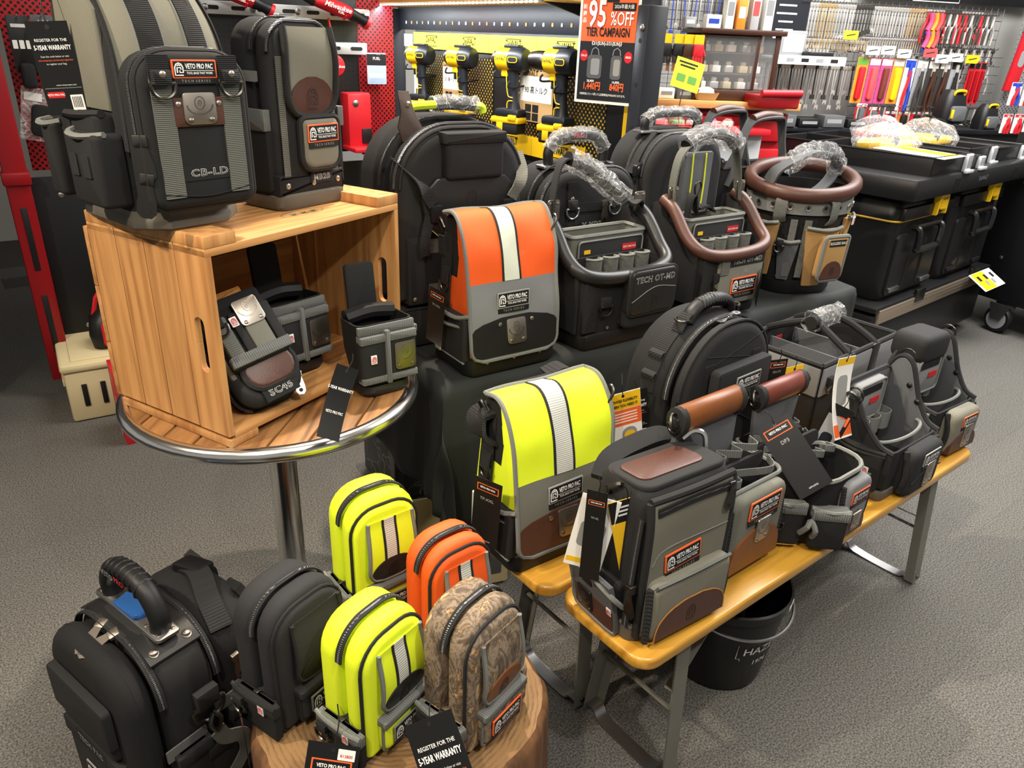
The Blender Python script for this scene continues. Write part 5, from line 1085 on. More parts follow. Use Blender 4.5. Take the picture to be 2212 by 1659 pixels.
for (u, z0, ww, hh, t, m_) in ((-.175, .07, .07, .17, .020, 'tan'), (-.095, .06, .075, .165, .034, 'tan'), (-.02, .05, .07, .12, .012, 'grey2'), (.085, .035, .12, .18, .03, 'tan'), (.22, .06, .07, .18, .02, 'tan')):
    vs = [z0+hh*k/8 for k in range(9)]
    q = obj('outer_pocket', sheet(MB(), vs, lambda v: u-ww/2*(.55+.45*((v-z0)/hh)), lambda v: u+ww/2*(.55+.45*((v-z0)/hh)), 0, t, lambda a, b, t_=0: c(a, b, t_*(.5+.5*math.cos((a-u)/ww*2.4))*(.4+.6*(b-z0)/hh) if t_ else 0), 8), m_, T)
    binding(q, [c(u+ww/2*x, z0+hh+.006*abs(x), t*(.5+.5*math.cos(x*1.2))+.004) for x in (-1, -.6, -.2, .2, .6, 1)], .006, 'gbind')
for u in (-.06, .10): obj('hanging_loop', strap(MB(), [c(u, .30, .006), c(u, .29, .02), c(u, .25, .022), c(u, .23, .008)], .04, .004, c(u+.1, .3)-c(u, .3)), 'gweb', T)
for u in (-.015, .03): obj('ladder_webbing', sheet(MB(), [.06, .12, .18, .24], u-.01, u+.012, .002, .008, c, 2), 'gweb', T)
fpz = planar(sub(c, .115, .13, .04), .03)
fo = obj('flap_pocket', slab(MB(), rr(.105, .135, .02, rt=.01), -.02, .012, fpz, .01, 3), 'tan', T); binding(fo, [fpz(u, v, .006) for u, v in rr(.108, .138, .02, rt=.01)], .0065, 'gbind', True, sm=0)
lv = [-.062+.055*k/8 for k in range(9)]; lh = lambda v: .047*math.sqrt(max(0, 1-((v+.062)/.056)**2.6)); obj('leather_oval', sheet(MB(), lv, lambda v: -lh(v), lh, .012, .015, fpz, 6), 'leath', fo); obj('embossed_emblem', emblem(MB(), .010, fpz, 0, -.037, .2, .0155), 'pipe', fo)
obj('name_plate', slab(MB(), rr(.075, .02, .002, 0, .05), .012, .0135, fpz), 'black', fo); lettering(fo, 'RIGGERS BAG', .0125, fpz, 0, .05, 'ltxt', .02, t=.0145)
red_tab(T, sub(c, 0, 0, .03), .195, .235, 1.2); dring(T, planar(sub(c, -.045, .16, .02)), 0, 0, .016, .003)
rivets(T, c, [(-.14, .058), (-.04, .058), (.06, .058), (.16, .058)], .006, .0)
st = obj('carry_strap', strap(MB(), [(-.185, .0, .34), (-.18, -.02, .375), (-.14, -.04, .40), (-.05, -.05, .425), (.05, -.05, .42), (.12, -.04, .395), (.15, -.02, .36), (.10, -.03, .325), (0, -.05, .305), (-.10, -.04, .32)], .042, .008, (0, 1, 0)), 'grey2', T)
wrapfilm(st, [(-.15, -.035, .395), (-.06, -.05, .425), (.04, -.05, .422), (.11, -.042, .40), (.145, -.03, .37)], .030, seed=51)
obj('name_plate', slab(MB(), rr(.11, .03, .002), 0, .003, FR((.0, .13, .27), (1, 0, 0))), 'blk2', T)
T = thing('leather_handle_tote', 'black tote with brown leather handles on tall grey straps at the back of the table', 'tote', (*pf(1.72, .46), PZ+.006), 35)
obj('body', skin(MB(), [rring(.40, .12, .03, 0), rring(.42, .13, .03, .2), rring(.43, .13, .03, .42), rring(.40, .11, .03, .42), rring(.38, .09, .03, .1)]), 'blk', T); binding(T, rring(.42, .125, .03, .42), .006, 'bind', True, 'rim_binding', 0)
for (y, dz, dx) in ((-.055, 0, .02), (.065, .015, -.07)):
    hp2 = [(-.19+dx, y, .36), (-.15+dx, y-.01, .46), (-.105+dx, y, .555+dz), (-.06+dx, y, .60+dz), (.06+dx, y, .61+dz), (.10+dx, y, .59+dz), (.13+dx, y, .50), (.17+dx, y, .40), (.20+dx, y, .35)]
    sp_ = obj('carry_strap', strap(MB(), hp2, lambda q: .034+.03*math.cos(q*2*math.pi)**2, .007, (0, 1, .2)), 'grey2', T); obj('leather_grip', tube(MB(), [(-.075+dx, y, .597+dz), (0+dx, y, .61+dz), (.085+dx, y, .603+dz)], .019, 10), 'leath', sp_)

# ---------------------------------------------------------------- black wheeled bag on the floor
w, d, h = .31, .29, .475; W, D = w/2, d/2; yaw = -35
T = thing('wheeled_tool_bag', 'black wheeled tool bag with an arched rubber handle on the floor', 'bag', (-.712, 1.172, .001), yaw); f = FRF(0); ol = rr0(w, h-.02, rt=w*.36, rb=.03, z0=.02, n=9)
obj('back_shell', slab(MB(), ol, -D, -D*.18, f, .035, 3, True), 'blk', T); obj('mid_shell', slab(MB(), inset(ol, -.004), -D*.12, D*.62, f, .02, 3, True), 'blk2', T); obj('front_shell', slab(MB(), inset(ol, .004), D*.66, D*1.12, f, .035, 4, True), 'blk', T)
zipper(T, [f(u, v, D*.64) for u, v in up(inset(ol, -.002))], .016, (0, 1, 0), 1); zipper(T, [f(u, v, -D*.15) for u, v in up(inset(ol, -.003))], .014, (0, 1, 0), 1, 'back_zipper')
obj('base', skin(MB(), [rring(w*.98, d*.95, .03, .015), rring(w*1.03, d*1.0, .03, .03), rring(w*1.03, d*1.0, .03, .075), rring(w*1.0, d*.98, .03, .08)]), 'rub', T)
for sx in (-1, 1):
    wl = obj('wheel', lathe(MB(), [(.008, -.016), (.045, -.016), (.052, -.010), (.054, 0), (.052, .010), (.045, .016), (.008, .016)], 24, fr=lambda x, y, z, sx=sx: Vector((sx*(W+.012)+z, D*.78+x, .054+y))), 'rub', T); 
    for k in range(10): a = 2*math.pi*k/10; m = MB(); box(m, (sx*(W+.012), D*.78+.053*math.cos(a), .054+.053*math.sin(a)), (.030, .010, .006), .001); obj('tread', m, 'rub', wl)
lr = obj('leather_saddle', sheet(MB(), [-.13+.26*k/16 for k in range(17)], -.052, .052, 0, .005, lambda u, v, t=0: Vector((v, -D*.25+u, h-.002-max(0, abs(v)-.05)**2*4.2+t)), 6), 'leathb', T)
sdl = lambda u, v, t=0: Vector((v, -D*.25+u, h-.002-max(0, abs(v)-.05)**2*4.2+t))
for q in (-.034, .034): obj('rivet', dome(MB(), planar(sub(sdl, q, .112)), 0, 0, .009, .005 if False else -.005), 'nick', T); obj('rivet', lathe(MB(), [(.009, .004), (.008, .008), (.003, .010), (.0005, .0102)], 10, tuple(sdl(q, .112))), 'nick', T)
pts = [(-.085, -D*.25, h), (-.09, -D*.25, h+.04), (-.06, -D*.25, h+.085), (0, -D*.25, h+.10), (.06, -D*.25, h+.085), (.09, -D*.25, h+.04), (.085, -D*.25, h)]
hd = obj('handle', tube(MB(), pts, .018, 12, sx=1.15), 'rub', T)
for k in range(-3, 4): obj('grip_rib', tube(MB(), [(k*.018, -D*.25+.0215*math.cos(R(a)), h+.0985-abs(k)**1.7*.0016+.0185*math.sin(R(a))) for a in range(0, 360, 40)], .003, 5, True, 1), 'rub', hd)
mt = text(MB(), 'VETO', .018, FR((-.0, -D*.25-.0215, h+.085)), -.045, -.0, .02, t=.001); obj('lettering', mt, 'gtxt', hd); obj('lettering', text(MB(), 'PRO', .018, FR((0, -D*.25-.0215, h+.088)), 0, 0, .02, t=.001), 'red', hd)
pl = obj('handle_plate', slab(MB(), rr(.235, .05, .01), 0, .007, FRT(h+.002, 0, -D*.25), .003), 'steel', T); rivets(pl, FRT(h+.002, 0, -D*.25), [(-.105, -.014), (-.105, .014), (.105, -.014), (.105, .014), (.06, -.014), (-.06, .014)], .0045, .007, 'nickd')
M('bluef', '3f78c8', .2, trans=.5); obj('blue_film', slab(MB(), rr(.09, .044, .01), .007, .014, lambda u, v, t=0: FRT(h+.002, -.01, -D*.25)(u, v, t+.006*math.sin(u*130+v*200)), .003), 'bluef', pl)
puller(T, FR((-.02, -D*.7, h*.99), (1, 0, 0), (0, .85, .3)), 0, 0, .06, 20, .004, 'nick'); puller(T, FR((.02, -D*.7, h*.99), (1, 0, 0), (0, .85, .3)), 0, 0, .06, -15, .004, 'nick')
# front: flap pocket, lettering, lower pocket with patch
tp = obj('top_pocket', slab(MB(), rr0(w*.66, h*.28, .015, 0, h*.52), D*1.05, D*1.12+.014, f, .010, 3), 'blk', T); obj('pocket_flap', slab(MB(), rr0(w*.70, h*.22, .012, 0, h*.60), D*1.12+.004, D*1.12+.022, f, .008), 'blk2', tp)
lp = obj('lower_pocket', slab(MB(), rr0(w*.70, h*.34, .015, 0, h*.10), D*1.05, D*1.12+.012, f, .008, 3), 'blk2', T); obj('pocket_band', slab(MB(), rr0(w*.72, .04, .003, 0, h*.42), D*1.1, D*1.12+.015, f, .003), 'bwebx', lp)
patch(T, sub(f, w*.02, h*.28, D*1.12+.012), w*.34, 'grey'); model_name(T, 'TECH PAC', .02, sub(f, 0, h*.475, D*1.12+.014), sx=.9)
puller(T, f, w*.27, h*.38, .05, 0, D*1.12+.016, 'nickd')
# right side (towards the camera): D-ring, snap hook, pockets
s = FRR(W+.006, 0, 0)
dring(T, s, -D*.10, h*.68, .032, .005, t=.014); sh = snap(T, [s(-D*.10, h*.64, .02), s(-D*.02, h*.60, .03), s(-D*.1, h*.55, .03), s(-D*.18, h*.60, .03), s(-D*.1, h*.64, .024)], r=.005); obj('hook_strap', strap(MB(), [s(-D*.1, h*.55, .03), s(0, h*.48, .03), s(D*.25, h*.42, .03), s(D*.3, h*.30, .02), s(0, h*.2, .02)], .032, .004, (0, 1, .2)), 'gweb', sh)
for (u, z, ang) in ((-D*.45, h*.52, 0), (D*.32, h*.60, 0)): obj('webbing_bar', slab(MB(), rr(d*.30, .03, .002, u, z), 0, .004, s), 'gwebx', T)
for (u, ww, hh) in ((-D*.40, d*.26, h*.34), (0.0, d*.24, h*.28), (D*.42, d*.24, h*.40)):
    q = obj('side_pocket', slab(MB(), rr0(ww, hh, .01, u, .08), -.004, .018, s, .008), 'blk', T); obj('pocket_band', slab(MB(), rr0(ww, .03, .002, u, .05+hh), 0, .021, s, .002), 'bwebx', q)
for y in (-.55, .8): 
    for x in (-.8, .8): obj('foot', lathe(MB(), [(.016, 0), (.018, .02)], 12, (x*W*.9, y*D*-1 if y < 0 else -D*.8, 0)), 'rub', T)
# harness folded at the back with its buckles
obj('rear_straps', strap(MB(), [(W*.4, D*.95, h*.98), (W*.55, D*1.10, h*.86), (W*.6, D*1.12, h*.5), (W*.6, D*1.05, h*.25)], .07, .02, (1, 0, 0)), 'blk', T); obj('rear_straps', strap(MB(), [(-W*.4, D*.95, h*.98), (-W*.5, D*1.10, h*.86), (-W*.55, D*1.12, h*.5), (-W*.5, D*1.05, h*.25)], .07, .02, (1, 0, 0)), 'blk', T)
obj('top_buckle', slab(MB(), rr(.07, .045, .008), 0, .02, FR((-W*.2, D*.75, h+.0), (1, .3, 0), (0, 1, 0)), .006), 'plas', T); obj('top_strap', strap(MB(), [(-W*.5, D*.72, h*.99), (0, D*.70, h+.014), (W*.5, D*.5, h*1.0), (W*.85, D*.42, h*.92)], .045, .006, (.2, 1, 0)), 'bweb', T); puller(T, FRR(W+.002, D*.45, h*.78), 0, 0, .05, 8, .006, 'nickd')
# ---------------------------------------------------------------- dotted sheet metal
def dots(name, base, dot, px, r=.32, hexg=True, rough=.45, metal=0, ax=('x', 'z')):
    m = bpy.data.materials.new(name); m.use_nodes = True; nt = m.node_tree; N = nt.nodes; L = nt.links; b = N['Principled BSDF']; b.inputs['Roughness'].default_value = rough; b.inputs['Metallic'].default_value = metal
    tc = N.new('ShaderNodeTexCoord'); mp = N.new('ShaderNodeMapping'); mp.inputs['Scale'].default_value = (1/px,)*3; mp.inputs['Rotation'].default_value = (0, R(45) if hexg else 0, 0)
    L.new(tc.outputs['Object'], mp.inputs['Vector']); sp = N.new('ShaderNodeSeparateXYZ'); L.new(mp.outputs[0], sp.inputs[0]); cb = N.new('ShaderNodeCombineXYZ')
    for i, a in enumerate(('X', 'Z')):
        f = N.new('ShaderNodeMath'); f.operation = 'FRACT'; L.new(sp.outputs[a], f.inputs[0]); s = N.new('ShaderNodeMath'); s.operation = 'SUBTRACT'; s.inputs[1].default_value = .5; L.new(f.outputs[0], s.inputs[0]); L.new(s.outputs[0], cb.inputs[i])
    ln = N.new('ShaderNodeVectorMath'); ln.operation = 'LENGTH'; L.new(cb.outputs[0], ln.inputs[0]); lt = N.new('ShaderNodeMath'); lt.operation = 'LESS_THAN'; lt.inputs[1].default_value = r; L.new(ln.outputs['Value'], lt.inputs[0])
    mx = N.new('ShaderNodeMix'); mx.data_type = 'RGBA'; mx.inputs[6].default_value = lin(base); mx.inputs[7].default_value = lin(dot); L.new(lt.outputs[0], mx.inputs[0]); L.new(mx.outputs[2], b.inputs['Base Color']); MATS[name] = m
dots('redperf', 'b01822', '180a0a', .017, .33); dots('blkperf', '16171a', '050505', .022, .22, False); dots('yelperf', '111113', 'b89a2a', .017, .27)
M('redp', '8e1018', .35); M('redm', 'c8202a', .4); M('dkp', '141517', .45); M('dkb', '1a1d24', .4); M('dwy', 'f0c01a', .4); M('dwyh', 'e6e03a', .5); M('ltb', '9fb2c8', .4); M('paper', 'e9e7e0', .7); M('cream', 'cdbf96', .6); M('bluep', '1f3fae', .5); M('pink', 'd1467c', .5); M('green', '5f9a3c', .5); M('orange2', 'dd8a2a', .5); M('greyp', '8c8e90', .5); M('whitem', 'c9ccce', .35, .3)
M('led', 'ffffff', .5, emit=6); M('brownw', '3f2418', .4, var=.15, vs=20); M('card', 'b28c5a', .8); M('glassm', 'dfe8ea', .05, alpha=.07)
FMo = (-2.0, 3.05, 0)
def sthing(name, label, cat, u, v, z, fro, az, group=None):
    c, s = math.cos(R(az)), math.sin(R(az)); return thing(name, label, cat, (fro[0]+u*c-v*s, fro[1]+u*s+v*c, z), az, group)
F0 = FR((0, 0, 0))
# ---------------------------------------------------------------- red tool rack at the left and behind the crate
T = thing('red_tool_rack', 'red and black steel tool rack with perforated panels behind the crate', 'rack', FMo, 35)
for (u0, u1, z0, z1, m_, nm) in ((0.0, 1.65, .13, .955, 'dkp', 'lower_board'), (.02, .62, .98, 2.0, 'redperf', 'perforated_panel'), (.62, 1.47, 1.0, 2.0, 'blkperf', 'peg_panel'), (1.47, 1.66, .98, 2.0, 'redperf', 'perforated_panel')):
    m = MB(); box(m, ((u0+u1)/2, .02+(.02 if nm != 'lower_board' else 0), (z0+z1)/2), (u1-u0, .012, z1-z0), .002); q = obj(nm, m, m_, T)
    if nm == 'lower_board': rivets(q, FR((0, .014, 0)), [(.10, .88), (.10, .30), (1.5, .88)], .012, 0, 'steel', 'bolt')
for u in (-.045,):
    m = MB(); box(m, (u, -.02, .85+.05), (.085, .07, 1.62), .006); q = obj('post', m, 'redp', T)
    for z in (.35, .72): m = MB(); box(m, (u, -.056, z), (.022, .006, .26), .002); obj('slot_strip', m, 'dkp', q)
    obj('foot', lathe(MB(), [(.04, 0), (.04, .008), (.012, .014), (.012, .10)], 16, (u+.04, -.02, 0)), 'steel', q)
for u in (-.045,): m = MB(); box(m, (u, -.03, .965), (.10, .08, .05), .006); obj('joint', m, 'redp', T)
for (z, u0, u1) in ((1.62, .74, 1.52), (1.475, 1.28, 1.50), (1.36, .74, .92)):
    m = MB(); box(m, ((u0+u1)/2, .0, z), (u1-u0, .012, .052), .003); q = obj('slotted_rail', m, 'whitem', T)
    n = max(2, int((u1-u0)/.10))
    for k in range(n): obj('slot', slab(MB(), rr(.06, .016, .008, u0+(u1-u0)*(k+.5)/n, z), .006, .0075, F0), 'black', q)
    rivets(q, F0, [(u0+.03+k*.2, z) for k in range(max(1, int((u1-u0)/.2)))], .014, .006, 'steel', 'bolt')
T = sthing('dark_side_cabinet', 'dark grey cabinet side standing left of the red rack', 'cabinet', -.16, .05, 0, FMo, 35); m = MB(); box(m, (-.2, .35, .62), (.03, .75, 1.02), .004); obj('side_panel', m, 'dkb', T); m = MB(); box(m, (-.45, .40, .62), (.46, .62, 1.0), .006); obj('cabinet_body', m, 'dkp', T)
for (x, y) in ((-.3, .1), (-.6, .1), (-.3, .65)): obj('foot', lathe(MB(), [(.03, 0), (.03, .01), (.01, .02), (.01, .12)], 12, (x, y, 0)), 'steel', T)
T = sthing('black_equipment_case', 'black case on the floor at the far left behind the cabinet', 'case', -1.35, .75, 0, FMo, 35); m = MB(); box(m, (0, 0, .35), (.8, .5, .70), .03); obj('case_body', m, 'dkp', T); m = MB(); box(m, (0, 0, .76), (.82, .52, .10), .02); obj('case_lid', m, 'plas', T)
def red_tool(label, u, z, ln, text_=True, group='red power tools on the rack'):
    T = sthing('power_tool', label, 'tool', u, -.06, z, FMo, 35, group); T.rotation_euler = (0, R(14), R(35))
    q = obj('tool_body', tube(MB(), [(-ln*.5, 0, 0), (-ln*.2, 0, .002), (ln*.05, 0, 0), (ln*.2, 0, -.004)], .028, 12, rf=lambda q: .75+.35*math.sin(q*3)), 'redm', T); obj('grip', tube(MB(), [(ln*.16, 0, -.003), (ln*.32, 0, -.008), (ln*.45, 0, -.014)], .028, 12, rf=lambda q: 1-.2*math.sin(q*3)), 'dkp', T)
    obj('grip_end', tube(MB(), [(ln*.44, 0, -.014), (ln*.5, 0, -.018)], .031, 12), 'redm', T); obj('metal_head', tube(MB(), [(-ln*.5, 0, 0), (-ln*.62, 0, .006), (-ln*.7, 0, .012)], .024, 12), 'gunm', T); lettering(q, 'Milwaukee', .030, FR((-ln*.12, -.031, .004)), 0, 0, 'white', .02, shear=.3)
    lettering(q, 'FUEL', .014, FR((-ln*.05, -.031, -.014)), 0, 0, 'white', .02); obj('hook', tube(MB(), [(ln*.02, .06, .02), (ln*.02, -.02, -.035), (ln*.02, -.045, -.02)], .004, 6), 'redm', T)
red_tool('red cordless ratchet with black grip hanging above the slim pouch', 1.36, 1.635, .27); red_tool('red cordless tool behind the top of the tall backpack', .92, 1.66, .25)
T = sthing('work_light', 'red round-headed work light hanging on the rack beside the slim pouch', 'light', 1.30, -.07, 1.40, FMo, 35); obj('head', lathe(MB(), [(.02, 0), (.05, .006), (.052, .05), (.04, .075), (.01, .08)], 20, fr=lambda x, y, z: Vector((x, -z+.04, y))), 'redm', T); obj('hanger', tube(MB(), [(0, .03, .05), (0, .0, .12), (0, .03, .2)], .005, 6), 'redm', T); lettering(T, 'Milwaukee', .018, FR((0, -.042, 0)), 0, 0, 'white', .02)
T = sthing('battery_charger', 'red wall-mounted charger box with bolt low on the rack', 'charger', 1.40, -.07, 1.04, FMo, 35); m = MB(); box(m, (0, 0, .12), (.12, .10, .25), .01); obj('body', m, 'redm', T); m = MB(); box(m, (.03, -.053, .05), (.05, .01, .07), .003); obj('socket', m, 'dkp', T); m = MB(); box(m, (0, -.06, -.005), (.14, .16, .02), .004); obj('lip', m, 'redm', T); rivets(T, FR((-.02, -.05, .2)), [(0, 0)], .016, 0, 'steel', 'bolt')
def hang_card(label, cat, u, z, w, h, m_, prints, fro, az, name='hang_card', group=None, item=None, v=-.04, ang=0):
    T = sthing(name, label, cat, u, v, z, fro, az, group); T.rotation_euler[1] = R(ang)
    obj('card', slab(MB(), rr(w, h, .006, 0, -h/2), 0, .002, F0, .0006), m_, T); obj('hook', tube(MB(), [(0, .03, -.008), (0, -.05, -.006), (0, -.06, .006)], .0022, 5), 'steel', T)
    for p in prints: 
        if p[0] == 'r': obj('print', slab(MB(), rr(p[3], p[4], .002, p[1], p[2]), .002, .0026, F0), p[5], T)
        elif p[0] == 't': lettering(T, p[1], p[4], F0, p[2], p[3], p[5], .02, p[6] if len(p) > 6 else 1, t=.003, name='print')
    if item:
        for (iw, ih, iu, iv, it, im) in item: obj('packed_item', slab(MB(), rr(iw, ih, min(iw, ih)*.3, iu, iv), .002, it, F0, it*.4), im, T)
    return T
hang_card('black glove card hanging on the red panel at the far left', 'package', .075, 1.555, .075, .20, 'tagk', [('r', 0, -.035, .05, .012, 'ltxt'), ('r', -.022, -.10, .016, .03, 'paper'), ('r', 0, -.10, .016, .03, 'paper'), ('r', .022, -.10, .016, .03, 'paper')], FMo, 35, item=[(.05, .09, 0, -.21, .03, 'blk')])
hang_card('grey tool card with yellow stripe hanging beside the glove card', 'package', .155, 1.56, .075, .25, 'grey2', [('t', 'hbl', .005, -.03, .03, 'ltxt'), ('r', -.02, -.20, .03, .04, 'dwy'), ('r', 0, -.30, .07, .03, 'redm')], FMo, 35, item=[(.03, .10, .02, -.19, .012, 'steel')])
T = hang_card('clear bag with a black insert and barcode on the red panel', 'package', .10, 1.30, .12, .20, 'bagfilm', [('r', -.02, -.035, .06, .03, 'paper')], FMo, 35, name='clear_bag', ang=12, item=[(.07, .12, .01, -.12, .02, 'blk')])
for k, (u, z) in enumerate(((.20, 1.20), (.17, 1.13), (.22, 1.07))): hang_card(('upper', 'middle', 'lower')[k]+' red and white package hanging in the column behind the tall backpack', 'package', u, z, .09, .055, 'redm', [('t', 'Milwaukee', 0, -.018, .016, 'white'), ('r', 0, -.042, .085, .02, 'paper')], FMo, 35)
hang_card('white and blue price cards on the rack next to the catalogue sheets', 'card', 1.53, 1.46, .10, .14, 'ltb', [('r', 0, -.03, .10, .05, 'dkp'), ('t', 'FUEL', 0, -.025, .018, 'ltxt'), ('r', 0, -.10, .08, .02, 'paper')], FMo, 35, name='price_card')
# ---------------------------------------------------------------- things on the floor at the left
T = thing('folding_crate', 'beige plastic folding crate on the floor by the red rack', 'crate', (-1.84, 2.98, 0), -57); m = MB(); box(m, (0, 0, .115), (.40, .27, .225), .012); obj('body', m, 'cream', T); m = MB(); box(m, (0, 0, .245), (.42, .29, .035), .012); q = obj('lid', m, 'cream', T); m = MB(); box(m, (0, 0, .265), (.34, .20, .008), .004); obj('lid_panel', m, 'cream', q)
for k in range(3): m = MB(); box(m, (.203, -.07+k*.07, .12), (.006, .02, .10), .002); obj('slot', m, 'dkp', T)
for k in range(2): m = MB(); box(m, (-.1+k*.2, -.139, .17), (.12, .008, .03), .003); obj('rib', m, 'cream', T)
T = thing('red_box', 'tall red and white tool carton standing on the floor beside the beige crate', 'box', (-1.50, 2.73, 0), 35); m = MB(); box(m, (0, 0, .15), (.24, .20, .30), .002); obj('carton', m, 'redm', T); fr = FRF(-.1005); lettering(T, 'Milwaukee', .055, fr, 0, .25, 'white', .02, .9, shear=.3); lettering(T, 'Milwaukee', .05, FRL(-.1205, 0, .08), 0, 0, 'white', .02, .9, ang=90, shear=.3); obj('print', slab(MB(), rr(.12, .04, .003, .02, .19), 0, .001, fr), 'paper', T)
lettering(T, 'Milwaukee', .05, FRT(.3006, -.01, .03), 0, 0, 'white', .02, .9, shear=.3)
T = thing('red_bag', 'small red and black tool bag on top of the beige crate', 'bag', (-1.72, 3.02, .265), 30); obj('body', skin(MB(), [rring(.24, .14, .04, 0), rring(.26, .16, .05, .06), rring(.24, .14, .05, .13), rring(.16, .06, .03, .17)]), 'dkp', T); obj('red_panel', slab(MB(), rr0(.16, .11, .02, 0, .02), .08, .092, F0, .005), 'redm', T); lettering(T, 'Milwaukee', .03, FRF(-.0925), 0, .06, 'white', .02, shear=.3); binding(T, [(-.10, 0, .14), (-.06, 0, .24), (.06, 0, .24), (.10, 0, .14)], .010, 'redm', name='handle')
T = thing('yellow_black_pouch', 'black pouch with a yellow edge hanging behind the crate', 'pouch', (-1.52, 3.32, .72), 35); obj('body', skin(MB(), [rring(.12, .07, .02, 0), rring(.14, .09, .03, .12), rring(.13, .08, .02, .22)]), 'dkp', T); obj('yellow_edge', tube(MB(), rring(.13, .08, .02, .22), .008, 6, True, 0), 'hvy', T)
# ---------------------------------------------------------------- basket and bags under the display table
T = thing('plastic_basket', 'translucent beige plastic basket on the floor under the display cloth', 'basket', (-.165, 1.90, 0), 20)
for nm, fr, ww in (('side', FRF(-.11), .30), ('side', FR((0, .11, 0), (-1, 0, 0)), .30), ('end', FRL(-.15), .22), ('end', FRR(.15), .22)):
    q = obj(nm, slab(MB(), rr0(ww, .19, .01, 0, .01), -.003, 0, fr), 'cream', T)
    for k in range(5): obj('slot', slab(MB(), rr(ww*.12, .09, .006, (k-2)*ww*.18, .09), 0, .0012, fr), 'grey2', q)
obj('rim', tube(MB(), rring(.31, .23, .04, .20), .008, 8, True, 0), 'cream', T); obj('bottom', slab(MB(), rr(.29, .21, .02), 0, .006, FRT(.004)), 'cream', T)
T = thing('loose_paper', 'pale sheet of paper sticking out of the plastic basket', 'paper', (-.075, 1.90, .03), 30); obj('sheet', sheet(MB(), [k*.03 for k in range(9)], -.06, .07, 0, .001, lambda u, v, t=0: Vector((u, -.03-v*.18-t-.02*math.sin(v*9), v)), 3), 'paper', T)
T = thing('wrapped_tool_case', 'black and red tool case in clear film under the table edge', 'case', (-.40, 2.42, 0), 35); m = MB(); box(m, (0, 0, .18), (.20, .30, .36), .02); obj('case_body', m, 'dkp', T); m = MB(); box(m, (.02, -.153, .33), (.12, .01, .03), .004); obj('red_handle', m, 'redm', T)
for x in (-.055, .05): obj('barcode_label', slab(MB(), rr0(.03, .12, .002, x, .17), .1505, .152, F0), 'paper', T)
obj('film_cover', skin(MB(), [rring(.24, .34, .03, .0), rring(.23, .33, .05, .2), rring(.22, .32, .05, .40)], True, False, False), 'clear', T)
# ---------------------------------------------------------------- yellow drill display
FDo = (-.60, 4.29, 0); AZ = -55
T = thing('drill_display', 'black steel display wall with yellow header strips holding four cordless drills', 'display', FDo, AZ)
for (u0, u1, z0, z1, m_, nm) in ((-.20, 1.80, 1.57, 1.70, 'dkb', 'top_panel'), (0, 1.74, 1.06, 1.57, 'dkp', 'back_board'), (0, 1.74, .3, 1.06, 'dkp', 'lower_board')): m = MB(); box(m, ((u0+u1)/2, .02, (z0+z1)/2), (u1-u0, .012, z1-z0), .001); obj(nm, m, m_, T)
for k in range(30): obj('slot', slab(MB(), rr(.012, .014, .003, -.1+k*.062, 1.605), .0, .0012, FR((0, .0135, 0))), ('paper', 'orange2', 'greyp', 'card', 'ltb')[k % 5], T)
for k in range(4):
    u = .12+k*.40; obj('dot_panel', slab(MB(), rr0(.25, .36, .003, u+.13, 1.10), 0, .002, FR((0, .0135, 0))), 'yelperf', T)
for z0, z1, nm in ((1.485, 1.56, 0), (1.085, 1.165, 1)):
    for k in range(4):
        u0 = k*.37; q = obj('header_strip', slab(MB(), rr0(.367, z1-z0, .001, u0+.185, z0), 0, .003, FR((0, .006, 0))), 'dwyh' if not nm else 'dwy', T)
        lettering(q, 'DeWALT', .042, FR((0, .003, 0)), u0+.20, (z0+z1)/2+.004, 'ink', .02, .72); m = MB()
        for zz in (.024, -.024): stroke(m, [(u0+.14, (z0+z1)/2+zz), (u0+.26, (z0+z1)/2+zz)], .003, FR((0, .003, 0)), .0006)
        obj('logo_line', m, 'ink', q)
obj('blue_strip', slab(MB(), rr0(.10, .06, .001, -.06, 1.49), 0, .003, FR((0, .006, 0))), 'ltb', T); obj('yellow_edge', slab(MB(), rr0(.03, .5, .001, 1.70, .95), 0, .003, FR((0, .006, 0))), 'dwy', T)
for u in (1.785, -.21):
    m = MB(); box(m, (u, -.0, .86), (.06, .09, 1.62), .004); q = obj('post', m, 'dkb', T)
    for z in (1.56, 1.42, 1.28, 1.1): obj('hole', slab(MB(), ell(.008, .008, 10, u, z), .045, .0456, F0), 'black', q)
    rivets(q, F0, [(u+.005, 1.60)], .012, .045, 'steel', 'bolt')
m = MB(); box(m, (1.2, .10, 1.1), (.9, .01, .8), .002); obj('rear_panel', m, 'dkp', T)
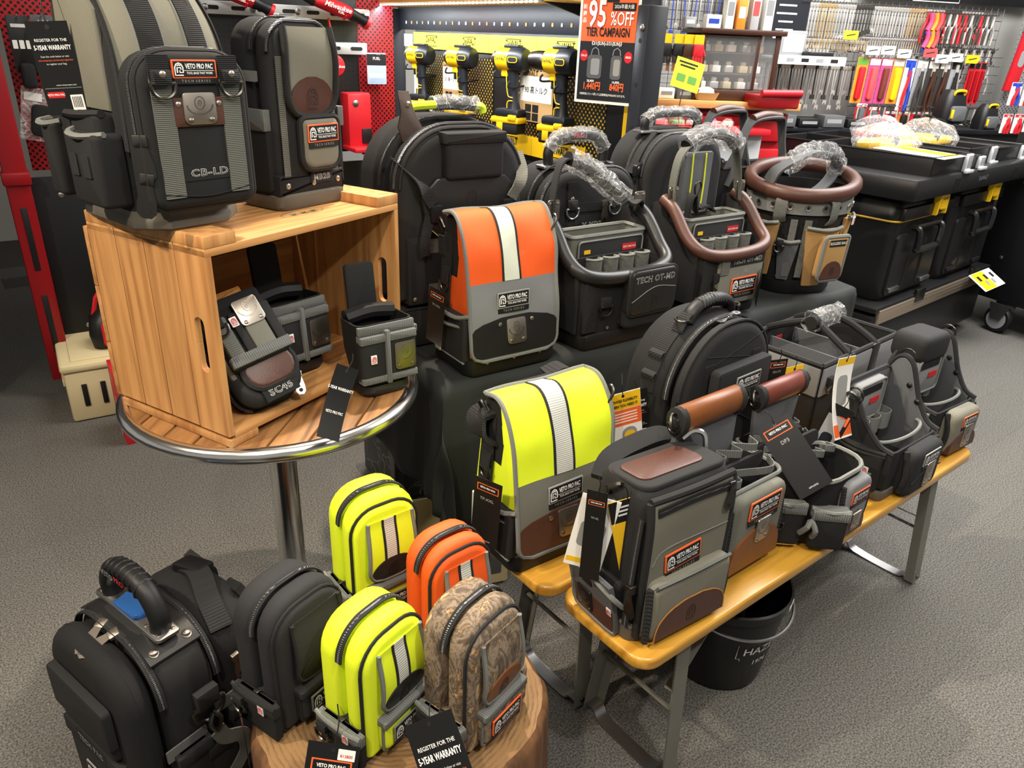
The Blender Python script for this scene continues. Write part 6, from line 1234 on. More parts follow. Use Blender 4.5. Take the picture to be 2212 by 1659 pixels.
def drill(label, u, z, ang, chuck=False, s=1.0):
    T = sthing('cordless_drill', label, 'drill', u, -.075, z, FDo, AZ, 'cordless drills on the display wall'); T.scale = (s, s, s); T.rotation_euler[2] = R(AZ+ang); T.location.x += 0
    lt = lambda m, prof, n=18: lathe(m, prof, n, fr=lambda x, y, zz: Vector((zz, x, y)))
    if chuck: obj('chuck', lt(MB(), [(.012, -.135), (.030, -.13), (.034, -.10), (.034, -.065), (.030, -.06), (.036, -.055)]), 'gunm', T)
    else: obj('nose', lt(MB(), [(.010, -.085), (.018, -.083), (.030, -.07), (.038, -.05), (.040, -.035)]), 'gunm', T)
    hb = obj('motor_housing', lt(MB(), [(.036, -.055), (.043, -.048), (.044, .0), (.042, .012)]), 'dwy', T); lettering(hb, 'DeWALT', .017, FR((-.02, -.0445, .002)), 0, 0, 'ink', .02, .75, t=.001)
    rc = obj('rear_cap', lt(MB(), [(.043, .008), (.047, .016), (.047, .06), (.040, .075), (.012, .08)]), 'dkb', T); fr = FR((.040, -.048, .0)); obj('cap_label', slab(MB(), rr(.045, .022, .009), 0, .002, fr), 'dwy', rc); obj('cap_field', slab(MB(), rr(.039, .016, .007), .002, .003, fr), 'ink', rc)
    m = MB(); box(m, (.012, 0, .047), (.07, .04, .012), .004); obj('top_rail', m, 'dkb', T); m = MB(); box(m, (-.012, 0, -.05), (.045, .034, .03), .006); obj('trigger_housing', m, 'dwy', T); obj('trigger', slab(MB(), rr(.014, .035, .004, -.022, -.075), -.01, .01, F0, .003, 2, True), 'ink', T)
    gp = obj('grip', skin(MB(), [[(x+q*math.cos(2*math.pi*k/14)*.026, q*math.sin(2*math.pi*k/14)*.021, z_) for k in range(14)] for x, z_, q in ((.012, -.03, 1.1), (.014, -.07, .92), (.018, -.12, .88), (.022, -.16, .95), (.022, -.185, 1.2))]), 'dkb', T)
    for pth in (((-.004, -.05), (.0, -.10), (.008, -.135), (.03, -.14)), ((.004, -.18), (.006, -.155), (.03, -.152))): obj('grip_line', tube(MB(), [(x, -.021, z_) for x, z_ in pth], .0022, 5, sm=2), 'dwy', gp)
    m = MB(); box(m, (.008, 0, -.20), (.115, .066, .034), .010); obj('foot', m, 'dkb', T); m = MB(); box(m, (.002, 0, -.226), (.135, .074, .024), .006); bt = obj('battery', m, 'dwy', T); m = MB(); box(m, (.004, 0, -.258), (.12, .07, .042), .006); obj('battery_case', m, 'ink', bt); m = MB(); box(m, (-.02, -.036, -.252), (.03, .003, .035), .001); obj('battery_mark', m, 'dwy', bt); m = MB(); box(m, (.04, -.036, -.215), (.04, .012, .022), .005); obj('battery_latch', m, 'dwy', bt)
    for dx, dz in ((-.04, -.055), (.03, -.09)): obj('display_hook', tube(MB(), [(dx+.03, .10, dz), (dx, -.035, dz-.012), (dx-.004, -.05, dz), (dx+.002, -.045, dz+.012)], .004, 6), 'ink', T)
drill('leftmost yellow and black cordless driver on the display wall', .21, 1.455, 25); drill('second yellow and black cordless driver from the left on the display wall', .62, 1.46, 25, s=1.02); drill('third yellow cordless driver from the left with large battery', 1.04, 1.47, 22, s=1.06); drill('rightmost yellow cordless drill with a long chuck on the display wall', 1.38, 1.475, 12, True, 1.08)
for k, (u, w_) in enumerate(((.05, .12), (.36, .16), (1.04, .24))):
    T = sthing('price_card', ('narrow white price card behind the leftmost driver', 'white and tan price card beside the second driver', 'large white and tan price card beside the rightmost drill')[k], 'card', u+w_/2, -.02, 1.23, FDo, AZ); h_ = .20 if k else .17
    obj('card', slab(MB(), rr0(w_, h_, .004), 0, .002, F0), 'card' if k else 'paper', T); obj('print', slab(MB(), rr0(w_*.92, h_*.5, .003, 0, h_*.4), .002, .0026, F0), 'paper', T)
    lettering(T, ('', '205 高トルク', '90 高トルク')[k] or '163', w_*.13, F0, 0, h_*.62, 'ink', .01, t=.0032); lettering(T, 'DeWALT', w_*.12, F0, -w_*.2, h_*.945, 'ink', .01, t=.0032)
    for q in range(4): obj('icon', slab(MB(), rr(w_*.18, h_*.15, .002, -w_*.22+(q % 2)*w_*.22, h_*.10+(q//2)*h_*.17), .002, .003, F0), 'ink', T)
# wooden shelf with light strip above
T = sthing('lit_shelf', 'wooden shelf board with a strip of white lights above the drill display', 'shelf', .42, -.10, 0, FDo, AZ); m = MB(); box(m, (0, 0, 1.695), (2.2, .34, .035), .003); obj('shelf_board', m, 'shelfw', T)
m = MB(); box(m, (0, -.155, 1.672), (2.15, .010, .008), .001); obj('light_rail', m, 'whitem', T)
pm_ = MB(); box(pm_, (0, 0, 0), (.010, .008, .006), .001); led_me = None
for k in range(70):
    if led_me is None: o = obj('light_diode', pm_, 'led', T); led_me = o.data
    else: o = obj('light_diode', led_me, None, T)
    o.location = (-1.06+k*.0305, -.163, 1.671)
sl_ = bpy.data.lights.new('shelf_strip_light', 'AREA'); sl_.shape = 'RECTANGLE'; sl_.size = 2.1; sl_.size_y = .02; sl_.energy = 16; sl_.color = (.9, .96, 1.0); so_ = bpy.data.objects.new('shelf_strip_light', sl_); COL.objects.link(so_); so_.parent = T; so_.location = (0, -.165, 1.664); so_.rotation_euler = (R(18), 0, 0)
for x in (-.98, 1.0): obj('bracket', slab(MB(), [(-.12, -.10), (.12, 0), (-.12, 0)] if False else [(.14, 0), (-.14, 0), (-.14, -.14), (-.11, -.14), (-.08, -.05)], -.006, .006, FR((x, .04, 1.676), (0, 1, 0) if False else (0, -1, 0))), 'ink', T)
# catalogue sheets
T = sthing('catalogue_sheets', 'white catalogue sheet with yellow rows hanging beside the drill display', 'sheet', -.36, -.30, 1.555, FDo, AZ); T.rotation_euler = (R(-8), R(-30), R(10))
obj('back_sheet', slab(MB(), rr(.20, .33, .004, .03, -.17), -.006, -.004, F0), 'ltb', T); sh = obj('sheet', slab(MB(), rr(.20, .33, .004, 0, -.17), 0, .002, F0), 'paper', T); obj('print', slab(MB(), rr(.19, .035, .001, 0, -.025), .002, .0026, F0), 'ink', sh); lettering(sh, 'DeWALT', .03, F0, -.05, -.025, 'dwy', .03, .8, t=.003); lettering(sh, 'TOUGHSYSTEM 2.0', .016, F0, .045, -.025, 'ltxt', .02, .7, t=.003)
for k in range(9): obj('row_line', slab(MB(), rr(.19, .006, .001, 0, -.065-k*.029), .002, .0026, F0), 'orange2', sh); [obj('print', slab(MB(), rr(.05, .010, .001, -.065+j*.065, -.08-k*.029), .002, .0026, F0), ('greyp', 'ink')[(k+j) % 2], sh) for j in range(3) if (k*3+j) % 4]
obj('wire_hook', tube(MB(), [(-.05, .20, .10), (-.03, .08, .02), (.0, -.01, .005), (.015, -.01, .02)], .003, 6), 'chrome', T)
# sale poster
T = sthing('sale_poster', 'orange and black sale poster in a clear frame on the black post', 'poster', 1.66, -.085, 1.352, FDo, AZ); T.scale = (.78, .78, .78); PW, PH = .285, .455
T.rotation_euler[2] = R(AZ+22); obj('board', slab(MB(), rr0(PW+.014, PH+.014, .004, 0, -.007), -.004, 0, F0), 'paper', T); pb = obj('lower_print', slab(MB(), rr0(PW-.01, PH*.55, .002, 0, .006), 0, .001, F0), 'dkb', T); po = obj('upper_print', slab(MB(), rr0(PW-.01, PH*.42, .002, 0, PH*.562), 0, .001, F0), 'org', T)
L_ = lambda s, z, u, v, m_, off=.02, sx=1, ang=0: lettering(T, s, z, F0, u, v, m_, off, sx, t=.0022, ang=ang, name='print')
obj('print', slab(MB(), rr(.09, .03, .002, 0, PH*.945), .001, .0016, F0), 'ink', T); L_('VETO PRO PAC', .014, .008, PH*.948, 'ltxt', .02, .8)
L_('95', .150, -.058, PH*.80, 'redm', .045, .62); lettering(T, '95', .150, F0, -.058, PH*.80, 'white', .02, .62, t=.0028, name='print'); L_('%OFF', .078, .066, PH*.765, 'redm', .04, .60); lettering(T, '%OFF', .078, F0, .066, PH*.765, 'white', .012, .60, t=.0028, name='print')
obj('print', slab(MB(), rr(.115, .032, .002, .072, PH*.875), .001, .0016, F0), 'ink', T); L_('2026年最大級', .019, .072, PH*.875, 'white', .005, .85)
for k, ch in enumerate('新商品'): L_(ch, .022, -.122, PH*(.87-.06*k), 'white', .01)
L_('TIER CAMPAIGN', .050, 0, PH*.645, 'ink', .03, .60); L_('《3/1(SUN)-5/31(SUN)》', .020, 0, PH*.545, 'white', .02, .8)
for (u, m_, ss, tt) in ((-.055, 'greyp', 1, 'CB-LD'), (.055, 'gtxt', .72, 'MB2B')):
    obj('print', slab(MB(), rr(.075*ss, .10, .015, u, PH*.33), .001, .0018, F0), 'grey2', T); obj('print', slab(MB(), rr(.045*ss, .07, .01, u+.004, PH*.33), .0018, .0024, F0), m_, T)
    m = MB(); stroke(m, [(u-.02, PH*.44), (u-.015, PH*.49), (u, PH*.51), (u+.015, PH*.49), (u+.02, PH*.44)], .004, F0, .0016); obj('print', m, 'greyp', T)
    uu = u*2.05; obj('print', slab(MB(), ell(.020, .024, 16, uu, PH*.43), .001, .002, F0), 'redm', T); lettering(T, tt, .012, F0, uu, PH*.43, 'white', .02, .9, t=.0028, name='print')
L_('1,440円', .040, -.062, PH*.145, 'org', .03, .72); L_('840円', .040, .068, PH*.145, 'org', .03, .72); L_('28,800', .014, -.07, PH*.195, 'white', .02); L_('16,800', .014, .06, PH*.195, 'white', .02); L_('対象商品とセット購入で上記新商品が95%OFFになります。', .0115, 0, PH*.07, 'white', .01, .8)

# ---------------------------------------------------------------- tough storage cart on the right
CO = (1.80, 3.55); CAZ = 41
def ct(name, label, cat, u, v, z, group=None): return sthing(name, label, cat, u, v, z, CO, CAZ, group)
M('dwp', '1b1b1c', .38, var=.1, vs=300, bump=.1, bs=500); M('alu', 'b9a894', .35, .8, wave=.02, wd='Z', wb=.5)
T = ct('storage_base', 'black wheeled storage base with ribbed aluminium rail under the tool boxes', 'cart', .68, .28, 0); m = MB(); box(m, (0, 0, .22), (1.46, .60, .30), .02); obj('body', m, 'dwp', T); m = MB(); box(m, (0, -.305, .36), (1.40, .02, .075), .004); obj('front_rail', m, 'alu', T); m = MB(); box(m, (0, 0, .40), (1.48, .62, .03), .008); obj('top_plate', m, 'dwp', T)
for x in (-.36, .36): m = MB(); box(m, (x+.10, -.312, .405), (.10, .02, .07), .004); obj('latch', m, 'gunm', T)
for x in (-.6, .6):
    for y in (-.2, .2): obj('caster', lathe(MB(), [(.02, -.014), (.04, -.014), (.042, 0), (.04, .014), (.02, .014)], 18, fr=lambda a, b, c, x=x, y=y: Vector((x+c, y+a, .042+b))), 'rub', T)
def tough_box(label, u, line):
    T = ct('tool_box', label, 'toolbox', u, .22, .416, 'black latched tool boxes'); w, d, h = .60, .42, .515; W, D = w/2, d/2; f = FRF(0)
    obj('body', skin(MB(), [rring(w*.9, d*.9, .04, 0), rring(w*.96, d*.97, .05, .03), rring(w*.98, d*.98, .05, h*.79)]), 'dwp', T); lid = obj('lid', skin(MB(), [rring(w*1.0, d*1.0, .05, h*.795), rring(w*1.0, d*1.0, .05, h*.90), rring(w*.92, d*.9, .06, h*.97), rring(w*.86, d*.84, .05, h)]), 'dwp', T)
    if line: obj('yellow_line', tube(MB(), rring(w*1.0, d*1.0, .05, h*.79), .005, 6, True, 0), 'dwy', lid)
    obj('front_panel', slab(MB(), rr0(w*.84, h*.60, .02, 0, .03), D*.9, D+.006, f, .006), 'dwp', T); m = MB(); box(m, (0, -D-.006, h*.86), (w*.92, .03, h*.12), .008); obj('lid_front', m, 'dwp', lid)
    yl = obj('yellow_latch', slab(MB(), [(-.06, -.05), (-.045, -.05), (-.04, -.02), (.04, -.02), (.045, -.05), (.06, -.05), (.055, .045), (.03, .065), (-.03, .065), (-.055, .045)], 0, .03, FR((.09, -D-.012, h*.90)), .006), 'dwy', T); fr = FR((.09, -D-.043, h*.90)); lettering(yl, 'TOUGHSYSTEM', .012, fr, 0, .028, 'ink', .02, .72); obj('latch_face', slab(MB(), rr(.07, .045, .003, 0, -.0), 0, .0005, fr), 'dwy', yl)
    for k in range(3): obj('latch_rib', slab(MB(), rr(.06, .006, .001, 0, .008-k*.011), 0, .002, fr), 'tagy', yl)
    hd = obj('handle', tube(MB(), [(-.13, -D-.01, h*.71), (-.13, -D-.045, h*.69), (-.12, -D-.05, h*.53), (-.10, -D-.045, h*.50), (.10, -D-.045, h*.50), (.12, -D-.05, h*.53), (.13, -D-.045, h*.69), (.13, -D-.01, h*.71)], .016, 8), 'dwp', T); obj('handle_bar', tube(MB(), [(-.14, -D-.03, h*.72), (.14, -D-.03, h*.72)], .011, 8), 'gunm', hd)
    for sx in (-1, 1): m = MB(); box(m, (sx*w*.30, -D-.010, .06), (.11, .02, .022), .005); obj('step_pad', m, 'steel' if line else 'dwp', T)
    for sx in (-1, 1): m = MB(); box(m, (sx*w*.14, -D-.004, .17), (.02, .012, .24), .005); obj('rib', m, 'dwp', T)
    return T
tough_box('black tool box with a yellow line and yellow latch, left of the pair', .32, True); tough_box('black open-fronted tool box with yellow latch, right of the pair', 1.02, False)
T = ct('long_deck', 'long black deck tray lying across both tool boxes', 'tray', .72, .26, .933); m = MB(); box(m, (0, 0, .055), (1.55, .66, .105), .02); obj('deck_body', m, 'dwp', T)
for x in (-.35, .45):
    for k in range(4): obj('grille_slot', slab(MB(), rr(.008, .06, .003, x+k*.018, .055), .331, .3325, F0), 'ink', T)
lettering(T, 'DeWALT', .03, FRF(-.3315), .0, .06, 'grey2', .02); obj('label_sticker', slab(MB(), rr(.07, .03, .002, .68, .06), .3305, .3315, F0), 'card', T)
def tray(label, u, v, w, d, h, cells, z=1.04, latch=True, group='open organiser trays on the deck', yaw=0):
    T = ct('organiser_tray', label, 'tray', u, v, z, group); T.rotation_euler[2] = R(CAZ+yaw); W, D = w/2, d/2
    m = MB(); box(m, (0, 0, .004), (w*.95, d*.95, .008), .002); obj('floor_panel', m, 'dwp', T)
    for nm, fr, ww in (('front_wall', FRF(-D), w), ('back_wall', FR((0, D, 0), (-1, 0, 0)), w), ('side_wall', FRL(-W), d), ('side_wall', FRR(W), d)): q = obj(nm, slab(MB(), rr0(ww, h, .004), -.006, 0, fr, .001), 'dwp', T); obj('lip', tube(MB(), [fr(-ww/2, h, .002), fr(ww/2, h, .002)], .005, 6), 'dwp', q)
    for k in range(1, cells): m = MB(); box(m, (-W+w*k/cells, 0, h*.45), (.004, d*.96, h*.85), .001); obj('divider', m, 'dwp', T)
    if latch: m = MB(); box(m, (W*.9, -D-.010, h*.5), (.065, .02, h*1.0), .004); q = obj('metal_latch', m, 'whitem', T); m = MB(); box(m, (W*.9, -D-.026, h*.03), (.09, .016, .014), .002); obj('latch_foot', m, 'whitem', q); [obj('latch_groove', slab(MB(), rr(.006, h*.7, .002, W*.9-.018+j*.018, h*.55), D+.0195, D+.0205, F0), 'gunm', q) for j in range(3)]
    return T
tray('large open tray holding a yellow leaflet and a bagged part, nearest on the deck', .30, .26, .40, .62, .085, 1); tray('narrow divided tray between the two larger trays', .60, .10, .18, .28, .06, 5, z=1.041); tray('open tray with a bagged yellow part in the middle of the deck', .86, .30, .32, .56, .085, 1); tray('divided organiser tray at the right end of the deck', 1.24, .20, .36, .40, .075, 6)
tray('deep black open bin behind the deck trays, nearer one', .50, .78, .36, .30, .12, 2, z=.985, latch=False, group='black bins behind the deck'); tray('deep black open bin behind the deck trays, farther one', .88, .78, .36, .30, .12, 2, z=.985, latch=False, group='black bins behind the deck')
T = ct('bin_stand', 'plain black stand carrying the open bins', 'stand', .70, .78, 0); m = MB(); box(m, (0, 0, .48), (.74, .30, .96), .01); obj('body', m, 'dkp', T); m = MB(); box(m, (0, 0, .97), (.76, .32, .018), .004); obj('top', m, 'dwp', T)
def bagpart(label, u, v, z, s, m_):
    T = ct('bagged_part', label, 'package', u, v, z, 'bagged parts in the trays'); rnd = random.Random(int(u*100))
    m = MB(); box(m, (0, 0, .025), (.20*s, .16*s, .04), .008); obj('part', m, m_, T); m = MB(); box(m, (-.03*s, -.06*s, .05), (.10*s, .03, .03), .006, 20); obj('black_bar', m, 'ink', T)
    rings = [[((.15*s*q)*math.cos(2*math.pi*k/20)*rnd.uniform(.85, 1.15), (.13*s*q)*math.sin(2*math.pi*k/20)*rnd.uniform(.85, 1.15), z_*rnd.uniform(.85, 1.15)) for k in range(20)] for q, z_ in ((.95, .004), (1.05, .04), (.85, .085), (.5, .11), (.1, .12))]
    obj('clear_bag', skin(MB(), rings, True, False, True), 'bagfilm', T, ang=12); return T
bagpart('clear bag with a black and yellow part on the nearest tray', .33, .30, 1.11, 1.15, 'dwy'); bagpart('clear bag with a yellow part on the middle tray', .86, .32, 1.11, 1.2, 'dwy'); bagpart('clear bag with a red and white part toward the far end of the trays', .92, .62, 1.10, 1.1, 'redl')
T = ct('leaflet', 'yellow and white leaflet lying on the nearest tray', 'leaflet', .20, .06, 1.128); obj('sheet', slab(MB(), rr(.26, .34, .004, .03, .02), 0, .002, FR((0, 0, 0), (1, 0, 0), (0, 1, .03))), 'paper', T); obj('print', slab(MB(), rr(.12, .30, .004, .08, .02), .002, .0026, FR((0, 0, 0), (1, 0, 0), (0, 1, .03))), 'dwy', T)
T = ct('rail_label', 'yellow and white product label sticking out from the storage base rail', 'label', 1.15, -.11, .385); obj('card', slab(MB(), rr(.30, .13, .004), 0, .002, FR((0, 0, 0), (1, 0, 0), (0, .75, .45))), 'paper', T); obj('print', slab(MB(), rr(.16, .125, .004, -.05, 0), .002, .0026, FR((0, 0, 0), (1, 0, 0), (0, .75, .45))), 'dwy', T); [obj('print', slab(MB(), rr(.03, .035, .002, -.08+j*.045, .02-.04*(j % 2)), .0026, .0032, FR((0, 0, 0), (1, 0, 0), (0, .75, .45))), ('ink', 'greyp')[j % 2], T) for j in range(5)]
T = ct('power_cable', 'black cable loop lying over the bagged parts', 'cable', .98, .36, 1.225); obj('loop', tube(MB(), [(-.12, 0, 0), (-.06, .03, .02), (.02, .02, .02), (.12, -.03, -.03), (.13, -.06, -.04), (.06, -.03, .0), (-.06, -.02, .012), (-.12, 0, 0)], .007, 6), 'ink', T)
T = thing('rolling_cabinet', 'tall black cabinet side on grey casters at the right edge', 'cabinet', (3.02, 4.40, 0), -64); m = MB(); box(m, (.2, .25, .68), (.9, .5, .98), .004); obj('cabinet_body', m, 'dkp', T); rivets(T, FR((0, -.001, 0)), [(-.12, .45), (.3, .45), (-.12, .9)], .012, 0, 'steel', 'bolt')
for x in (-.02, .5):
    q = obj('caster', lathe(MB(), [(.02, -.02), (.076, -.02), (.084, -.01), (.084, .01), (.076, .02), (.02, .02)], 24, fr=lambda a, b, c, x=x: Vector((x+a, -.0+c, .085+b))), 'rub', T); obj('hub', lathe(MB(), [(.06, -.023), (.06, .023)], 20, fr=lambda a, b, c, x=x: Vector((x+a, c, .085+b))), 'greyp', q)
    obj('bracket', slab(MB(), [(-.03, 0), (.03, 0), (.07, .10), (-.06, .10)], -.034, -.026, FR((x, 0, .085))), 'steel', q); obj('bracket_face', slab(MB(), [(-.03, 0), (.03, 0), (.07, .10), (-.06, .10)], .026, .034, FR((x, 0, .085))), 'steel', q)
# ---------------------------------------------------------------- far tool wall
FWo = (0, 4.7, 0); WA = 14
def fw(name, label, cat, u, v, z, group=None): return sthing(name, label, cat, u, v, z, FWo, WA, group)
M('gridm', '6e7275', .4, .6); M('chromet', 'cfccc6', .3, .55); M('brasst', 'bfa47c', .35, .4); M('darkt', '46423f', .4, .4); M('bboard', 'b3b2ae', .7)
def grid_panel(label, u0, u1, z0, z1, v):
    T = fw('wire_grid', label, 'rack', (u0+u1)/2, v, 0, 'wire grid display panels'); W = (u1-u0)/2; m = MB()
    n = int((u1-u0)/.05)
    for k in range(n+1): x = -W+(u1-u0)*k/n; m = MB(); tube(m, [(x, 0, z0), (x, 0, z1)], .0025, 4, sm=1); obj('wire', m, 'gridm', T)
    n = int((z1-z0)/.05)
    for k in range(n+1): z = z0+(z1-z0)*k/n; m = MB(); tube(m, [(-W, 0, z), (W, 0, z)], .0025, 4, sm=1); obj('wire', m, 'gridm', T)
    return T
grid_panel('wire grid panel behind the hanging pliers', 2.15, 3.25, 1.13, 1.56, -.05); grid_panel('wire grid panel behind the rows of wrenches', 1.72, 3.3, 1.5, 1.95, .10); grid_panel('wire grid panel behind the glass showcase', .70, 1.70, 1.13, 1.95, .12)
T = fw('back_board', 'long pale backing board behind the tool wall', 'board', 2.1, .16, 0); m = MB(); box(m, (0, 0, 1.7), (3.6, .02, 1.1), .002); obj('board', m, 'bboard', T)
T = fw('header_board', 'black header board with a white frame above the wrench rows', 'sign', 2.85, .08, 1.86); m = MB(); box(m, (0, 0, .12), (1.3, .02, .22), .002); obj('board', m, 'dkp', T); m = MB(); stroke(m, [(-.30, .012), (.05, .012), (.05, .20), (-.30, .20)], .006, FRF(-.0105), closed=True); obj('white_frame', m, 'ltxt', T)
T = fw('wall_poster', 'dark wall poster with small white text left of the wrench rows', 'poster', 1.66, .02, 1.56); obj('sheet', slab(MB(), rr0(.26, .45, .002), 0, .003, F0), 'dkb', T)
for k in range(8): obj('print', slab(MB(), rr(.14-.02*(k % 3), .010, .001, -.02, .06+k*.045), .003, .0036, F0), 'ltxt', T)
T = fw('photo_poster', 'poster with grey tool photographs left of the dark text poster', 'poster', 1.38, .02, 1.56); obj('sheet', slab(MB(), rr0(.27, .45, .002), 0, .003, F0), 'grey2', T)
for k in range(9): obj('photo', slab(MB(), rr(.08, .11, .002, -.085+(k % 3)*.086, .085+(k//3)*.135), .003, .0036, F0), ('card', 'greyp', 'dkp', 'cream', 'darkt')[(k*7) % 5], T)
def wr_mesh(L, w, m_='chromet'):
    m = MB(); box(m, (0, 0, -L/2), (w*.55, .006, L*.86), .001)
    slab(m, ell(w*.95, w*.95, 10, 0, -w*.6), -.006, .006, F0, .002); slab(m, [(-w*.9, -L+w*1.2), (w*.9, -L+w*1.2), (w, -L-w*.5), (w*.4, -L-w*.6), (w*.35, -L), (-w*.35, -L), (-w*.4, -L-w*.6), (-w, -L-w*.5)], -.006, .006, F0, .001)
    return m
def pl_mesh(): 
    m = MB(); tube(m, [(.0, 0, 0), (-.004, 0, -.05), (-.022, 0, -.10), (-.020, 0, -.17)], .008, 6, sm=3); tube(m, [(.0, 0, 0), (.004, 0, -.05), (.022, 0, -.10), (.020, 0, -.17)], .008, 6, sm=3); return m
rnd = random.Random(12); protos = {}
def hang(name, label, cat, group, key, mk, mat, u, v, z, extra=None):
    if key not in protos:
        T = fw(name, label, cat, u, v, z, group); obj('tool', mk(), mat, T); obj('peg', tube(MB(), [(0, .08, .006), (0, -.03, .006), (0, -.035, .016)], .003, 5, sm=1), 'steel', T)
        if extra: extra(T)
        protos[key] = T; return T
    c, s = math.cos(R(WA)), math.sin(R(WA)); T = dup(protos[key], (FWo[0]+u*c-v*s, FWo[1]+u*s+v*c, z), (0, R(rnd.uniform(-3, 3)), R(WA)), label); return T
for k in range(62):
    u = 1.74+k*.0218; L = (.30, .26, .22, .28, .17, .24)[(k//5) % 6]-.008*(k % 5); q = ('chromet', 'brasst', 'chromet', 'darkt', 'chromet')[(k//6) % 5]
    hang('combination_wrench', ('long ' if L > .24 else 'medium ' if L > .19 else 'short ')+{'chromet': 'bright steel', 'brasst': 'gold-toned', 'darkt': 'dark'}[q]+' wrench in the '+('left', 'middle', 'right')[min(2, k*3//62)]+' part of the top wall row', 'wrench', 'wrenches in the top row', ('w', round(L, 3), q), lambda: wr_mesh(L, .010+L*.02), q, u, .03, 1.82)
for k in range(36):
    u = 2.20+k*.018; hang('small_wrench', ('tiny', 'short', 'medium')[k % 3]+' steel wrench in the '+('left', 'middle', 'right')[min(2, k*3//36)]+' part of the second tool-wall row', 'wrench', 'wrenches in the second row', ('s', k % 3), lambda: wr_mesh(.09+.02*(k % 3), .009), 'chromet', u, -.0, 1.645)
for k in range(30):
    u = 1.52+k*.022; L = .16+.03*(k % 4); hang('hanging_spanner', ('shortest bright', 'short dark', 'long bright', 'longest bright')[k % 4]+' spanner in the '+('left', 'middle', 'right')[min(2, k*3//30)]+' part of the row below the white display shelf', 'wrench', 'spanners under the display shelf', ('h', k % 4), lambda: wr_mesh(L, .014), 'darkt' if k % 4 == 1 else 'chromet', u, -.02, 1.47)
for k in range(26):
    u = .76+k*.025; hang('bit_holder', ('bright', 'dark', 'blue')[k % 3]+' slim driver in the '+('left', 'middle', 'right')[min(2, k*3//26)]+' part of the upper left tool row', 'driver', 'sleeved drivers', ('b', k % 3), lambda: wr_mesh(.18+.02*(k % 3), .010), ('chromet', 'darkt', 'bluep')[k % 3], u, .02, 1.84)
for k in range(22):
    u = 2.62+k*.024; c_ = ('redm', 'darkt', 'darkt', 'chromet')[(k*5//3) % 4]; hang('hanging_pliers', {'redm': 'red-handled', 'darkt': 'dark-handled', 'chromet': 'steel-handled'}[c_]+' pliers in the '+('left', 'middle', 'right')[min(2, k*3//22)]+' part of the upper right tool row', 'pliers', 'upper right pliers', ('p', c_), pl_mesh, c_, u, -.02, 1.80)
for k in range(34):
    u = 2.70+(k % 17)*.03; z = 1.60 if k < 17 else 1.50; hang('small_clip', ('bright small wrench' if k % 2 else 'small dark tool') if False else ('small dark wrench', 'small bright pliers')[k % 2]+' in the '+('left', 'middle', 'right')[min(2, (k % 17)*3//17)]+' part of the '+('upper' if k < 17 else 'lower')+' middle-right tool row', 'tool', 'middle right small tools', ('c', k % 2), lambda: pl_mesh() if k % 2 else wr_mesh(.08, .012), ('darkt', 'chromet')[k % 2], u, -.03, z)
for k in range(24):
    u = 1.74+k*.019; hang('socket_bar', ('bright', 'gold-toned')[k % 2]+' socket clip in the '+('left', 'middle', 'right')[min(2, k*3//24)]+' part of the row below the long wrenches', 'socket', 'socket clips under the wrenches', ('k', k % 2), lambda: wr_mesh(.05, .013), ('chromet', 'brasst')[k % 2], u, -.05, 1.62)
for k in range(20):
    u = 2.20+k*.05; hang('hex_key', ('bright', 'dark')[k % 2]+' bent hex key in the '+('left', 'middle', 'right')[min(2, k*3//20)]+' part of the lowest grid row', 'key', 'hex keys in the lowest row', ('x', k % 2), lambda: tube(MB(), [(0, 0, 0), (0, 0, -.09), (.03, 0, -.10)], .006, 6, sm=2), ('chromet', 'darkt')[k % 2], u, -.10, 1.24)
# packaged goods on the grid
def pack(label, u, z, w, h, card, item, im, v=-.09, shape=0, group=None, name='blister_pack'):
    T = fw(name, label, 'package', u, v, z, group); obj('card', slab(MB(), rr(w, h, .004, 0, -h/2), 0, .002, F0), card, T); obj('peg', tube(MB(), [(0, .05, -.008), (0, -.04, -.008), (0, -.045, .002)], .002, 5, sm=1), 'steel', T)
    if shape == 0: obj('item', slab(MB(), rr(w*.5, h*.72, w*.18, 0, -h*.56), .002, .022, F0, .008), im, T)
    else:
        for sx in (-1, 1): obj('item', tube(MB(), [(0, -.016, -h*.22), (sx*w*.06, -.018, -h*.45), (sx*w*.20, -.018, -h*.7), (sx*w*.16, -.016, -h*1.0)], .010, 7), im if sx < 0 or im != 'redm' else 'bluep' if shape == 2 else im, T)
        obj('jaw', slab(MB(), rr(w*.26, h*.26, w*.08, 0, -h*.2), .004, .016, F0, .004), 'bluep' if shape == 2 else 'chromet', T)
    obj('header', slab(MB(), rr(w*.9, h*.14, .002, 0, -h*.09), .002, .003, F0), item, T)
    return T
cols = [('orange scissors pack', 'orange2', 'green', 'redm', 0), ('pink scissors pack', 'pink', 'paper', 'redl', 0), ('pink and grey scissors pack', 'pink', 'paper', 'leathr', 0), ('orange snips pack', 'orange2', 'paper', 'dwy', 0), ('blue-jawed pliers with red grips on a white card', 'paper', 'bluep', 'redm', 2), ('dark grey pliers on a clear card', 'greyp', 'paper', 'darkt', 1), ('brown-handled pliers', 'darkt', 'paper', 'brownw', 1), ('second brown-handled pliers', 'darkt', 'paper', 'brownw', 1), ('black cutters', 'greyp', 'ink', 'ink', 1)]
for k, (l_, c1, c2, c3, sh_) in enumerate(cols): pack(l_+' on the wire grid', 2.17+k*.088, 1.53, .082, .27 if k < 4 else .31, c1, c2, c3, shape=sh_)
for k in range(3): pack(('left', 'middle', 'right')[k]+' long red screwdriver pack on the wire grid', 2.99+k*.045, 1.53, .038, .26, 'redm', 'ink', 'redp')
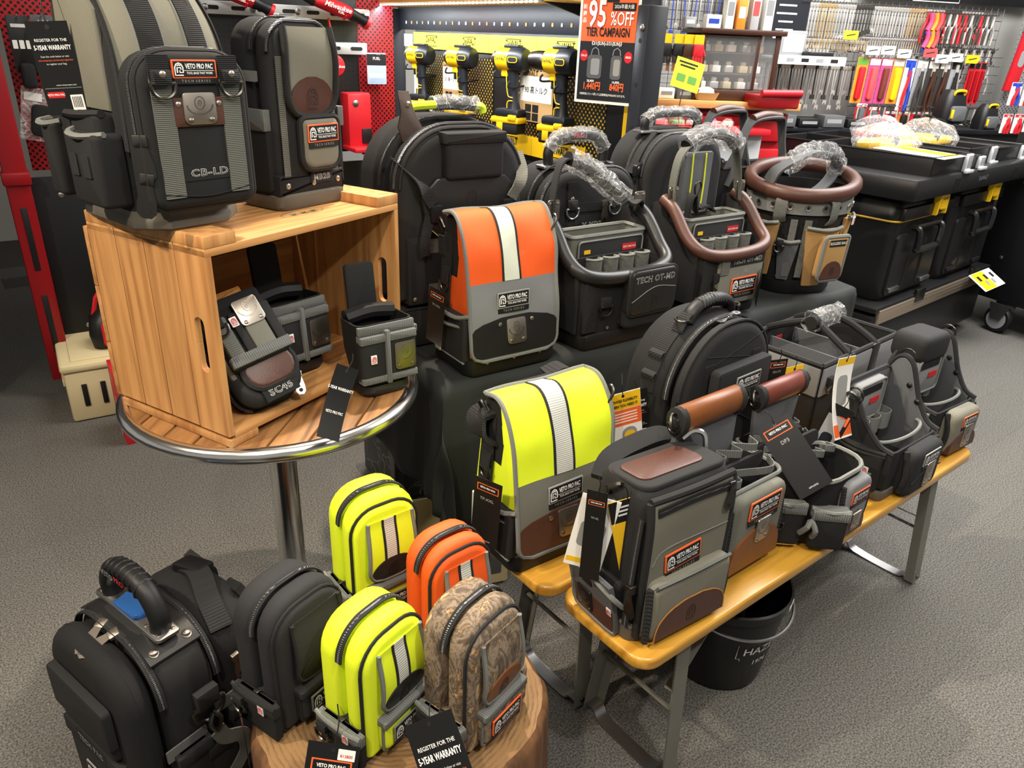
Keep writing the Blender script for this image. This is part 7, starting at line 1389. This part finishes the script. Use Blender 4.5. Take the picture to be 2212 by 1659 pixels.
for k in range(4): pack(('first', 'second', 'third', 'fourth')[k]+' red and orange small pack in the bottom grid row', 2.46+k*.10, 1.215, .09, .09, ('redm', 'org', 'redm', 'org')[k], 'paper', 'ink')
pack('red carded saw blade at the lower left of the grid', 2.23, 1.26, .085, .13, 'redm', 'paper', 'grey2'); pack('second red carded saw blade at the lower left of the grid', 2.33, 1.24, .085, .13, 'redm', 'paper', 'grey2')
for k in range(4): pack(('first', 'second', 'third', 'fourth')[k]+' blue-headed pliers card with red grips at the right edge', 3.23+k*.10, 1.42, .085, .14, 'paper', 'bluep', 'redm', v=-.25, shape=2)
for k in range(5): pack(('first', 'second', 'third', 'fourth', 'fifth')[k]+' red cutter pack low at the right edge', 3.20+k*.09, 1.23, .075, .12, 'paper', 'redm', 'redm', v=-.28, shape=1)
for k, (u, z, c_) in enumerate(((2.20, 1.60, 'paper'), (2.31, 1.605, 'paper'), (2.43, 1.59, 'paper'), (2.62, 1.60, 'redl'), (2.72, 1.57, 'paper'), (2.82, 1.58, 'paper'), (2.02, 1.68, 'hvy'), (2.95, 1.575, 'dwy'))):
    T = fw('price_sign', ('first', 'second', 'third', 'fourth', 'fifth', 'sixth', 'seventh', 'eighth')[k]+' small price sign standing on the tool wall rails', 'sign', u, -.12, z-.03); obj('card', slab(MB(), rr(.10, .05, .002), 0, .002, F0), c_, T); m = MB(); stroke(m, [(-.03, -.004), (.03, .006)], .006, F0, .002); obj('print', m, 'ink', T); obj('clip', tube(MB(), [(0, .02, -.03), (0, .004, -.02)], .003, 5, sm=1), 'steel', T)
for k in range(6):
    T = fw('multi_pack', ('first', 'second', 'third', 'fourth', 'fifth', 'sixth')[k]+' bright pink and orange charm tool in the upper right cluster', 'tool', 2.62+(k % 3)*.035, -.05, 1.80-(k//3)*.10); obj('body', tube(MB(), [(0, 0, 0), (.01, 0, -.05), (-.008, 0, -.10)], .014, 8), ('pink', 'orange2', 'redl')[k % 3], T); obj('ring', tube(MB(), [(.012*math.cos(R(a)), 0, -.115+.012*math.sin(R(a))) for a in range(0, 360, 60)], .004, 5, True, 1), 'bluep', T)
T = fw('spirit_level', 'long red spirit level standing upright at the right edge', 'level', 3.27, -.15, 1.36); T.rotation_euler[1] = R(6); m = MB(); box(m, (0, 0, .33), (.085, .03, .66), .004); obj('rail', m, 'redm', T)
for z in (.20, .40): obj('vial_window', slab(MB(), rr(.045, .10 if z < .3 else .05, .02, 0, z), .015, .017, F0), 'greyp', T)
T = fw('perforated_upright', 'grey perforated upright panel behind the spirit level', 'panel', 3.38, -.08, 1.15); m = MB(); box(m, (0, 0, .40), (.16, .02, .80), .002); dots('gryperf', '9a9b9c', '404244', .02, .25); obj('panel', m, 'gryperf', T)
# shelf of boxed tools
T = fw('display_shelf', 'white slanted display shelf below the dark text poster', 'shelf', 1.72, -.12, 1.51); m = MB(); box(m, (0, 0, 0), (.46, .20, .014), .003); obj('board', m, 'whitem', T); obj('front_strip', slab(MB(), rr(.46, .05, .002, 0, -.01), .10, .104, F0), 'paper', T); [obj('print', slab(MB(), rr(.05, .02, .002, -.15+k*.10, -.01), .104, .105, F0), ('greyp', 'ink')[k % 2], T) for k in range(4)]
T = fw('boxed_tool_set', 'grey boxed socket set propped on the display shelf', 'box', 1.64, -.10, 1.52); m = MB(); box(m, (0, 0, .07), (.17, .03, .14), .004); obj('case', m, 'greyp', T); obj('lid_print', slab(MB(), rr0(.14, .10, .003, 0, .02), .015, .017, F0), 'whitem', T)
T = fw('open_socket_case', 'black open socket case lying beside the propped box', 'case', 1.79, -.14, 1.52); m = MB(); box(m, (0, 0, .014), (.16, .12, .026), .004); obj('case', m, 'dkp', T); [obj('socket', lathe(MB(), [(.009, .026), (.009, .045)], 8, (-.06+k*.024, -.02, 0)), 'chromet', T) for k in range(6)]
# glass showcase
T = thing('glass_showcase', 'small dark-wood glass showcase with shelves of chrome parts', 'showcase', (1.08, 4.32, 1.325), 8); w, d, h = .42, .26, .30; W, D = w/2, d/2
for nm, z, zz in (('top', h, .024), ('bottom', 0, .05)): m = MB(); box(m, (0, 0, z), (w+.04, d+.04, zz), .004); obj(nm, m, 'brownw', T)
for sx in (-1, 1):
    for sy in (-1, 1): m = MB(); box(m, (sx*(W-.012), sy*(D-.012), h/2), (.024, .024, h), .002); obj('corner_post', m, 'brownw', T)
m = MB(); box(m, (W*.45, -D+.012, h/2), (.02, .02, h), .002); obj('mullion', m, 'brownw', T); m = MB(); box(m, (0, D-.005, h/2), (w, .008, h), .001); obj('back', m, 'brownw', T)
for z in (.10, .20): m = MB(); box(m, (0, 0, z), (w-.04, d-.05, .005), .001); obj('glass_shelf', m, 'glassm', T)
for nm, fr, ww in (('pane', FRF(-D+.004), w), ('pane', FRL(-W+.004), d), ('pane', FRR(W-.004), d)): obj(nm, slab(MB(), rr0(ww-.05, h-.05, .001, 0, .03), 0, .002, fr), 'glassm', T)
k = 0
for z in (.026, .105, .205):
    for x in (-.15, -.08, -.01, .07, .14):
        o = thing('chrome_part', ('lower', 'middle', 'upper')[(0 if z < .1 else 1 if z < .2 else 2)]+' shelf part '+('at the left end', 'second from left', 'in the centre', 'second from right', 'at the right end')[int(round((x+.15)/.0725))]+' of the glass showcase', 'part', (1.08+x*.99, 4.30+x*.14, 1.325+z), 8, 'chrome parts in the showcase'); m = MB(); box(m, (0, 0, .018), (.045, .06, .034), .004); obj('box', m, ('paper', 'chromet', 'cream')[k % 3], o); obj('fitting', lathe(MB(), [(.014, .035), (.016, .05), (.008, .055)], 10, (0, -.01, 0)), 'chromet', o); k += 1
def carton(label, x, y, z, w, d, h, m_, rz=8, pm=None, name='carton'):
    T = thing(name, label, 'box', (x, y, z), rz); m = MB(); box(m, (0, 0, h/2), (w, d, h), .003); obj('carton_body', m, m_, T); obj('label_print', slab(MB(), rr0(w*.7, h*.35, .002, 0, h*.35), d/2, d/2+.001, F0), pm or 'greyp', T); return T
for k, (x, w, h, m_, pm, l_) in enumerate(((.80, .06, .05, 'greyp', 'paper', 'low grey box on top of the glass showcase'), (.92, .08, .065, 'paper', 'bluep', 'white box with a blue label on the glass showcase'), (1.00, .045, .18, 'paper', 'greyp', 'tall white box on the glass showcase'), (1.06, .05, .15, 'orange2', 'paper', 'orange box on the glass showcase'), (1.13, .045, .19, 'whitem', 'redl', 'tall pale box with a red mark on the glass showcase'), (1.20, .05, .20, 'paper', 'greyp', 'tallest white box at the right of the glass showcase'))):
    carton(l_, x+.04, 4.32+.0*k, 1.638, w, .06, h, m_, pm=pm)
T = thing('side_counter', 'wooden counter shelf under the glass showcase', 'counter', (.95, 4.30, 0), 8); m = MB(); box(m, (0, 0, 1.28), (.95, .42, .035), .003); obj('top_board', m, 'shelfw', T); m = MB(); box(m, (0, .05, .62), (.92, .34, 1.24), .004); obj('cabinet_body', m, 'redp', T)
for k in range(3): m = MB(); box(m, (0, -.13, 1.16-k*.16), (.86, .03, .12), .006); obj('drawer', m, 'redm', T)
for k, (x, m_) in enumerate(((.62, 'dkp'), (.73, 'paper'), (.83, 'grey2'))): carton(('black', 'white', 'dark grey')[k]+' small box on the wooden counter', x, 4.14+.02*k, 1.299, .085, .07, .05, m_)
T = thing('wicker_tray', 'small wooden tray with crumpled white paper on the counter', 'tray', (.94, 4.17, 1.299), 8); obj('tray', skin(MB(), [rring(.10, .08, .01, 0), rring(.13, .10, .015, .035), rring(.12, .09, .01, .035), rring(.10, .08, .01, .01)]), 'card', T); obj('paper', skin(MB(), [ringe(.055, .04, .03, 14), ringe(.05, .035, .05, 14), ringe(.02, .015, .062, 14)]), 'paper', T)
T = thing('red_tool_tray', 'red tool tray with rounded rail beside the counter', 'tray', (1.27, 4.12, 1.29), 8); m = MB(); box(m, (0, 0, .02), (.22, .22, .06), .01); obj('tray_body', m, 'redp', T); obj('rail', tube(MB(), [(-.10, -.11, .06), (.11, -.11, .065)], .018, 10), 'redm', T)
for k in range(6): 
    T = thing('bagged_sweets', ('first', 'second', 'third', 'fourth', 'fifth', 'sixth')[k]+' small clear bag of coloured parts on the red ledge', 'package', (.60+k*.09, 3.98+.012*k, 1.185), 8+k*13); m = MB(); box(m, (0, 0, .012), (.07, .05, .02), .006); obj('contents', m, ('paper', 'redl', 'green', 'paper', 'pink', 'cream')[k], T); obj('film', skin(MB(), [rring(.085, .065, .02, .0), rring(.08, .06, .02, .02), rring(.05, .03, .01, .035)], True, False, True), 'bagfilm', T, ang=12)
T = thing('red_ledge', 'red steel ledge in front of the counter', 'ledge', (.85, 4.02, 0), 8); m = MB(); box(m, (0, 0, 1.165), (.80, .20, .03), .004); obj('ledge_top', m, 'redm', T); m = MB(); box(m, (0, .02, .58), (.76, .14, 1.14), .004); obj('ledge_front', m, 'whitem', T)
# gloves, loops and cards hanging near the post
for k, (x, z, c_) in enumerate(((.70, 1.60, 'dkp'), (.76, 1.60, 'dkp'), (.81, 1.60, 'brownw'), (.86, 1.60, 'redm'))):
    T = thing('work_glove', ('black work glove nearest the post', 'second black work glove', 'brown work glove', 'red work glove')[k]+' hanging in front of the showcase', 'glove', (x, 4.10, z), 8); obj('cuff', slab(MB(), rr(.05, .045, .004, 0, -.02), 0, .006, F0), 'dwy', T); obj('palm', slab(MB(), rr(.055, .06, .012, 0, -.07), 0, .014, F0, .005), c_, T)
    for j in range(4): obj('finger', tube(MB(), [(-.021+j*.014, -.007, -.095), (-.023+j*.015, -.009, -.135+.004*abs(j-1.5))], .0065, 6, sm=1), c_, T)
    obj('thumb', tube(MB(), [(.024, -.007, -.065), (.036, -.009, -.095)], .0065, 6, sm=1), c_, T)
T = thing('yellow_notice', 'tilted yellow notice sheet in front of the showcase', 'sign', (.80, 3.98, 1.42), 8, rot=(R(-12), R(14), R(8))); obj('sheet', slab(MB(), rr(.15, .14, .003), 0, .002, F0), 'hvy', T); obj('stand_rod', tube(MB(), [(0, .004, -.05), (.015, .03, -.15), (.05, .05, -.235)], .003, 5), 'steel', T); [obj('print', slab(MB(), rr(.10-.02*j, .008, .001, -.01, .052-j*.016), .002, .003, F0), 'ink', T) for j in range(2)]; [obj('print', slab(MB(), rr(.045, .035, .004, -.03+k*.06, -.02), .002, .003, F0), 'green', T) for k in range(2)]
for k in range(5):
    T = thing('cable_hanger', ('first', 'second', 'third', 'fourth', 'fifth')[k]+' gold snap ring hanging behind the post', 'ring', (.63+k*.03, 4.12, 1.50), 8); obj('ring', tube(MB(), [(.012*math.cos(R(a)), 0, .02*math.sin(R(a))) for a in range(0, 360, 45)], .004, 5, True, 1), 'brasst', T); obj('strap', strap(MB(), [(0, 0, -.02), (0, 0, -.07)], .014, .003, (1, 0, 0), 1), 'card', T)
# backpacks and cases in front of the grid
def ybp(label, x, y, z, s):
    T = thing('tool_backpack', label, 'backpack', (x, y, z), 20, 'yellow-handled black backpacks'); T.scale = (s, s, s); obj('body', skin(MB(), [rring(.26, .18, .05, 0), rring(.28, .20, .06, .10), rring(.24, .16, .06, .24), rring(.16, .10, .04, .30)]), 'dkp', T); obj('front_pocket', slab(MB(), rr0(.18, .14, .03, 0, .02), .09, .13, F0, .02), 'grey2', T)
    q = obj('yellow_handle', tube(MB(), [(-.06, -.06, .25), (-.05, -.08, .29), (.05, -.08, .29), (.06, -.06, .25)], .014, 8), 'dwy', T); m = MB(); box(m, (-.085, -.12, .09), (.025, .02, .08), .006); obj('yellow_clip', m, 'dwy', T)
ybp('black backpack with a yellow handle in front of the wire grid', 2.70, 5.05, 1.17, .66); ybp('smaller black bag with a yellow handle further right', 2.98, 5.12, 1.135, .52)
T = thing('low_counter', 'long dark low counter along the tool wall', 'counter', (2.30, 5.30, 0), 14); m = MB(); box(m, (0, 0, .55), (2.9, .36, 1.08), .004); obj('counter_body', m, 'dkp', T); m = MB(); box(m, (0, -.01, 1.10), (2.94, .38, .03), .004); obj('counter_top', m, 'dkb', T)
for k in range(5): carton(('first', 'second', 'third', 'fourth', 'fifth')[k]+' black flat case on the low counter from the left', 1.45+k*.17, 4.93+k*.045, 1.116, .15, .12, .05+.02*(k % 2), ('dkp', 'grey2')[k % 2], 14, 'greyp', 'flat_case')
# ---------------------------------------------------------------- product tags
def brand(u, v, w): return [(rr(w, w*.34, .001, u, v), 'org'), (rr(w*.92, w*.27, .001, u, v), 'tagk')], [('VETO PRO PAC', w*.125, u, v+.001, 'white', .03, .82)]
def ptag(name, label, loc, yaw, w, h, title=None, rot=None, bend=0, cord=None, sub_=None, bv=.13):
    e, l = brand(0, -h*bv, w*.78)
    if title: l = l+[(title, w*.15, 0, -h*.29, 'gtxt', .02, 1.0)]
    if sub_: l = l+[(sub_, w*.07, 0, -h*.93, 'ltxt', .0, 1.0)]
    return hangtag(name, label, loc, yaw, w, h, l, 'tagk', rot, cord, bend, e)
def wtag(name, label, loc, yaw, w, h, rot=None, cord=None, bar=True):
    k = w/.065
    l = [('REGISTER FOR THE', .0065*k, 0, -.030*k, 'white', .01, .9), ('5-YEAR WARRANTY', .0105*k, 0, -.042*k, 'white', .03, .60), ('Scan the code below or visit', .0045*k, 0, -.056*k, 'ltxt', 0, .85), ('www.vetopropac.com/warranty-registration', .0042*k, 0, -.062*k, 'org', 0, .72), ('to register your bag.', .0045*k, 0, -.068*k, 'ltxt', 0, .85)]
    e = []
    if bar: e = [(rr(.020*k, .026*k, .001, .017*k, -h+.020*k), 'paper'), (rr(.026*k, .010*k, .001, -.014*k, -h+.034*k), 'redm'), (rr(.058*k, .0008, .0001, 0, -h+.045*k), 'gtxt')]+[(rr(.0012*k, .018*k, .0001, .010*k+j*.0026*k, -h+.021*k), 'ink') for j in range(6)]; l = l+[('VETO PRO PAC', .005*k, -.014*k, -h+.034*k, 'white', .02, .8), ('www.vetopropac.com', .004*k, .006*k, -h+.050*k, 'ltxt', 0, .9)]
    return hangtag(name, label, loc, yaw, w, h, l, 'tagk', rot, cord, 0, e)
wtag('warranty_tag', 'long black warranty tag hanging at the left of the tall backpack', (-.845, 1.43, 1.545), 25, .066, .155, rot=(0, R(-4), R(25)), cord=[(.01, .03, .055), (0, .01, .03)])
o = hangtag('swing_tag', 'thin black tag curling out of the crate onto the table slats', (-.352, 1.445, .90), 40, .05, .155, [('5-YEAR WARRANTY', .009, 0, -.05, 'white', .02, .7), ('VETO PRO PAC', .008, 0, -.10, 'ltxt', .02, .7)], 'tagk', rot=(R(-14), R(26), R(22)), bend=1.6)
ptag('swing_tag', 'narrow black tag hanging at the left side of the orange flap-over bag', (-.205, 1.865, .945), -50, .06, .165, 'TP-XXL', rot=(R(4), R(10), R(-38)))
ptag('swing_tag', 'black tag hanging at the left side of the hi-vis yellow flap-over bag', (-.040, 1.335, .70), -32, .068, .175, 'TP-XXL', rot=(R(2), R(4), R(-28)), sub_='HI-VIS YELLOW')
ptag('swing_tag', 'upright black tag tucked in the side pocket of the grey zip-top bag', (.168, 1.165, .795), 20, .040, .205, 'TP-XL', rot=(0, R(0), R(-20)))
for k, (x, r_, m_) in enumerate(((.0, 9, 'paper'), (.075, -14, 'tagy'))):
    T = hangtag('leaflet', ('pale illustrated leaflet left of the upright black tag', 'yellow leaflet with black flap right of the upright black tag')[k], (.180+x*.6, 1.180, .772), 0, .075, .17, [], m_, (0, R(r_), R(-8+20*k)), None, 0, [(rr(.074, .05, .001, 0, -.026), 'tagk')]+[(rr(.05, .004, .0005, .004, -.016-.009*j), 'ltxt') for j in range(3)] if k else [(rr(.05, .06, .01, 0, -.09), 'gtxt'), (rr(.02, .03, .005, .005, -.09), 'tagy'), (rr(.07, .012, .001, 0, -.155), 'tagy')])
ptag('swing_tag', 'large black tag lying tilted over the low belt pouch', (.612, 1.545, .762), 20, .085, .185, 'DP3', rot=(R(-38), R(-30), R(14)), sub_='VPP10735')
ptag('swing_tag', 'black tag hanging between the arched backpack and the rectangular tote', (.735, 1.90, .775), 20, .062, .13, 'ISH-TT')
hangtag('leaflet', 'yellow leaflet corner beside the black tag at the rectangular tote', (.795, 1.93, .745), 20, .06, .10, [('NEW', .016, 0, -.035, 'org', .02, 1)], 'tagy', (0, R(-6), R(20)))
T = hangtag('leaflet', 'curved white and yellow illustrated leaflet standing between the pouches', (.868, 1.79, .835), -40, .085, .21, [], 'paper', (0, R(6), R(38)), None, 1.2, [(rr(.084, .02, .001, 0, -.012), 'tagy'), (rr(.05, .08, .015, 0, -.09), 'gtxt'), (rr(.025, .03, .006, .0, -.11), 'tagy'), (rr(.084, .03, .001, 0, -.19), 'org')])
T = hangtag('swing_tag', 'black framed tag with a grey panel leaning on the black open pouch', (.866, 1.74, .715), -30, .062, .16, [('VETO', .008, .012, -.03, 'org', .02, 1)], 'tagk', (R(-6), R(12), R(-34)), None, 0, [(rr(.046, .10, .002, -.002, -.08), 'greyp'), (rr(.030, .045, .012, -.002, -.105), 'dkb'), (rr(.006, .028, .001, .025, -.035), 'org')])
T = hangtag('leaflet', 'white, orange and yellow leaflet hanging from the arched backpack', (.268, 1.62, .785), 10, .092, .165, [('PROVIDES FLEXIBILITY', .0105, 0, -.022, 'ink', .02, .72), ('WHERE YOU NEED IT', .0105, 0, -.036, 'ink', .02, .72)], 'paper', (0, R(-10), R(18)), [(.01, .02, .04), (.0, .0, .02)], 0, [(rr(.091, .045, .001, 0, -.024), 'tagy'), (rr(.091, .045, .001, 0, -.070), 'org')]+[(rr(.07, .003, .0005, 0, -.058-.008*j), 'paper') for j in range(4)]+[(rr(.04, .055, .018, .012, -.127), 'greyp'), (rr(.03, .04, .013, .012, -.130), 'tagy')])
wtag('warranty_tag', 'black warranty tag behind the white and yellow leaflet', (.298, 1.635, .785), 14, .07, .15, rot=(0, R(-9), R(18)))
wtag('warranty_tag', 'black warranty tag with white lettering at the front foot of the camouflage pouch', (-.112, .845, .562), -10, .092, .15, rot=(R(-35), R(-34), R(-4)), bar=False, cord=[(.03, .03, .04), (.01, .01, .02)])
T = ptag('price_tag', 'black tag with a white price sticker at the foot of the front yellow pouch', (-.262, .838, .502), 0, .085, .14, None, rot=(R(-25), R(6), R(-2)), cord=[(-.01, .03, .05), (0, .01, .03)], bv=.27)
fz = FR((0, 0, 0)); q = obj('price_sticker', slab(MB(), rr(.028, .018, .001, .022, -.016), .0008, .0014, fz), 'paper', T); lettering(q, '¥13800', .0075, fz, .022, -.018, 'red', .01, .9, t=.0018)
ptag('swing_tag', 'black tag seen edge-on hanging beside the plain black pouch', (-.452, .93, .46), -50, .055, .15, None, rot=(0, R(-6), R(-62)))
hangtag('swing_tag', 'thin dark tag hanging at the right of the brown-rimmed tote', (.842, 2.49, .86), 70, .05, .125, [], 'tagk', (0, R(-4), R(78)))
